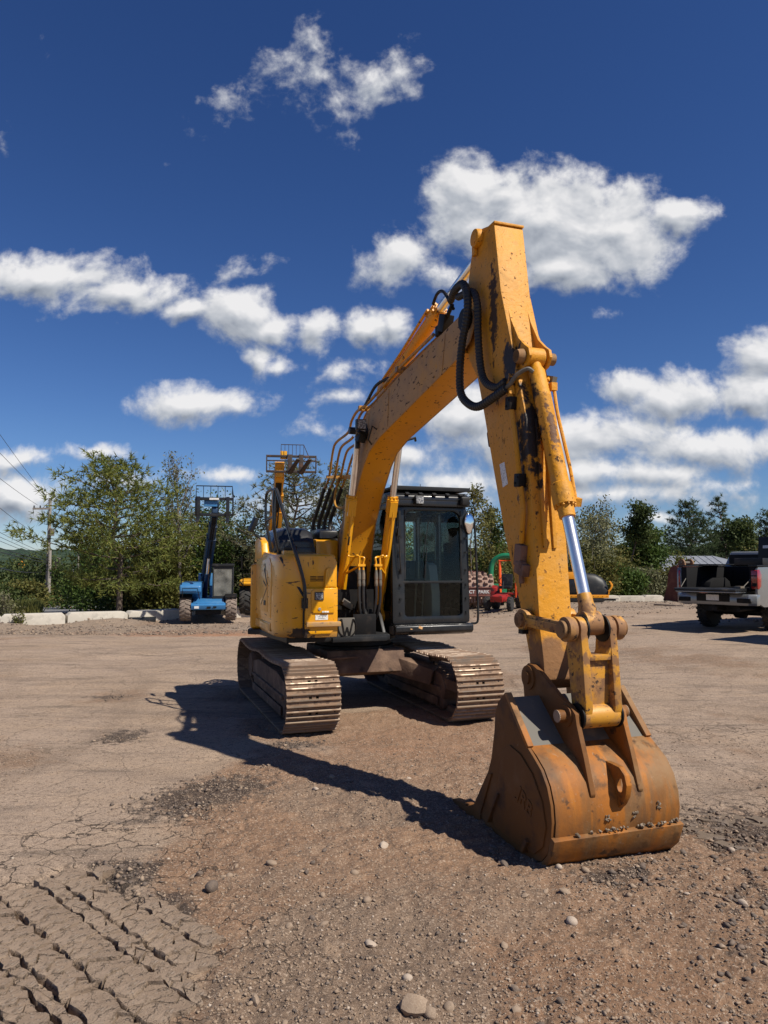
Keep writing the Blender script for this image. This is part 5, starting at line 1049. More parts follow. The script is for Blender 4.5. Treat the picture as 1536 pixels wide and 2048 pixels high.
# heel wear strip, cutting edge and teeth
b = MB(); hs = [(-5.645, .215), (-5.60, .095), (-5.53, .03), (-5.43, -.003), (-5.25, -.012)]; b.prism(shell(hs, 0, 0, .042), -BH - .024, BH + .024); b.build('heel_plate', M['rust'], bucket, bevel=.004)
rg = random.Random(5); b = MB()
for k in range(46):
    t = .15 + .85 * rg.random(); q = Vector((-BH + 2 * BH * t, -5.672 + rg.uniform(-.012, .010), .222 + rg.uniform(-.004, .008))); b.obox(q, (rg.uniform(.01, .035), .012, rg.uniform(.006, .016)), (rg.random(), rg.random(), rg.random()))
for (x, z) in ((-.08, .30), (.12, .30), (.30, .33)):
    for k in range(6): b.obox((x + rg.uniform(-.02, .02), -5.667, z + rg.uniform(-.025, .025)), (rg.uniform(.008, .022), .010, rg.uniform(.008, .02)), (rg.random(), rg.random(), rg.random()))
cm = b.build('caked_mud', material('dried_mud', (.17, .13, .09), .95, layers=[dict(col=(.26, .21, .16), s=30, lo=.5, hi=.6)]), bucket, bevel=.003); cm['kind'] = 'stuff'
b = MB(); b.box(-BH - .02, BH + .02, -4.52, -4.36, -.005, .03); b.build('cutting_edge', M['rust_dark_shade'], bucket, bevel=.004)
for k in range(5):
    x = -BH + .02 + k * (2 * BH - .04) / 4; b = MB(); b.loft([[(x - .04, -4.46, -.02), (x + .04, -4.46, -.02), (x + .04, -4.46, .06), (x - .04, -4.46, .06)], [(x - .035, -4.33, -.005), (x + .035, -4.33, -.005), (x + .035, -4.33, .045), (x - .035, -4.33, .045)], [(x - .032, -4.20, .01), (x + .032, -4.20, .01), (x + .032, -4.20, .025), (x - .032, -4.20, .025)]]); b.build('bucket_tooth', M['rust_dark_shade'], bucket, bevel=.004)
# ------------------------------------------------------------------ other machines in the yard
M['blue'] = material('blue_paint', (.030, .150, .340), .4, coat=.2, layers=[dict(col=(.10, .22, .34), s=3, lo=.45, hi=.8, fac=.5, rough=.7), dict(col=(.20, .18, .15), s=9, lo=.62, hi=.75, fac=.5, rough=.9)])
M['blue_dark'] = material('navy_paint', (.012, .040, .095), .4, layers=[dict(col=(.05, .08, .12), s=4, lo=.5, hi=.8, fac=.5)])
M['tyre'] = material('dusty_tyre', (.16, .125, .10), .9, layers=[dict(col=(.26, .20, .16), s=6, lo=.4, hi=.7), dict(col=(.04, .036, .034), s=9, lo=.55, hi=.75, fac=.7)], bump=[dict(s=30, str=.3, dist=.01)])
M['tyre_dark'] = material('black_tyre', (.022, .021, .020), .85, layers=[dict(col=(.09, .075, .06), s=5, lo=.5, hi=.8, fac=.6)])
M['rusty_frame'] = material('rusty_fork_frame', (.075, .050, .042), .7, layers=[dict(col=(.16, .075, .04), s=8, lo=.48, hi=.7)])
M['concrete'] = material('block_concrete', (.50, .46, .39), .9, layers=[dict(col=(.36, .33, .28), s=4, lo=.48, hi=.7, fac=.8), dict(col=(.60, .56, .48), s=9, lo=.55, hi=.75, fac=.6), dict(col=(.25, .22, .18), s=20, lo=.64, hi=.72, fac=.5)], bump=[dict(s=30, str=.3, dist=.01)])
def wheel(parent, x, y, z, r, w, tmat, rim, lugs=18, face=1, name='wheel'):
    "axis along x; face: side on which the rim dish shows"
    b = MB(); b.lathe((x - w / 2, y, z), (1, 0, 0), [(0, r * .56), (.0, r * .82), (w * .10, r * .93), (w * .25, r * .965), (w * .75, r * .965), (w * .90, r * .93), (w, r * .82), (w, r * .56)], 36)
    t = b.build(name, tmat, parent, smooth=40)
    q = MB()
    for k in range(lugs):
        a = 2 * PI * k / lugs
        for s in (-1, 1):
            aa = a + (s > 0) * PI / lugs; c, si = math.cos(aa), math.sin(aa)
            p0 = Vector((x + s * w * .04, y + c * r * .985, z + si * r * .985)); a2 = aa + .16; p1 = Vector((x + s * w * .47, y + math.cos(a2) * r * .94, z + math.sin(a2) * r * .94))
            q.beam(p0, p1, r * .10, r * .085, (0, c, si))
    tl = q.build('tread_lug', tmat, t, smooth=0); tl['kind'] = 'stuff'
    b = MB(); f = x + face * w * .34
    b.lathe((f, y, z), (-face, 0, 0), [(0, r * .16), (.0, r * .22), (w * .22, r * .30), (w * .25, r * .52), (w * .02, r * .58), (w * .02, r * .60), (w * .3, r * .60)], 28)
    for k in range(8):
        a = 2 * PI * k / 8; b.cyl((f, y + math.cos(a) * r * .2, z + math.sin(a) * r * .2), (f + face * .02, y + math.cos(a) * r * .2, z + math.sin(a) * r * .2), r * .03, n=6)
    b.build('rim', rim, t)
    return t
def telehandler(name, label, loc, rot, P):
    t = thing(name, label, 'telehandler', loc, rot, 'telehandlers with raised booms')
    body, dark, W, r, ww = P['body'], P['dark'], P['W'], P['r'], P['ww']
    for sx in (-1, 1):
        for y in (P['yf'], P['yr']):
            wheel(t, sx * (W / 2 - ww / 2), y, r, r, ww, P['tyre'], P['rim'], face=sx)
    k = r / .42
    b = MB(); b.prism([(P['yf'] - .35 * k, r * 1.0), (P['yf'] - .38 * k, r * 1.45), (P['yf'] + .1, r * 1.75), (P['yr'] + .4 * k, r * 1.75), (P['yr'] + .55 * k, r * 1.3), (P['yr'] + .5 * k, r * .8), (P['yf'], r * .8)], -W * .27, W * .27); b.build('chassis', body, t, bevel=.02 * k)
    b = MB(); b.prism([(P['yf'] - .42 * k, r * .95), (P['yf'] - .46 * k, r * 1.3), (P['yf'] - .30 * k, r * 1.5), (P['yf'] - .2 * k, r * .9)], -W * .30, W * .30); fb = b.build('front_crossmember', body, t, bevel=.02 * k)
    b = MB(); b.box(-.05 * k, .08 * k, P['yf'] - .475 * k, P['yf'] - .465 * k, r * 1.02, r * 1.2); b.build('front_opening', M['dark'], fb); b = MB(); b.box(.16 * k, .27 * k, P['yf'] - .475 * k, P['yf'] - .465 * k, r * 1.08, r * 1.22); b.build('front_opening', M['dark'], fb)
    b = MB(); b.box(-W * .24, -W * .16, P['yf'] - .48 * k, P['yf'] - .462 * k, r * 1.05, r * 1.24); b.build('front_decal', M['white'], fb)
    b = MB()
    for sx in (-1, 1): b.cyl((sx * W * .27, P['yf'], r), (sx * (W / 2 - ww), P['yf'], r), r * .22); b.cyl((sx * W * .27, P['yr'], r), (sx * (W / 2 - ww), P['yr'], r), r * .22)
    b.obox((0, P['yf'] - .2 * k, r * .72), (W * .45, .2 * k, r * .35)); b.build('axle', M['dark'], t)
    # engine hood on the viewer's left with fender
    b = MB(); hx0, hx1 = -W * .5, -W * .13
    hs_ = P.get('hood', 1.0)
    pr = [(P['yf'] - .30 * k, r * 2.2), (P['yf'] - .42 * k, r * 2.35), (P['yf'] - .40 * k, r * 2.85), (P['yf'] - .2 * k, r * 3.05), (P['yr'] - .1, r * 3.1), (P['yr'] + .3 * k, r * 2.8), (P['yr'] + .3 * k, r * 1.7), (P['yf'] + .55 * k, r * 1.7), (P['yf'] + .45 * k, r * 2.2)]
    pr = [(y_, r * 1.7 + (z_ - r * 1.7) * hs_) for y_, z_ in pr]; b.prism(pr, hx0, hx1); b.build('engine_hood', body, t, bevel=.06 * k, seg=3)
    b = MB(); pts = [(P['yf'] + math.cos(a) * r * 1.18, r + math.sin(a) * r * 1.18) for a in [R(d) for d in range(10, 131, 15)]]; inn = [(P['yf'] + math.cos(a) * r * 1.10, r + math.sin(a) * r * 1.10) for a in [R(d) for d in range(130, 9, -15)]]
    b.prism(pts + inn, -W * .5, -W * .5 + ww * 1.05); b.build('mudguard', M['dark'], t); b = MB(); b.prism(pts + inn, W * .5 - ww * 1.05, W * .5); b.build('mudguard', M['dark'], t)
    b = MB(); b.tube([(hx0 + .1 * k, P['yf'] - .43 * k, r * 1.9), (hx0 + .1 * k, P['yf'] - .48 * k, r * 2.65), (hx1 - .12 * k, P['yf'] - .48 * k, r * 2.65), (hx1 - .04 * k, P['yf'] - .45 * k, r * 1.8)], .014 * k, 6); b.tube([(hx0 + .05 * k, P['yf'] - .3 * k, r * 2.9), (hx0 + .05 * k, P['yf'] - .34 * k, r * 3.7)], .02 * k, 6); b.build('lamp_guard', M['dark'], t)
    # cab on the other side
    cx0, cx1 = W * .06, W * .44; cy0, cy1 = P['yf'] + .15 * k, P['yf'] + 1.45 * k; z0, z1 = r * 1.75, P['cabz']
    b = MB(); w = .05 * k
    for x in (cx0 + w / 2, cx1 - w / 2):
        b.beam((x, cy0, z0), (x + .0, cy0 + .12 * k, z1), w, w); b.beam((x, cy1, z0), (x, cy1, z1), w, w * 1.4); b.box(x - w / 2, x + w / 2, cy0, cy1, z0 - .05, z0 + .32 * k)
    b.box(cx0, cx1, cy0 - .02, cy0 + .05 * k, z0 - .1 * k, z0 + .10 * k); b.box(cx0 - .02, cx1 + .02, cy0 + .06 * k, cy1 + .05, z1 - .02, z1 + .07 * k); b.box(cx0, cx1, cy0 + .10 * k, cy0 + .16 * k, z1 - .12 * k, z1); b.build('cab', M['black'], t, bevel=.012 * k)
    q = MB(); q.add([(cx0 + w, cy0 + .02, z0 + .1 * k), (cx1 - w, cy0 + .02, z0 + .1 * k), (cx1 - w, cy0 + .11 * k, z1 - .08 * k), (cx0 + w, cy0 + .11 * k, z1 - .08 * k), (cx0 + w, cy0 + .03, z0 + .1 * k), (cx1 - w, cy0 + .03, z0 + .1 * k), (cx1 - w, cy0 + .12 * k, z1 - .08 * k), (cx0 + w, cy0 + .12 * k, z1 - .08 * k)], [(0, 1, 2, 3), (7, 6, 5, 4), (0, 4, 5, 1), (2, 6, 7, 3)]); q.build('windscreen', M['glass_dusty'], t, smooth=0)
    b = MB(); b.obox(((cx0 + cx1) / 2, cy1 - .35 * k, z0 + .35 * k), (.42 * k, .4 * k, .15 * k)); b.obox(((cx0 + cx1) / 2, cy1 - .15 * k, z0 + .7 * k), (.42 * k, .12 * k, .6 * k)); b.tube([((cx0 + cx1) / 2 + .18 * k * math.cos(a), cy0 + .3 * k + .05 * math.sin(a), z0 + .42 * k + .13 * k * math.sin(a)) for a in [2 * PI * j / 14 for j in range(15)]], .018 * k, 6); b.obox(((cx0 + cx1) / 2, cy0 + .2 * k, z0 + .22 * k), (.45 * k, .15 * k, .25 * k)); b.build('seat', M['interior'], t, bevel=.02)
    # boom: three telescoping sections, lift ram below
    a, c = Vector(P['b0']), Vector(P['b1']); d = (c - a); s = P['bs']
    b = MB(); b.beam(a, a + d * .62, s, s * 1.25); bo = b.build('boom', P['boommat'], t, bevel=.012 * k)
    b = MB(); b.beam(a + d * .60, a + d * .80, s * .86, s * 1.1); b.beam(a + d * .60, a + d * .62, s * 1.04, s * 1.3); b.build('boom_section', P['boommat'], bo, bevel=.01 * k)
    b = MB(); b.beam(a + d * .78, c, s * .72, s * .95); b.beam(a + d * .78, a + d * .80, s * .9, s * 1.15); b.build('boom_section', P['tipmat'], bo, bevel=.01 * k)
    ux = Vector((1, 0, 0)); un = d.cross(ux).normalized(); un = un if un.y < 0 else -un
    b = MB(); b.beam(a + d * .02 + un * s * .63, a + d * .93 + un * s * .56, s * .5, .02, tuple(un)); b.build('boom_channel', M['dark'], bo)
    b = MB()
    for o in (-.22, 0, .2): b.tube([a + d * .03 + un * s * .68 + ux * s * o, a + d * .85 + un * s * .62 + ux * s * o], s * .06, 6)
    b.build('boom_hose', M['rubber'], bo)
    b = MB(); q0 = a + un * s * 2.2 + Vector((0, 0, -.25 * k)); q1 = a + d * .36 + un * s * .75; dq = q1 - q0; b.cyl(q0, q0 + dq * .6, s * .28, n=14); b.build('lift_cylinder', P['boommat'], t); b = MB(); b.cyl(q0 + dq * .6, q1, s * .16, n=12); b.build('lift_rod', M['chrome'], t)
    b = MB(); b.prism([(a.y - .25 * k, r * 1.7), (a.y + .35 * k, r * 1.7), (a.y + .3 * k, a.z + .18 * k), (a.y - .15 * k, a.z + .15 * k)], a.x - s * .85, a.x - s * .55); b.prism([(a.y - .25 * k, r * 1.7), (a.y + .35 * k, r * 1.7), (a.y + .3 * k, a.z + .18 * k), (a.y - .15 * k, a.z + .15 * k)], a.x + s * .55, a.x + s * .85); b.build('boom_tower', body, t, bevel=.01)
    # head and fork carriage
    b = MB(); b.obox(c + Vector((0, -.05, .05)), (s * .8, s * .9, s * 1.6), (.3, 0, 0)); b.beam(c + d.normalized() * -.1, c + Vector((0, -.35 * k, -.05 * k)), s * .6, s * .6); b.build('boom_head', P['tipmat'], t, bevel=.02)
    F = Vector(P['fork']); fw, fh = P['fw'], P['fh']; fz0 = F.z - fh * P.get('low', .5); fz1 = fz0 + fh * .62; y = F.y
    ca = MB(); m_ = P.get('forkmat', M['rusty_frame']); bt = P['bar']
    ca.box(F.x - fw / 2, F.x + fw / 2, y - bt * .6, y + bt * .6, fz1 - bt * 1.1, fz1); ca.box(F.x - fw / 2, F.x + fw / 2, y - bt * .6, y + bt * .6, fz0, fz0 + bt * 1.1)
    for x in (F.x - fw / 2 + bt * .3, F.x + fw / 2 - bt * .3): ca.box(x - bt * .3, x + bt * .3, y - bt * .7, y + bt * .7, fz0, fz1)
    if P.get('mid'): ca.box(F.x - fw / 2, F.x + fw / 2, y - bt * .3, y + bt * .3, fz0 + fh * .40, fz0 + fh * .40 + bt * .6)
    fr_ = ca.build('fork_carriage', m_, t, bevel=.006 * k)
    bk = MB(); x0, x1 = P['br']; bz0, bz1 = fz1, fz0 + fh
    bk.tube([(F.x + x0, y, bz0), (F.x + x0, y + .02, bz1), (F.x + x1 - P['bslope'], y + .02, bz1), (F.x + x1, y, bz0)], bt * .22, 6)
    for j in range(1, P['nb']):
        x = F.x + x0 + (x1 - x0 - P['bslope']) * j / (P['nb'] - 1); bk.tube([(x, y, bz0), (x, y + .02, bz1)], bt * .13, 5)
    bk.build('load_backrest', m_, fr_)
    for fx in P['fx']:
        b = MB(); b.box(F.x + fx - .06 * k, F.x + fx + .06 * k, y - bt * 1.2, y - bt * .62, fz0 - .05, fz1 + .02)
        tip = Vector((F.x + fx, y - bt * .9, fz0 - .02)); e = tip + Vector(P['fdir']); b.beam(tip, e, .12 * k, .05 * k, (0, 0, 1), .10 * k, .02 * k); b.build('fork', m_, fr_, bevel=.004)
    b = MB(); b.obox(F + Vector(P['plate'][:3]), P['plate'][3:], (-.1, 0, 0)); b.build('carriage_plate', P['platemat'], fr_, bevel=.01)
    if P.get('mark'):
        b = MB(); b.box(F.x - .16, F.x + .14, y - bt * .72, y - bt * .62, fz1 - bt * .95, fz1 - bt * .2); b.build('carriage_decal', M['white'], fr_)
    return t
M['glass_dusty'] = glass_material('dusty_glass', (.45, .5, .48), .42, (.34, .33, .29))
telehandler('blue_telehandler', 'blue compact telehandler with raised boom and black fork carriage by the pine', (-5.82, 24.6, gh(-5.82, 24.6) - .02), R(12), dict(
    body=M['blue'], dark=M['dark'], tyre=M['tyre'], rim=M['blue_dark'], W=1.80, r=.40, ww=.36, yf=-.55, yr=1.75, cabz=1.78, boommat=M['blue_dark'], tipmat=M['blue_dark'],
    b0=(-.17, 1.5, 1.35), b1=(.16, -.55, 3.62), bs=.28, fork=(.14, -.95, 3.72), fw=1.22, fh=.98, bar=.085, br=(-.58, .60), bslope=.04, nb=6, fx=(-.50, .42), fdir=(.0, -.9, -.22), plate=(-.12, .06, .10, .42, .06, .26), platemat=M['blue'], forkmat=M['charcoal'], mark=True, low=.35))
telehandler('yellow_telehandler', 'large yellow telehandler behind the excavator, rusty forks raised high', (-4.30, 27.6, gh(-4.3, 27.6) - .02), R(8), dict(
    body=M['yellow'], dark=M['dark'], tyre=M['tyre_dark'], rim=M['yellow'], W=2.1, r=.60, ww=.42, yf=-.3, yr=2.6, cabz=2.3, boommat=M['boom'], tipmat=M['boom'],
    b0=(.05, 2.2, 2.0), b1=(.35, -.2, 5.35), bs=.44, fork=(.78, -.75, 5.62), fw=1.85, fh=1.05, bar=.075, br=(-.38, .62), bslope=.17, nb=7, fx=(-.06, .35), fdir=(.30, -.75, .42), plate=(-.28, .1, .35, .26, .10, .30), platemat=M['yellow'], mid=True, low=.30, hood=.45, forkmat=material('dark_rust_frame', (.035, .024, .02), .7, layers=[dict(col=(.10, .05, .03), s=8, lo=.52, hi=.66)])))

# padfoot roller
pr_ = thing('padfoot_roller', 'rust brown padfoot roller seen from its blade, studded drum above', 'road roller', (3.62, 31.0, gh(3.62, 31)), R(-3))
M['padfoot'] = material('dusty_padfoot', (.26, .165, .125), .85, layers=[dict(col=(.36, .25, .2), s=4, lo=.42, hi=.7), dict(col=(.14, .085, .065), s=7, lo=.56, hi=.75)])
M['red_brown'] = material('faded_red_brown', (.155, .055, .042), .7, layers=[dict(col=(.24, .10, .08), s=5, lo=.45, hi=.72), dict(col=(.09, .04, .03), s=9, lo=.58, hi=.75)])
b = MB(); b.lathe((-1.02, .95, .78), (1, 0, 0), [(0, .3), (0, .66), (2.04, .66), (2.04, .3)], 40); drum = b.build('drum', M['padfoot'], pr_)
PADM = MB(); PADM.loft([[(-.085, -.075, 0), (.085, -.075, 0), (.085, .075, 0), (-.085, .075, 0)], [(-.055, -.045, .125), (.055, -.045, .125), (.055, .045, .125), (-.055, .045, .125)]]); PADM = PADM.mesh('pad', M['padfoot'], bevel=.008)
for i in range(9):
    for j in range(16):
        a = 2 * PI * (j + .5 * (i % 2)) / 16 + .1
        inst('pad', PADM, drum, (-.92 + i * .23, .95 + math.cos(a) * .65, .78 + math.sin(a) * .65), (a - PI / 2, 0, 0))
b = MB(); b.box(-1.10, 1.10, -.10, .0, .56, .94); b.prism([(-.13, .56), (-.13, .60), (-.0, .60), (-.0, .56)], -1.1, 1.1); b.prism([(-.13, .90), (-.13, .94), (.0, .94), (.0, .90)], -1.1, 1.1); b.box(-1.14, -1.09, -.14, 1.3, .55, .95); b.box(1.09, 1.14, -.14, 1.3, .55, .95)
fr = b.build('drum_frame', M['red_brown'], pr_, bevel=.012)
for k, (s, x) in enumerate((('COMP', -.62), ('ACT', .0), ('PARK', .55))): text_mesh(s, .19, .003, M['white'], fr, Matrix.Translation((x, -.104, .745)) @ Matrix.Rotation(R(90), 4, 'X'), 'stencilled_lettering', .006)
b = MB()
for k in range(18): b.box(-1.0 + k * .115, -.94 + k * .115, -.02, .06, .30, .55)
b.build('scraper_tooth', M['padfoot'], fr)
b = MB(); b.box(-.75, .75, 1.9, 4.0, .7, 1.6); b.build('engine_body', M['red_brown'], pr_, bevel=.05)
for sx in (-1, 1): wheel(pr_, sx * .8, 3.2, .7, .7, .5, M['tyre_dark'], M['red_brown'], face=sx)
cream = material('cream_paint', (.62, .52, .26), .5)
b = MB(); b.tube(bez([(-.85, 2.0, 1.5), (-.84, 2.0, 1.95), (-.95, 2.0, 2.03), (-1.05, 2.0, 2.0)], 5), .022, 6); b.tube([(-.72, 2.0, 1.5), (-.70, 2.0, 1.95), (-.42, 2.0, 2.02), (-.45, 2.0, 1.5)], .022, 6); b.tube([(-.58, 2.0, 1.98), (-.6, 2.0, 1.5)], .022, 6); b.build('grab_rail', cream, pr_)

# small orange tractor, green chute behind it
orange = material('orange_paint', (.80, .10, .015), .4, coat=.2); red = material('red_paint', (.30, .012, .008), .5, layers=[dict(col=(.02, .016, .015), s=5, lo=.52, hi=.6, fac=.8)])
tr_ = thing('compact_tractor', 'small orange red tractor with a square roll bar beside the roller', 'tractor', (4.78, 29.2, gh(4.78, 29.2)), R(-24))
b = MB(); b.prism([(-1.3, .35), (-1.35, .58), (-.5, .64), (.0, .55), (.6, .55), (.6, .35)], -.24, .24); b.build('body', red, tr_, bevel=.04)
b = MB(); b.obox((0, .35, .62), (.95, .5, .08)); b.prism([(.05, .55), (.1, .85), (.35, .95), (.65, .8), (.75, .5)], -.60, -.38); b.prism([(.05, .55), (.1, .85), (.35, .95), (.65, .8), (.75, .5)], .38, .60); b.build('fender', red, tr_, bevel=.02)
b = MB(); b.tube([(-.36, .62, .6), (-.36, .62, 1.94), (.36, .62, 1.94), (.36, .62, .6)], .065, 4); b.build('roll_bar', orange, tr_, smooth=0)
b = MB(); b.obox((.0, .15, .88), (.46, .42, .12)); b.obox((.0, .38, 1.16), (.44, .12, .5), (-.2, 0, 0)); b.build('seat', M['black'], tr_, bevel=.04)
b = MB(); b.tube([(0, -.35, .8), (0, -.2, 1.12)], .02); b.tube([(.17 * math.cos(a), -.18 + .06 * math.sin(a), 1.14 + .15 * math.sin(a)) for a in [2 * PI * k / 14 for k in range(15)]], .016, 6); b.build('steering_wheel', M['black'], tr_)
b = MB(); b.tube([(.48, -.2, .5), (.5, -.3, 1.05), (.62, -.5, 1.25)], .03, 6); b.build('loader_lever', orange, tr_)
for sx in (-1, 1):
    wheel(tr_, sx * .50, .45, .42, .42, .26, M['tyre_dark'], orange, face=sx); wheel(tr_, sx * .45, -.95, .28, .28, .18, M['tyre_dark'], orange, face=sx, lugs=14)
gc = thing('chip_chute', 'green curved chute arching over behind the small orange tractor', 'chute', (4.75, 31.5, gh(4.75, 31.5)), R(0))
grn = material('green_paint', (.012, .17, .075), .35, coat=.3)
b = MB(); b.tube(bez([(-.16, .2, .6), (-.16, .2, 1.3), (-.08, .2, 1.85), (.25, .1, 2.13), (.70, .0, 2.15), (1.1, -.05, 2.1)], 6), .115, 12); b.build('chute_pipe', grn, gc)
b = MB(); b.box(-.3, .5, 0, 1.0, .25, .95); b.build('chute_base', grn, gc, bevel=.05); b = MB(); b.box(-.2, .4, .2, .8, -.02, .26); b.build('chute_skid', M['dark'], gc); b = MB(); b.lathe((1.02, -.05, 2.11), (.98, -.1, -.1), [(0, .16), (.03, .165), (.06, .16)], 14); b.build('chute_band', M['white'], gc)

# snow plough
sp_ = thing('snow_plough', 'black curved snow plough with orange edges standing near the white blocks', 'snow plough', (9.15, 32.6, gh(9.15, 32.6)), R(-6))
amber = material('amber_orange', (.78, .30, .010), .4, coat=.2)
cur = [(.0, .30), (-.10, .36), (-.02, .52), (.12, .62)] ; prof = [(-.02 + .42 * (1 - math.cos(a)) * .8, .30 + .98 * math.sin(a) * .98) for a in [R(d) for d in range(0, 100, 9)]]
b = MB(); loops = []
for x, s in ((-1.15, .94), (-.7, 1.0), (-.2, 1.04), (.2, .98), (.5, .84), (.68, .62), (.74, .42)):
    loops.append([(x, y, .30 + (z - .30) * s) for y, z in prof] + [(x, y + .03, .30 + (z - .30) * s) for y, z in prof[::-1]])
b.loft(loops); b.build('moldboard', M['black'], sp_, smooth=50)
b = MB(); b.box(-1.15, .74, -.055, -.02, .20, .335); b.build('cutting_edge', amber, sp_, bevel=.006)
b = MB()
for k in range(10): b.cyl((-1.05 + k * .19, -.056, .27), (-1.05 + k * .19, -.066, .27), .014, n=6)
b.build('edge_bolt', M['dark'], sp_)['kind'] = 'stuff'
b = MB(); b.prism([(.70, .52), (.80, .62), (.84, .74), (.80, .86), (.74, .92), (.82, .94), (.92, .80), (.92, .70), (.84, .56), (.74, .44)], -.07, -.03, 'y'); b.box(.715, .76, -.06, -.02, .33, .46); b.build('side_guard', amber, sp_, bevel=.006)
b = MB(); b.box(-1.35, -.42, -.10, .25, 1.02, 1.34); b.prism([(-.05, 1.34), (.25, 1.34), (.22, 1.40), (-.02, 1.40)], -1.35, -.5); b.build('pump_housing', amber, sp_, bevel=.03); b = MB(); b.box(-1.3, -.5, -.12, .2, 1.41, 1.58); b.build('pump_cover', M['dark'], sp_, bevel=.02)
b = MB(); b.box(-1.25, -.45, -.08, .1, .42, 1.0); b.build('plough_frame', M['charcoal'], sp_, bevel=.02)
b = MB(); b.box(-1.15, .45, -.2, .9, .03, .17); b.prism([(.45, .03), (.62, .12), (.62, .17), (.40, .17)], -.2, .9, 'y'); b.box(.45, 1.05, .0, .25, .075, .15); b.tube([(.4, -.05, .165), (1.15, -.1, .165)], .018, 6); b.build('skid_base', M['charcoal'], sp_, bevel=.01)
b = MB(); b.cyl((-.15, .25, .0), (.1, .25, .0), .1, n=20); b.build('skid_wheel', M['tyre_dark'], sp_)
b = MB(); b.cyl((-1.15, .2, 1.58), (-1.15, .2, 2.75), .07, n=12); b.lathe((-1.15, .2, 2.6), (0, 0, 1), [(0, .13), (.05, .13), (.1, .10), (.35, .04), (.6, .035)], 12); b.build('lift_mast', material('mast_paint', (.40, .16, .03), .5, layers=[dict(col=(.08, .05, .03), s=9, lo=.5, hi=.7)]), sp_)
for k, z in enumerate((2.40, 2.18, 1.98, 1.80)):
    b = MB(); b.tube([(-1.05 + .07 * math.cos(a), .08 + .02 * (k % 2) * math.cos(a), z + .12 * math.sin(a)) for a in [2 * PI * j / 10 for j in range(11)]], .028, 6); b.build('chain_link', M['bare'], sp_)

# rust-red bucket standing behind the pickup
rb = thing('spare_bucket', 'big rust red digging bucket standing on the ground behind the pickup', 'bucket', (13.95, 34.2, gh(13.95, 34.2)), R(28))
M['rust_red'] = material('rust_red', (.125, .035, .025), .7, layers=[dict(col=(.19, .07, .045), s=4, lo=.45, hi=.7), dict(col=(.06, .022, .018), s=6, lo=.55, hi=.75)])
side = [(-.55, .0), (-.80, .35), (-.86, .8), (-.74, 1.25), (-.45, 1.55), (-.1, 1.62), (.25, 1.55), (.35, 1.3), (.45, .7), (.70, .05)]
b = MB(); b.prism(shell(side[:7], 0, 0, -.06), -.62, .62, 'x'); b.build('bucket_shell', M['rust_red'], rb, bevel=.01)
for sx in (-1, 1):
    b = MB(); b.prism(side, sx * .66 - .03, sx * .66 + .03); b.build('bucket_side', M['rust_red'], rb, bevel=.012)
    b = MB(); b.prism([(-.30, 1.55)] + [(-.08 + .19 * math.cos(a), 1.78 + .19 * math.sin(a)) for a in [R(d) for d in range(170, -11, -20)]] + [(.18, 1.55)], sx * .28 - .04, sx * .28 + .04); b.build('bucket_ear', material('worn_lug', (.20, .11, .05), .6), rb, bevel=.01)
b = MB(); b.cyl((-.36, -.08, 1.80), (.36, -.08, 1.80), .06); b.build('ear_pin', M['bare'], rb)

# pickup
ph = R(52)
pk = thing('pickup_truck', 'silver grey pickup truck with its tailgate folded down and a black toolbox lid raised', 'pickup truck', (8.27, 18.35, gh(8.3, 18.6)), -ph)       # y runs forward from the rear bumper
M['silver'] = material('silver_paint', (.21, .22, .225), .28, metal=.35, coat=.6, layers=[dict(col=(.30, .29, .27), s=3, lo=.5, hi=.8, fac=.4, rough=.5)])
M['liner'] = material('bed_liner', (.016, .016, .017), .85, spec=.08, bump=[dict(s=90, str=.3, dist=.004)])
M['lamp_red'] = material('tail_lamp_red', (.28, .008, .010), .15, coat=.8)
zb = 0.10
def arch_profile():
    p = [(.0, .72), (.0, 1.40), (.02, 1.52), (.06, 1.575)]
    p += [(1.95, 1.60), (2.0, .62), (1.62, .62)]
    p += [(1.17 + .50 * math.cos(a), .50 + .50 * math.sin(a)) for a in [R(d) for d in range(14, 170, 12)]]
    p += [(.64, .62), (.30, .62)]
    return p
for sx in (-1, 1):
    b = MB(); b.prism(arch_profile(), sx * 1.0 - .055, sx * 1.0 + .0 if sx > 0 else sx * 1.0 + .055); b.build('bed_side', M['silver'], pk, bevel=.03, seg=3)
    b = MB(); x0, x1 = sorted((sx * .80, sx * .945)); b.box(x0, x1, .02, 1.95, 1.05, 1.585); b.build('bed_wall', M['liner'], pk, bevel=.015)
    b = MB(); x0, x1 = sorted((sx * .785, sx * 1.005)); b.box(x0, x1, .0, 2.0, 1.59, 1.63); b.build('bed_rail_cap', M['black'], pk, bevel=.01)
    b = MB(); x0, x1 = sorted((sx * (.86 if sx > 0 else .965), sx * 1.012)); b.prism([(-.012, 1.06), (-.02, 1.3), (-.012, 1.50), (.10, 1.53), (.20, 1.40), (.17, 1.12), (.06, 1.05)], x0, x1); tl = b.build('tail_lamp', M['lamp_red'], pk, bevel=.012)
    b = MB(); b.box(x0 + .02, x1 - .02, -.026, -.012, 1.12, 1.2); b.box(x0 + .01, x1 - .02, -.026, -.014, 1.36, 1.385); b.build('lamp_insert', M['dark'], tl)
    b = MB(); x0, x1 = sorted((sx * .50, sx * .80)); b.prism([(.6, 1.05), (.66, 1.2), (.85, 1.30), (1.45, 1.30), (1.65, 1.2), (1.7, 1.05)], x0, x1); b.build('wheel_house', M['liner'], pk, bevel=.03)
    wheel(pk, sx * .84, 1.17, .44, .44, .30, M['tyre_dark'], M['bare'], face=sx, lugs=22)
    wheel(pk, sx * .84, 5.2, .44, .44, .30, M['tyre_dark'], M['bare'], face=sx, lugs=22)
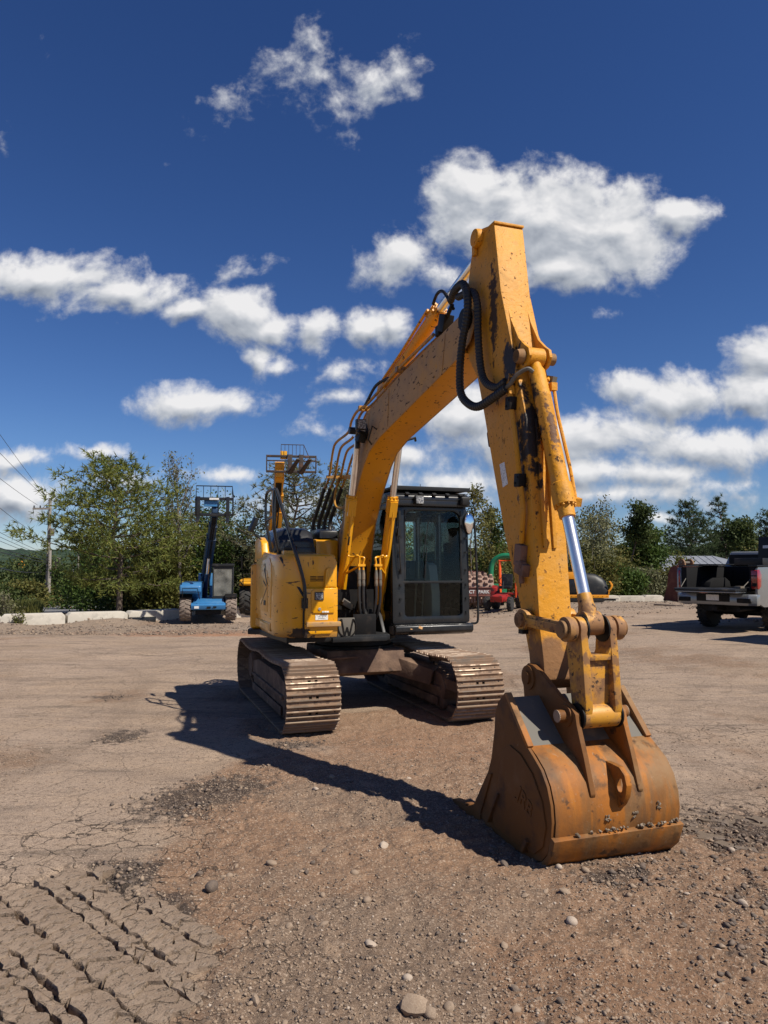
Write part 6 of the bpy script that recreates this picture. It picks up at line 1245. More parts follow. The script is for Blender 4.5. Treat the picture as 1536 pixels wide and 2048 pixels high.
b = MB(); b.box(-.80, .80, .02, 1.96, 1.0, 1.05); b.box(-.94, .94, 1.96, 2.0, 1.0, 1.60); b.build('bed_floor', M['liner'], pk, bevel=.008)
b = MB()
for k in range(5): b.box(-.72 + k * .3, -.58 + k * .3, 1.94, 1.958, 1.25, 1.5)
b.build('bed_rib', M['liner'], pk, bevel=.006)
b = MB(); b.prism([(-.62, 1.0), (-.66, 1.03), (-.62, 1.065), (.0, 1.075), (.01, 1.0)], -.78, .78); tg = b.build('tailgate', M['black'], pk, bevel=.012)
b = MB(); b.box(-.76, .76, -.60, -.06, .965, 1.0); b.build('tailgate_skin', M['silver'], tg, bevel=.015); b = MB(); b.obox((.66, -.2, 1.10), (.16, .2, .05)); b.build('tailgate_hinge', M['bare'], tg)
for sx in (-1, 1): b = MB(); b.tube([(sx * .78, -.3, 1.08), (sx * .83, .04, 1.30)], .01, 5); b.build('tailgate_strap', M['bare'], tg)
b = MB(); out = [(-1.0, .10), (-1.0, -.06), (-.85, -.17), (-.40, -.20), (.40, -.20), (.85, -.17), (1.0, -.06), (1.0, .10)]
b.loft([[(x, y, .66) for x, y in out], [(x * 1.01, y - .012, .72) for x, y in out], [(x * 1.01, y - .012, .86) for x, y in out], [(x, y + .02, .93) for x, y in out]]); bm_ = b.build('rear_bumper', M['silver'], pk, bevel=.012)
b = MB(); b.box(-.42, .42, -.222, -.20, .74, .92); b.build('bumper_recess', M['dark'], bm_, bevel=.01)
b = MB(); b.box(-.16, .16, -.232, -.223, .765, .905); b.build('number_plate', M['white'], bm_)
for sx in (-1, 1):
    b = MB(); x0, x1 = sorted((sx * .52, sx * .93)); b.prism([(x0, .72), (x0 + .05, .84), (x1 - .03, .83), (x1, .72)] if sx > 0 else [(x0, .72), (x0 + .03, .83), (x1 - .05, .84), (x1, .72)], -.20, -.155, 'y'); b.build('bumper_step', M['dark'], bm_, bevel=.01)
b = MB(); b.box(-.10, .10, -.22, .5, .52, .62); b.cyl((0, -.18, .60), (0, -.18, .66), .03); b.build('tow_hitch', M['dark'], pk)
b = MB(); b.box(-.45, .45, .2, 5.6, .48, .72); b.cyl((-.75, 1.17, .44), (.75, 1.17, .44), .09); b.lathe((-.18, 1.17, .44), (1, 0, 0), [(0, .08), (.06, .17), (.3, .17), (.36, .08)], 16); b.tube([(.55, -.05, .55), (.55, .9, .55), (.5, 2.5, .58)], .045, 8); b.build('underbody', M['dark'], pk)
b = MB(); b.box(.30, 1.0, .30, 1.6, 1.632, 1.80); b.box(-.96, -.3, .6, 1.6, 1.632, 1.66); b.build('toolbox', M['black'], pk, bevel=.012)
b = MB(); b.obox((.66, 1.62, 2.08), (.72, .05, .56), (-.12, 0, 0)); ld = b.build('toolbox_lid', M['black'], pk, bevel=.01); b = MB(); b.obox((.54, 1.575, 2.10), (.22, .006, .075), (-.12, 0, 0)); b.build('lid_label', M['white'], ld)
b = MB(); b.loft([[(-.98, 2.06, .62), (.98, 2.06, .62), (.98, 4.0, .62), (-.98, 4.0, .62)], [(-1.0, 2.06, 1.2), (1.0, 2.06, 1.2), (1.0, 4.0, 1.2), (-1.0, 4.0, 1.2)], [(-.92, 2.12, 1.55), (.92, 2.12, 1.55), (.92, 3.95, 1.55), (-.92, 3.95, 1.55)], [(-.76, 2.25, 2.0), (.76, 2.25, 2.0), (.76, 3.3, 2.0), (-.76, 3.3, 2.0)]]); b.build('crew_cab', M['silver'], pk, bevel=.05, seg=3)
b = MB(); b.loft([[(-.98, 4.0, .62), (.98, 4.0, .62), (.98, 5.95, .62), (-.98, 5.95, .62)], [(-1.0, 4.0, 1.2), (1.0, 4.0, 1.2), (.98, 5.95, 1.15), (-.98, 5.95, 1.15)], [(-.9, 4.0, 1.42), (.9, 4.0, 1.42), (.85, 5.9, 1.34), (-.85, 5.9, 1.34)]]); b.build('hood', M['silver'], pk, bevel=.05, seg=3)
b = MB(); b.box(-.72, .72, 2.06, 2.16, 1.62, 1.92); b.build('rear_window', M['dark'], pk, bevel=.02)

# trailer added unseen past the right edge to cast a shadow into view
tl_ = thing('shadow_trailer', 'white box trailer added out of view to cast a shadow near the pickup', 'trailer', (11.6, 12.6, gh(11.6, 12.6)), R(33.6))
b = MB(); b.box(-1.0, 1.0, 0, 4.0, .55, 2.3); b.build('trailer_box', M['white_paint'] if 'white_paint' in M else material('white_paint', (.7, .7, .68), .5), tl_, bevel=.03); b = MB(); b.box(-.9, .9, 4.0, 4.03, .65, 2.2); b.build('ramp_door', M['silver'], tl_, bevel=.01)
for k in range(9):
    for sx in (-1, 1): b = MB(); b.box(sx * 1.004 - .006, sx * 1.004 + .006, .2 + k * .45, .24 + k * .45, .6, 2.25); b.build('side_rib', M['silver'], tl_)
b = MB(); b.beam((0, 0, .5), (0, -1.2, .5), .12, .1); b.build('drawbar', M['dark'], tl_)
for sx in (-1, 1): wheel(tl_, sx * .95, 2.2, .36, .36, .22, M['tyre_dark'], M['bare'], face=sx)

# concrete blocks along the yard's edge
def block(x, y, rot, L_, H, sink, label, notch=True):
    z = gh(x, y)
    prof = [(-L_ / 2, 0), (-L_ / 2, H - .10), (-L_ / 2 + .10, H), (L_ / 2 - .10, H), (L_ / 2, H - .10), (L_ / 2, 0)] if notch else [(-L_ / 2, 0), (-L_ / 2, H), (L_ / 2, H), (L_ / 2, 0)]
    b = MB(); b.prism(prof, -.28, .28, 'y'); o = b.build('barrier_block', M['concrete'], None, bevel=.02); o.location = (x, y, -sink); o.rotation_euler = (random.uniform(-.015, .015), random.uniform(-.015, .015), rot)
    return tag(o, label, 'concrete block', 'pale concrete blocks edging the yard')
BL = [(-13.75, 22.55), (-11.95, 23.05), (-10.25, 23.85), (-8.65, 24.85), (-7.10, 25.95), (-5.5, 26.9)]
LB = ['pale concrete block at the far end of the row, cut by the picture edge', 'pale concrete block behind the dry weed tuft', 'long pale concrete block in front of the power pole', 'pale concrete block half buried by the grey gravel heap', 'pale concrete block next to the small black block', 'pale concrete block hidden behind the blue telehandler']
for k in range(6):
    x, y = BL[k]; nx, ny = BL[min(k + 1, 5)]; px, py = BL[max(k - 1, 0)]
    block((x + nx) / 2 if k < 5 else x + .7, (y + ny) / 2 if k < 5 else y + .4, math.atan2(ny - y, nx - x) if k < 5 else .5, math.hypot(nx - x, ny - y) - .03 if k < 5 else 1.6, .62, .27, LB[k])
RBk = [(10.9, 36.2, .05, 1.15, 'low white block beside the snow plough'), (12.15, 36.5, -.04, 1.3, 'second low white block from the snow plough'), (13.4, 37.0, .10, 1.0, 'low white block nearest the rust red bucket'), (9.5, 36.0, .0, 1.3, 'low white block behind the snow plough'), (14.8, 37.2, .0, 1.3, 'low white block hidden behind the rust red bucket')]
for x, y, r_, L_, lb in RBk: block(x, y, r_, L_, .6, .62 - .33 - gh(x, y), lb)
b = MB(); b.box(-.42, .42, -.2, .2, 0, .22); o = b.build('rubber_block', M['charcoal'], None, bevel=.03); o.location = (-7.9, 24.2, gh(-7.9, 24.2) - .05); o.rotation_euler = (0, 0, .2); tag(o, 'small black rubber block lying by the gravel heap', 'block')
b = MB(); b.box(-.55, .55, -.12, .12, 0, .06); o = b.build('plank', material('grey_plank', (.22, .17, .13), .9), None, bevel=.01); o.location = (11.4, 29.6, gh(11.4, 29.6) + .005); o.rotation_euler = (0, .03, -.5); tag(o, 'grey board lying on the gravel in front of the rust red bucket', 'board')
b = MB(); b.prism([(-.3, 0), (-.32, .06), (-.1, .09), (.25, .07), (.3, 0)], -.5, .5, 'y'); o = b.build('rubber_mat', M['charcoal'], None, bevel=.01); o.location = (-11.15, 20.2, gh(-11.15, 20.2)); tag(o, 'dark curled scrap of rubber at the edge of the yard', 'scrap')

# power poles, wires, signs, roofs
M['pole'] = material('weathered_pole', (.27, .245, .215), .9, layers=[dict(col=(.16, .14, .12), s=9, lo=.45, hi=.7, st=(1, 1, .1))])
def pole(x, y, h, zb_, label, arm=True, lean=0.0):
    t = thing('utility_pole', label, 'utility pole', (x, y, zb_), 0, 'wooden utility poles')
    b = MB(); b.cyl((0, 0, 0), (lean, 0, h), .17, .12, 14); b.build('shaft', M['pole'], t)
    if arm:
        b = MB(); b.box(-1.35, .10, -.16, -.06, h - .95, h - .80); b.tube([(-.6, -.11, h - .88), (0, -.11, h - .3)], .03, 6); b.build('crossarm', M['pole'], t)
        for xx in (-1.25, -.75, -.2): b = MB(); b.lathe((xx, -.11, h - .80), (0, 0, 1), [(0, .05), (.08, .07), (.12, .04), (.18, .06)], 8); b.build('insulator', M['dark'], t)
    return t
p1_ = pole(-27.35, 60, 9.6, -2.2, 'tall grey utility pole with a crossarm, above the long concrete block')
b = MB(); b.cyl((.55, 0, 3.9), (.9, -.1, 4.7), .14); b.tube([(0.1, 0, 3.7), (.5, 0, 3.75), (.72, 0, 4.1)], .04, 6); b.build('lamp_head', M['bare'], p1_); b = MB(); b.cyl((.3, -.2, 6.5), (.3, -.2, 7.1), .2, n=14); b.build('transformer', M['bare'], p1_)
pole(-27.05, 59.6, 5.4, -2.2, 'shorter grey pole standing hard against the tall utility pole', False)
p2_ = pole(-44.8, 108, 8.6, -4.5, 'slim brown pole further off with a white transformer on it', False); b = MB(); b.cyl((-.7, -.2, 4.6), (-.7, -.2, 5.7), .35, n=14); b.tube([(-.7, -.2, 5.7), (-.6, -.2, 6.3)], .05); b.build('transformer', M['white'], p2_)
def wire(p, q, sag, label, r=.017):
    p, q = Vector(p), Vector(q); pts = [p.lerp(q, k / 16) - Vector((0, 0, sag * 4 * (k / 16) * (1 - k / 16))) for k in range(17)]
    b = MB(); b.tube(pts, r, 5); return tag(b.build('power_line', M['black'], None), label, 'power line', 'overhead wires on the utility pole')
def wp(u, v, Y):
    a = (u - 768) / 1470; bb = (1024 - v) / 1470; tp = 108 / 1470; cp = 1 / math.sqrt(1 + tp * tp); sp2 = tp * cp
    y = cp - bb * sp2; z = sp2 + bb * cp; return (a / y * Y, Y, 1.85 + z / y * Y)
WR = [((100, 1005), (0, 866), 'highest thin wire running from the top of the tall pole'), ((93, 998), (0, 903), 'second thin wire below the highest one'), ((75, 1010), (0, 954), 'wire ending on the outer insulator of the crossarm'),
      ((60, 1060), (0, 1013), 'wire passing just under the crossarm'), ((98, 1110), (0, 1062), 'upper of the three telephone wires below the crossarm'), ((97, 1114), (0, 1071), 'middle one of the three telephone wires'), ((96, 1118), (0, 1079), 'lowest of the three telephone wires'),
      ((96, 1122), (0, 1093), 'thick dark cable below the telephone wires'), ((96, 1126), (0, 1101), 'second thick dark cable below the telephone wires'), ((80, 1144), (0, 1129), 'sagging heavy cable below all the other wires')]
for k, (a, c, lb) in enumerate(WR):
    f = 1.8; e = (a[0] + (c[0] - a[0]) * f, a[1] + (c[1] - a[1]) * f)
    wire(wp(*a, 60), wp(*e, 34), .10 + .05 * (k == 9) * 3, lb, .014 if k < 7 else .026)
sg = thing('road_sign', 'green road sign with white lettering at the far left edge', 'road sign', (-38.2, 72, -3.2), R(-8))
gs = material('sign_green', (.005, .16, .085), .4); b = MB(); b.box(-2.5, .45, -.03, .03, 3.8, 4.45); b.box(-2.5, .55, -.03, .03, 3.2, 3.78); sgp = b.build('sign_panel', gs, sg, bevel=.01)
text_mesh('EXIT 19B', .42, .004, M['white'], sgp, Matrix.Translation((-.75, -.04, 4.12)) @ Matrix.Rotation(R(90), 4, 'X')); text_mesh('MAIN RD', .34, .004, M['white'], sgp, Matrix.Translation((-1.2, -.04, 3.48)) @ Matrix.Rotation(R(90), 4, 'X'))
b = MB(); b.beam((.12, -.04, 3.35), (.38, -.04, 3.62), .09, .01, (0, 1, 0)); b.prism([(.25, 3.66), (.44, 3.68), (.42, 3.49)], -.045, -.035, 'y'); b.build('sign_arrow', M['white'], sgp); b = MB(); b.tube([(.0, .05, 0), (.0, .05, 3.4)], .06, 6); b.build('sign_post', M['bare'], sg)
ws = thing('warning_sign', 'tiny yellow warning sign among the far trees', 'road sign', (-53.6, 109, -5)); b = MB(); b.obox((0, 0, 7.0), (.9, .04, .9), (0, R(45), 0)); b.build('sign_panel', amber, ws); b = MB(); b.tube([(0, .05, 0), (0, .05, 6.6)], .05, 6); b.build('sign_post', M['bare'], ws)
def building(name, label, x, y, z, W, D, eave, ridge, rot, wallm, roofm, hip=0):
    t = thing(name, label, 'building', (x, y, z), rot)
    b = MB(); b.box(-W / 2 + .2, W / 2 - .2, -D / 2 + .2, D / 2 - .2, 0, eave); b.build('wall', wallm, t)
    b = MB(); V = [(-W / 2, -D / 2, eave), (W / 2, -D / 2, eave), (W / 2, D / 2, eave), (-W / 2, D / 2, eave), (-W / 2 + hip, 0, ridge), (W / 2 - hip, 0, ridge)]
    V += [(a, c, e - .12) for a, c, e in V]; b.add(V, [(0, 1, 5, 4), (2, 3, 4, 5), (3, 0, 4), (1, 2, 5), (6, 10, 11, 7), (8, 11, 10, 9), (9, 10, 6), (7, 11, 8), (0, 6, 7, 1), (1, 7, 8, 2), (2, 8, 9, 3), (3, 9, 6, 0)]); rf = b.build('roof', roofm, t, smooth=0)
    b = MB(); n = int(W / .6)
    for k in range(n + 1):
        x_ = -W / 2 + W * k / n; xr = min(max(x_, -W / 2 + hip), W / 2 - hip); b.beam((x_, -D / 2, eave + .02), (xr if hip else x_, 0, ridge + .02), .05, .04) if (hip == 0 or abs(x_ - xr) < .01) else None
    q = b.build('roof_seam', roofm, rf, smooth=0); q['kind'] = 'stuff'
    return t, rf
M['roof_grey'] = material('grey_metal_roof', (.21, .225, .25), .5, layers=[dict(col=(.15, .16, .18), s=2, lo=.45, hi=.7)]); M['wall_grey'] = material('grey_wall', (.22, .21, .20), .9)
building('shed', 'long low building with a grey metal roof behind the shrubs', 26.5, 66, -3.2, 15.5, 13, 4.1, 5.95, R(-4), M['wall_grey'], M['roof_grey'], 4.8)
b_, rf = building('house', 'small house with a pale grey roof seen through the trees', -46.2, 106, -6.0, 6.5, 5, 3.0, 4.6, R(-28), M['wall_grey'], M['roof_grey'])
# the road down below the yard
def strip(name, pts, w, z, mat, kind='structure'):
    V = []; n = len(pts)
    for i, p in enumerate(pts):
        a = Vector(pts[max(0, i - 1)]); c = Vector(pts[min(n - 1, i + 1)]); d = (c - a); d = Vector((d.x, d.y, 0)).normalized(); s = Vector((d.y, -d.x, 0)) * w / 2
        for k in (-1, -.33, .33, 1): q = Vector((p[0], p[1], 0)) + s * k; V.append((q.x, q.y, gh(q.x, q.y) + z))
    F = [(i * 4 + k, i * 4 + k + 1, i * 4 + k + 5, i * 4 + k + 4) for i in range(n - 1) for k in range(3)]
    o = npmesh(name, V, F, mat, smooth=True); return tag(o, None, None, None, kind)
rp = [tuple(p) for p in bez([(-11.0, 29.5, 0), (-14.2, 36, 0), (-18.3, 44, 0), (-22.5, 52, 0), (-28.2, 63, 0), (-37, 78, 0), (-50, 96, 0), (-70, 120, 0)], 8)]
M['asphalt'] = material('grey_road', (.13, .13, .135), .9, layers=[dict(col=(.18, .18, .18), s=2, lo=.45, hi=.7)])
strip('road', rp, 6.4, .035, M['asphalt'])
def off(pts, d):
    o = []
    for i, p in enumerate(pts):
        a = Vector(pts[max(0, i - 1)]); c = Vector(pts[min(len(pts) - 1, i + 1)]); t = (c - a).normalized(); o.append((p[0] + t.y * d, p[1] - t.x * d, 0))
    return o
strip('road_marking', off(rp, .2), .22, .045, amber); strip('road_marking', off(rp, -2.9), .14, .045, M['white'])
# ------------------------------------------------------------------ trees and shrubs
def leafmat(name, c1, c2, c3, s=1.2):
    return material(name, c1, .65, spec=.25, layers=[dict(kind='island', col=c2, lo=.25, hi=.9, fac=.85), dict(col=c3, s=s, lo=.48, hi=.72, d=4, fac=.75)], trans=c2)
M['bark'] = material('grey_bark', (.10, .075, .058), .95, layers=[dict(col=(.16, .13, .11), s=7, lo=.45, hi=.7, st=(1, 1, .25))], bump=[dict(s=20, str=.5, dist=.02, st=(1, 1, .3))])
M['twig'] = material('pale_twig', (.17, .145, .125), .9)
M['pine_l'] = leafmat('pine_needles', (0.129, 0.157, 0.036), (0.218, 0.217, 0.048), (0.071, 0.104, 0.034), .9)
M['pine_d'] = leafmat('dark_pine_needles', (0.052, 0.081, 0.034), (0.086, 0.113, 0.044), (0.034, 0.052, 0.025), .9)
M['leaf_ol'] = leafmat('olive_leaves', (0.097, 0.104, 0.027), (0.175, 0.148, 0.038), (0.053, 0.063, 0.019), 1.0)
M['leaf_gr'] = leafmat('green_leaves', (0.054, 0.096, 0.019), (0.096, 0.136, 0.026), (0.029, 0.056, 0.014), 1.0)
M['leaf_dk'] = leafmat('dark_leaves', (0.048, 0.073, 0.021), (0.086, 0.105, 0.027), (0.026, 0.040, 0.013), 1.0)
M['leaf_ye'] = leafmat('yellow_green_leaves', (.095, .105, .024), (.150, .140, .030), (.060, .070, .018), 1.0)
M['leaf_gy'] = leafmat('grey_green_leaves', (0.133, 0.139, 0.071), (0.205, 0.199, 0.104), (0.082, 0.091, 0.044), 1.0)
def branch_tree(rg, h, levels, spread, up, n0, trunk_r, crown0, ratio=.62, bend=.25):
    "returns (segments for the wood, tip points for leaves)"
    segs, tips = [], []
    def limb(p, d, L_, r, lev):
        pts = [p]; k = 5 if lev == 0 else 4; q = p.copy(); dd = d.copy()
        for i in range(k):
            dd = (dd + Vector((rg.gauss(0, 1), rg.gauss(0, 1), rg.gauss(0, .6))) * bend * (.35 if lev == 0 else .6) + Vector((0, 0, up * (.15 if lev else .0)))).normalized(); q = q + dd * (L_ / k); pts.append(q.copy())
        segs.append((pts, [r * (1 - .72 * i / k) for i in range(k + 1)], lev))
        if lev >= levels:
            for i in range(1, k + 1): tips.append((pts[i], dd))
            return
        n = n0 if lev == 0 else max(3, n0 // 2)
        for i in range(n):
            f = (crown0 if lev == 0 else .25) + (1 - (crown0 if lev == 0 else .25)) * (i + rg.random() * .8) / n; f = min(f, .99)
            a = pts[min(int(f * k), k - 1)]; c = pts[min(int(f * k) + 1, k)]; s = a.lerp(c, f * k - int(f * k))
            ang = rg.random() * 2 * PI; ax = Vector((math.cos(ang), math.sin(ang), 0)); tgt = (ax * spread + (c - a).normalized() * (1 - spread * .5) + Vector((0, 0, up * .4))).normalized()
            ll = L_ * ratio * (1.15 - .65 * f if lev == 0 else 1 - .4 * f) * rg.uniform(.7, 1.2)
            limb(s, tgt, ll, r * (.5 - .25 * f), lev + 1)
        tips.append((pts[-1], dd))
    limb(Vector((0, 0, 0)), Vector((rg.gauss(0, .04), rg.gauss(0, .04), 1)).normalized(), h, trunk_r, 0)
    return segs, tips
def wood_mesh(segs, name, mat, parent, minlev=9):
    b = MB()
    for pts, rs, lev in segs: b.tube(pts, [max(r, .004) for r in rs], 7 if lev == 0 else (5 if lev == 1 else 3), cap=False)
    return b.build(name, mat, parent, smooth=60)
def leaf_mesh(name, P, size, mat, parent, rs, stretch=1.6, droop=0.0):
    "small bent leaf-sized faces, each turned its own way"
    n = len(P); P = np.asarray(P, float); s = size * (.6 + .8 * rs.random(n))
    a = rs.normal(size=(n, 3)); a /= np.linalg.norm(a, axis=1)[:, None]; a[:, 2] -= droop; b = rs.normal(size=(n, 3)); b -= a * (a * b).sum(1)[:, None]; b /= np.linalg.norm(b, axis=1)[:, None]
    a = a * (s * stretch)[:, None] * .5; b = b * s[:, None] * .45
    V = np.stack([P - a, P + b * .9 - a * .1, P + a, P - b * .9 - a * .1], 1).reshape(-1, 3); F = np.arange(n * 4).reshape(-1, 4)
    return npmesh(name, V, F, mat, parent)
def needle_mesh(name, P, D, L_, w, k, mat, parent, rs):
    "tufts of needles: k thin triangles fanning about the twig"
    n = len(P); P = np.repeat(np.asarray(P, float), k, 0); D = np.repeat(np.asarray(D, float), k, 0)
    d = D * .7 + rs.normal(size=(n * k, 3)) * .75; d /= np.linalg.norm(d, axis=1)[:, None]; b = rs.normal(size=d.shape); b -= d * (d * b).sum(1)[:, None]; b /= np.linalg.norm(b, axis=1)[:, None]
    l = (L_ * (.6 + .7 * rs.random(n * k)))[:, None]; V = np.stack([P - b * w * .5, P + b * w * .5, P + d * l], 1).reshape(-1, 3)
    return npmesh(name, V, np.arange(n * k * 3).reshape(-1, 3), mat, parent)
def broadleaf(name, label, x, y, h, seed, mat, nleaf, size, levels=2, spread=.8, up=.3, n0=9, crown0=.3, ratio=.55, rad=.35, trunk_r=None, group=None, cat='tree', wood='bark', bend=.25):
    rg = random.Random(seed); rs = np.random.default_rng(seed)
    t = thing(name, label, cat, (x, y, gh(x, y) - .05), rg.random() * 6, group)
    segs, tips = branch_tree(rg, h, levels, spread, up, n0, trunk_r or h * .018, crown0, ratio, bend)
    wood_mesh(segs, 'trunk', M[wood], t)
    if nleaf:
        T = np.array([p for p, d in tips]); pick = rs.integers(0, len(T), nleaf); P = T[pick] + rs.normal(size=(nleaf, 3)) * rad * np.array([1, 1, .7]); P = P[P[:, 2] > .05]
        leaf_mesh('crown', P, size, M[mat], t, rs)
    return t
def pine(name, label, x, y, h, seed, mat, tufts, L_=.16, base=.22, w0=.42, rad=.16, group=None, sparse=1.0, lean=0, tipw=.12, k=7, lay=.5):
    rg = random.Random(seed); rs = np.random.default_rng(seed)
    t = thing(name, label, 'tree', (x, y, gh(x, y) - .05), rg.random() * 6, group)
    b = MB(); tr = [Vector((rg.gauss(0, .03) * i * h / 8 + lean * h * (i / 8) ** 2, rg.gauss(0, .03) * i * h / 8, h * i / 8)) for i in range(9)]; b.tube(tr, [h * .022 * (1 - .9 * i / 8) for i in range(9)], 8, cap=False)
    pts, dirs = [], []; z = base
    while z < 1.0:
        i = min(int(z * 8), 7); p = tr[i].lerp(tr[i + 1], z * 8 - i); n = rg.randint(3, 5); a0 = rg.random() * 6
        f = (z - base) / (1 - base); prof = (tipw + (1 - tipw) * (1 - f) ** .8) * (.55 + .45 * min(1, f * 4 + .3)); Lb = h * w0 * prof
        for j in range(n):
            if rg.random() > sparse: continue
            a = a0 + 2 * PI * j / n + rg.gauss(0, .25); ll = Lb * rg.uniform(.55, 1.25); d = Vector((math.cos(a), math.sin(a), rg.uniform(-.08, .28) + .25 * f)); bp = [p]
            for q in range(1, 6): bp.append(p + d * ll * q / 5 + Vector((0, 0, ll * .10 * (q / 5) ** 2)) + Vector((rg.gauss(0, .02), rg.gauss(0, .02), rg.gauss(0, .02))) * ll)
            b.tube(bp, [max(.006, h * .006 * (1 - .8 * q / 5)) for q in range(6)], 4, cap=False)
            m = max(3, int(tufts * ll / (h * w0) / 3.2))
            for q in range(m):
                g = .25 + .78 * rg.random() ** .8; e = min(g, .999) * 5; c = bp[int(e)].lerp(bp[min(int(e) + 1, 5)], e - int(e)); sd = Vector((-d.y, d.x, 0)) * rg.gauss(0, .24) * ll * (1.15 - g * .6)
                pts.append(c + sd + Vector((rg.gauss(0, rad * .5), rg.gauss(0, rad * .5), rg.gauss(0, rad * lay)))); dirs.append((d + sd * .8 / max(.1, ll) + Vector((0, 0, .25))).normalized())
        z += rg.uniform(.035, .065)
    b.build('trunk', M['bark'], t, smooth=60)
    for q in range(12): pts.append(tr[-1] + Vector((rg.gauss(0, .08), rg.gauss(0, .08), rg.uniform(-.3, .1)))); dirs.append(Vector((0, 0, 1)))
    needle_mesh('crown', [tuple(p) for p in pts], [tuple(d) for d in dirs], L_, L_ * .16, k, M[mat], t, rs)
    return t
def bush(label, x, y, h, w, seed, mat, n, size, group='shrubs along the edge of the yard', name='shrub', stems=8, cat='shrub', bare=0.0):
    rg = random.Random(seed); rs = np.random.default_rng(seed); t = thing(name, label, cat, (x, y, gh(x, y) - .05), 0, group)
    b = MB(); P = []
    for s in range(stems):
        a = rg.random() * 2 * PI; d = Vector((math.cos(a) * w * .42 * rg.random() ** .5, math.sin(a) * w * .3 * rg.random(), h * rg.choice((.45, .6, .75, .85, 1.0, 1.15)))); st = [Vector((d.x * .15, d.y * .15, 0)) + Vector((d.x * f ** 1.3, d.y * f ** 1.3, d.z * f)) + Vector((rg.gauss(0, .03), rg.gauss(0, .03), 0)) * h * f for f in (0, .25, .5, .75, 1)]
        b.tube(st, [.022, .018, .014, .010, .005], 4, cap=False)
        for q in range(7):
            f = rg.uniform(.2, 1); e = min(f * 4, 3.99); c = st[int(e)].lerp(st[int(e) + 1], e - int(e)); tw = Vector((rg.gauss(0, .5), rg.gauss(0, .5), rg.uniform(.0, .6))).normalized() * h * rg.uniform(.10, .26); b.tube([c, c + tw * .5 + Vector((0, 0, .02)), c + tw], [.008, .006, .003], 3, cap=False); P += [c, c + tw * .5, c + tw, c + tw * .8]
    b.build('stem', M['twig'], t, smooth=60)
    P = np.array([tuple(p) for p in P]); pk_ = rs.integers(0, len(P), n); Q = P[pk_] + rs.normal(size=(n, 3)) * np.array([w * .09, w * .08, h * .07])
    low = rs.random((int(n * .35), 3)); Q = np.concatenate([Q, np.stack([(low[:, 0] - .5) * w, (low[:, 1] - .5) * w * .7, low[:, 2] ** 1.8 * h * .55], -1)]); Q = Q[Q[:, 2] > .02]
    leaf_mesh('foliage', Q, size, M[mat], t, rs)
    return t
def gX(u, Y): return (u - 768) / 1470 * Y

pine('pine_tree', 'big spreading pine between the power pole and the blue telehandler', gX(242, 28.5), 28.5, 5.9, 3, 'pine_l', 240, L_=.24, base=.20, w0=.62, rad=.30, k=9, lean=-.07, tipw=.18)
broadleaf('half_bare_tree', 'tall half bare tree with thin upright twigs behind the blue telehandler', gX(362, 30.5), 30.5, 5.3, 21, 'leaf_gy', 900, .07, levels=3, spread=.55, up=.55, n0=13, crown0=.35, ratio=.46, rad=.12, trunk_r=.10, wood='twig', bend=.14)
pine('pine_tree', 'grey green pine rising behind the yellow telehandler', gX(575, 32), 32, 6.2, 9, 'leaf_gy', 140, L_=.24, base=.18, w0=.52, rad=.30, k=9, lean=-.09, tipw=.2)
broadleaf('half_bare_tree', 'thin leafy tree with arching twigs close by the excavator boom', gX(668, 31), 31, 5.4, 33, 'leaf_gy', 4200, .07, levels=3, spread=.6, up=.45, n0=12, crown0=.25, ratio=.5, rad=.16, trunk_r=.09, wood='twig', bend=.16)
broadleaf('tree', 'leafy tree half hidden behind the boom and cab', gX(745, 34), 34, 5.2, 35, 'leaf_ol', 9000, .10, levels=2, spread=.8, up=.3, n0=10, crown0=.15, ratio=.55, rad=.34)
for k, (u, Y, h, lb) in enumerate(((942, 32.5, 4.9, 'tallest of the thin saplings beside the excavator cab'), (962, 34, 3.9, 'slim sapling just beside the tallest one'), (985, 33, 4.4, 'thin leafy sapling close to the excavator arm'), (1012, 35, 4.2, 'thin sapling behind the orange tractor'), (915, 34, 3.6, 'slim sapling seen through the cab glass'))):
    broadleaf('sapling', lb, gX(u, Y), Y, h, 50 + k, ('leaf_ol', 'leaf_gr', 'leaf_ol', 'leaf_ol', 'leaf_ol')[k], 1500, .085, levels=2, spread=.5, up=.6, n0=9, crown0=.2, ratio=.32, rad=.16, trunk_r=.035, wood='twig', group='saplings along the yard edge')
broadleaf('tree', 'small tree with a round tuft of crown on a bent stalk', gX(1252, 50), 50, 6.1, 62, 'leaf_dk', 3200, .13, levels=2, spread=.85, up=.3, n0=8, crown0=.66, ratio=.24, rad=.30, trunk_r=.09)
broadleaf('tree', 'dense dark green round tree beside the stalk tree', gX(1278, 54), 54, 4.6, 63, 'leaf_gr', 14000, .14, levels=2, spread=.9, up=.25, n0=11, crown0=.12, ratio=.52, rad=.42)
pine('pine_tree', 'broad dark pine standing above the grey shed roof', gX(1378, 72), 72, 9.4, 71, 'pine_d', 150, L_=.42, base=.10, w0=.42, rad=.36, k=9, tipw=.15)
pine('spruce_tree', 'tall narrow dark spruce, the highest of the far trees', gX(1447, 74), 74, 10.2, 72, 'pine_d', 120, L_=.38, base=.18, w0=.26, rad=.22, k=8, tipw=.10, sparse=.85)
broadleaf('tree', 'dark leafy tree beside the tall narrow spruce', gX(1492, 72), 72, 6.6, 73, 'leaf_dk', 9000, .2, levels=2, spread=.8, up=.3, n0=11, crown0=.15, ratio=.5, rad=.5)
pine('pine_tree', 'dark pine furthest along beyond the tall spruce, cut off by the picture edge', gX(1545, 72), 72, 8.6, 74, 'pine_d', 130, L_=.42, base=.12, w0=.36, rad=.34, k=8)
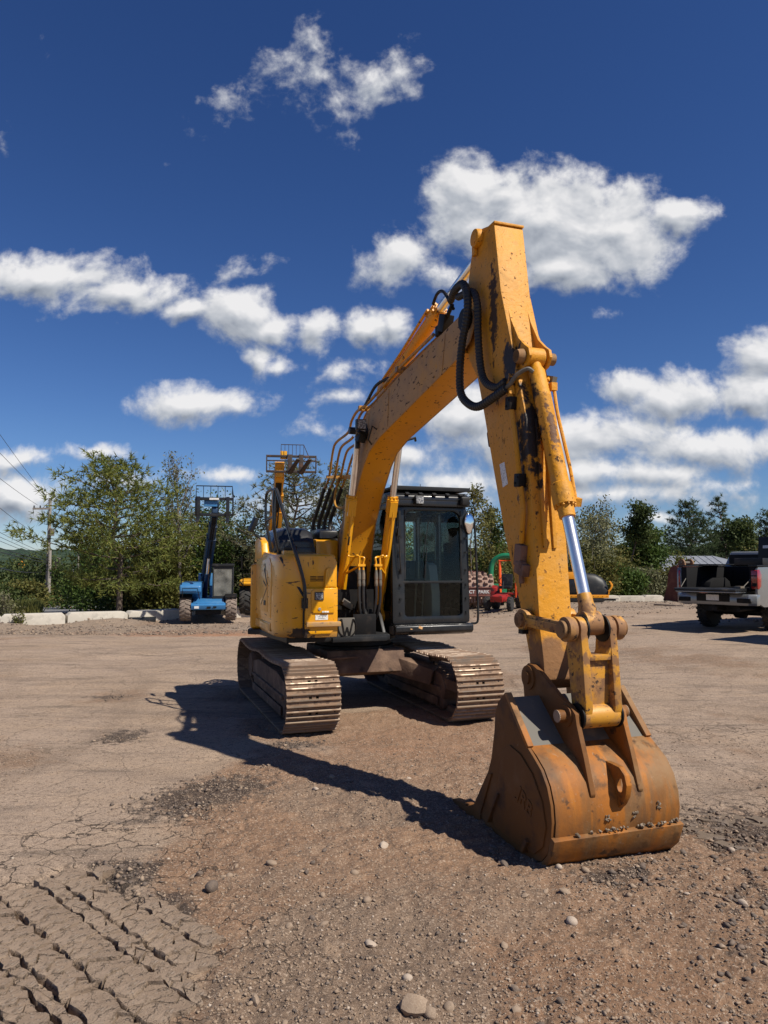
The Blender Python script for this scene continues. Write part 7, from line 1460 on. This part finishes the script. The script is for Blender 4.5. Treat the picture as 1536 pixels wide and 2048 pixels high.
broadleaf('tree', 'dark tree between the two dark pines', gX(1420, 78), 78, 6.4, 75, 'leaf_dk', 9000, .2, levels=2, spread=.85, up=.3, n0=11, crown0=.12, ratio=.5, rad=.5)
broadleaf('half_bare_tree', 'bare twiggy tree behind the chrome rod', gX(1180, 44), 44, 5.0, 81, 'leaf_ol', 900, .09, levels=3, spread=.6, up=.5, n0=10, crown0=.3, ratio=.5, rad=.2, trunk_r=.07, wood='twig', bend=.16)
BZ = [  # u, Y, height, width, material, leaves, what tells it apart
    (-20, 34, 1.5, 3.4, 'leaf_dk', 5200, 'dark shrub below the green road sign'), (40, 46, 1.6, 5, 'leaf_ol', 6000, 'olive shrub behind the yellow grass patch'), (120, 62, 4.0, 7, 'leaf_dk', 6500, 'tall dark shrub behind the power pole'), (20, 66, 4.3, 8, 'leaf_dk', 6500, 'tall dark thicket behind the road sign'),
    (170, 40, 3.6, 3.2, 'leaf_gr', 5200, 'green shrub between pole and pine trunk'), (205, 33, 2.5, 2.2, 'leaf_gr', 4200, 'fresh green shrub close to the pine trunk, towards the pole'), (262, 31.5, 2.3, 2.4, 'leaf_dk', 4600, 'dark shrub around the pine trunk'), (300, 31, 3.0, 2.6, 'leaf_ol', 6500, 'olive bramble between pine trunk and blue hood'),
    (338, 30.5, 3.3, 2.4, 'leaf_ye', 5200, 'yellowish shrub behind the blue hood'), (375, 32.5, 4.0, 3.0, 'leaf_ol', 7000, 'tall olive shrub behind the blue boom'), (425, 32, 3.8, 2.6, 'leaf_gr', 6500, 'green shrub behind the blue cab'), (462, 33.5, 3.6, 2.6, 'leaf_dk', 6000, 'dark shrub between the two telehandlers'), (320, 35, 5.0, 3.6, 'leaf_dk', 6500, 'deep green thicket behind the brambles'), (412, 36, 4.9, 3.6, 'leaf_dk', 6500, 'deep green thicket behind the blue boom'),
    (500, 34, 3.5, 2.6, 'leaf_dk', 6000, 'dark shrub beside the yellow telehandler wheel'), (545, 36, 3.2, 3.2, 'leaf_dk', 5200, 'dark shrub hidden behind the excavator hood'), (620, 35, 3.2, 3.2, 'leaf_ol', 5200, 'olive shrub behind the hose bundle'), (690, 36, 3.6, 3.0, 'leaf_dk', 4200, 'dark shrub behind the boom foot'),
    (790, 37, 3.8, 3.2, 'leaf_ol', 5200, 'olive shrub seen through the cab side window'), (850, 38, 3.6, 3.2, 'leaf_gr', 5200, 'green shrub seen through the windscreen'), (905, 38, 3.3, 2.8, 'leaf_ol', 5200, 'olive shrub behind the roller rails'), (958, 37, 3.0, 2.6, 'leaf_ol', 6000, 'brownish olive shrub behind the roller drum'), (1010, 38, 3.4, 3.0, 'leaf_ol', 6000, 'olive shrub behind the green chute'), (1065, 39, 3.6, 3.4, 'leaf_ol', 4200, 'olive shrub behind the excavator arm'),
    (1120, 40, 3.4, 3.0, 'leaf_ol', 6000, 'olive shrub between arm and chrome rod'), (1172, 41, 4.1, 3.2, 'leaf_gy', 7500, 'grey green shrub rising above the snow plough'), (1225, 43, 3.6, 3.6, 'leaf_ol', 7500, 'large olive shrub beyond the snow plough'), (1180, 38.5, 2.6, 2.8, 'leaf_ol', 6500, 'lower olive shrub behind the plough'), (1240, 40, 2.3, 2.6, 'leaf_gr', 6000, 'green shrub above the low white blocks'), (1290, 41, 1.7, 2.8, 'leaf_gy', 6500, 'grey green shrub before the shed'),
    (1330, 42, 1.6, 2.6, 'leaf_ol', 6000, 'olive shrub just before the rust red bucket'), (1375, 44, 2.1, 2.6, 'leaf_ye', 4800, 'yellow green shrub above the rust red bucket'), (1420, 46, 1.7, 2.6, 'leaf_ol', 4800, 'olive shrub behind the pickup bed'), (1470, 44, 1.6, 3.0, 'leaf_dk', 4200, 'dark shrub hidden by the pickup'), (1540, 45, 3.0, 3.4, 'leaf_ol', 4200, 'olive shrub beyond the pickup cab'), (1180, 50, 5.0, 4.0, 'leaf_ol', 6500, 'tall olive thicket behind the plough shrubs'), (1100, 48, 4.6, 4.0, 'leaf_dk', 5200, 'dark thicket behind the arm')]
for k, (u, Y, h, w, m_, n, lb) in enumerate(BZ): bush(lb, gX(u, Y), Y, h, w, 200 + k, m_, n, .085 * max(1, Y / 34), stems=9)
bush('dry weed tuft growing against a concrete block', gX(50, 23.1), 22.9, .42, .42, 401, 'leaf_ye', 260, .045, None, 'weed', 12, 'weed')
bush('pale flowering weed behind the blocks at the far left', gX(14, 26), 26, .9, 1.2, 402, 'leaf_gy', 900, .05, None, 'weed', 12, 'weed')
# grass bank beside the road and the far wooded hill
rs = np.random.default_rng(5); n = 9000; yy = 27 + 26 * rs.random(n); xx = gX(-60, yy) + (gX(88, yy) - gX(-60, yy)) * rs.random(n); zz = height(xx, yy)
a = rs.random(n) * 2 * PI; hh = .25 + .35 * rs.random(n); V = np.stack([np.stack([xx + np.cos(a) * .03, yy + np.sin(a) * .03, zz], -1), np.stack([xx - np.cos(a) * .03, yy - np.sin(a) * .03, zz], -1), np.stack([xx + rs.normal(size=n) * .12, yy + rs.normal(size=n) * .12, zz + hh], -1)], 1).reshape(-1, 3)
M['grass'] = leafmat('dry_grass', (.135, .140, .035), (.20, .19, .05), (.08, .10, .025), .5)
tag(npmesh('grass', V, np.arange(n * 3).reshape(-1, 3), M['grass']), 'yellow green grass bank beside the road', None, None, 'stuff')
def hill(name, x0, x1, y0, y1, z0, top, nx, ny, seed, mat):
    X, Y = np.meshgrid(np.linspace(x0, x1, nx), np.linspace(y0, y1, ny)); f = (Y - y0) / (y1 - y0)
    Z = z0 + (top - z0) * sstep(0, 1, f) * (.82 + .36 * fbm(X, Y, .0035, 3, seed)) + 4.2 * fbm(X, Y, .12, 3, seed + 1) * (f < .98) + 3.0 * (vnoise(X * .22, Y * .22, seed + 2) ** 2)
    i = np.arange(nx * ny).reshape(ny, nx); F = np.stack([i[:-1, :-1], i[:-1, 1:], i[1:, 1:], i[1:, :-1]], -1).reshape(-1, 4)
    return tag(npmesh(name, np.stack([X.ravel(), Y.ravel(), Z.ravel()], -1), F, mat, smooth=False), 'low wooded ridge on the horizon', None, None, 'structure')
M['forest'] = material('far_forest', (.030, .050, .036), .95, spec=.1, layers=[dict(col=(.052, .075, .045), s=.16, lo=.42, hi=.66, d=6), dict(col=(.016, .030, .024), s=.5, lo=.5, hi=.7, d=5)], bump=[dict(s=.5, str=1.0, dist=2.0)])
hill('wooded_hill', -640, 700, 430, 640, -34, 13.0, 300, 44, 5, M['forest'])
hill('hill', -130, -20, 105, 190, -14, -1.0, 130, 50, 8, M['forest'])
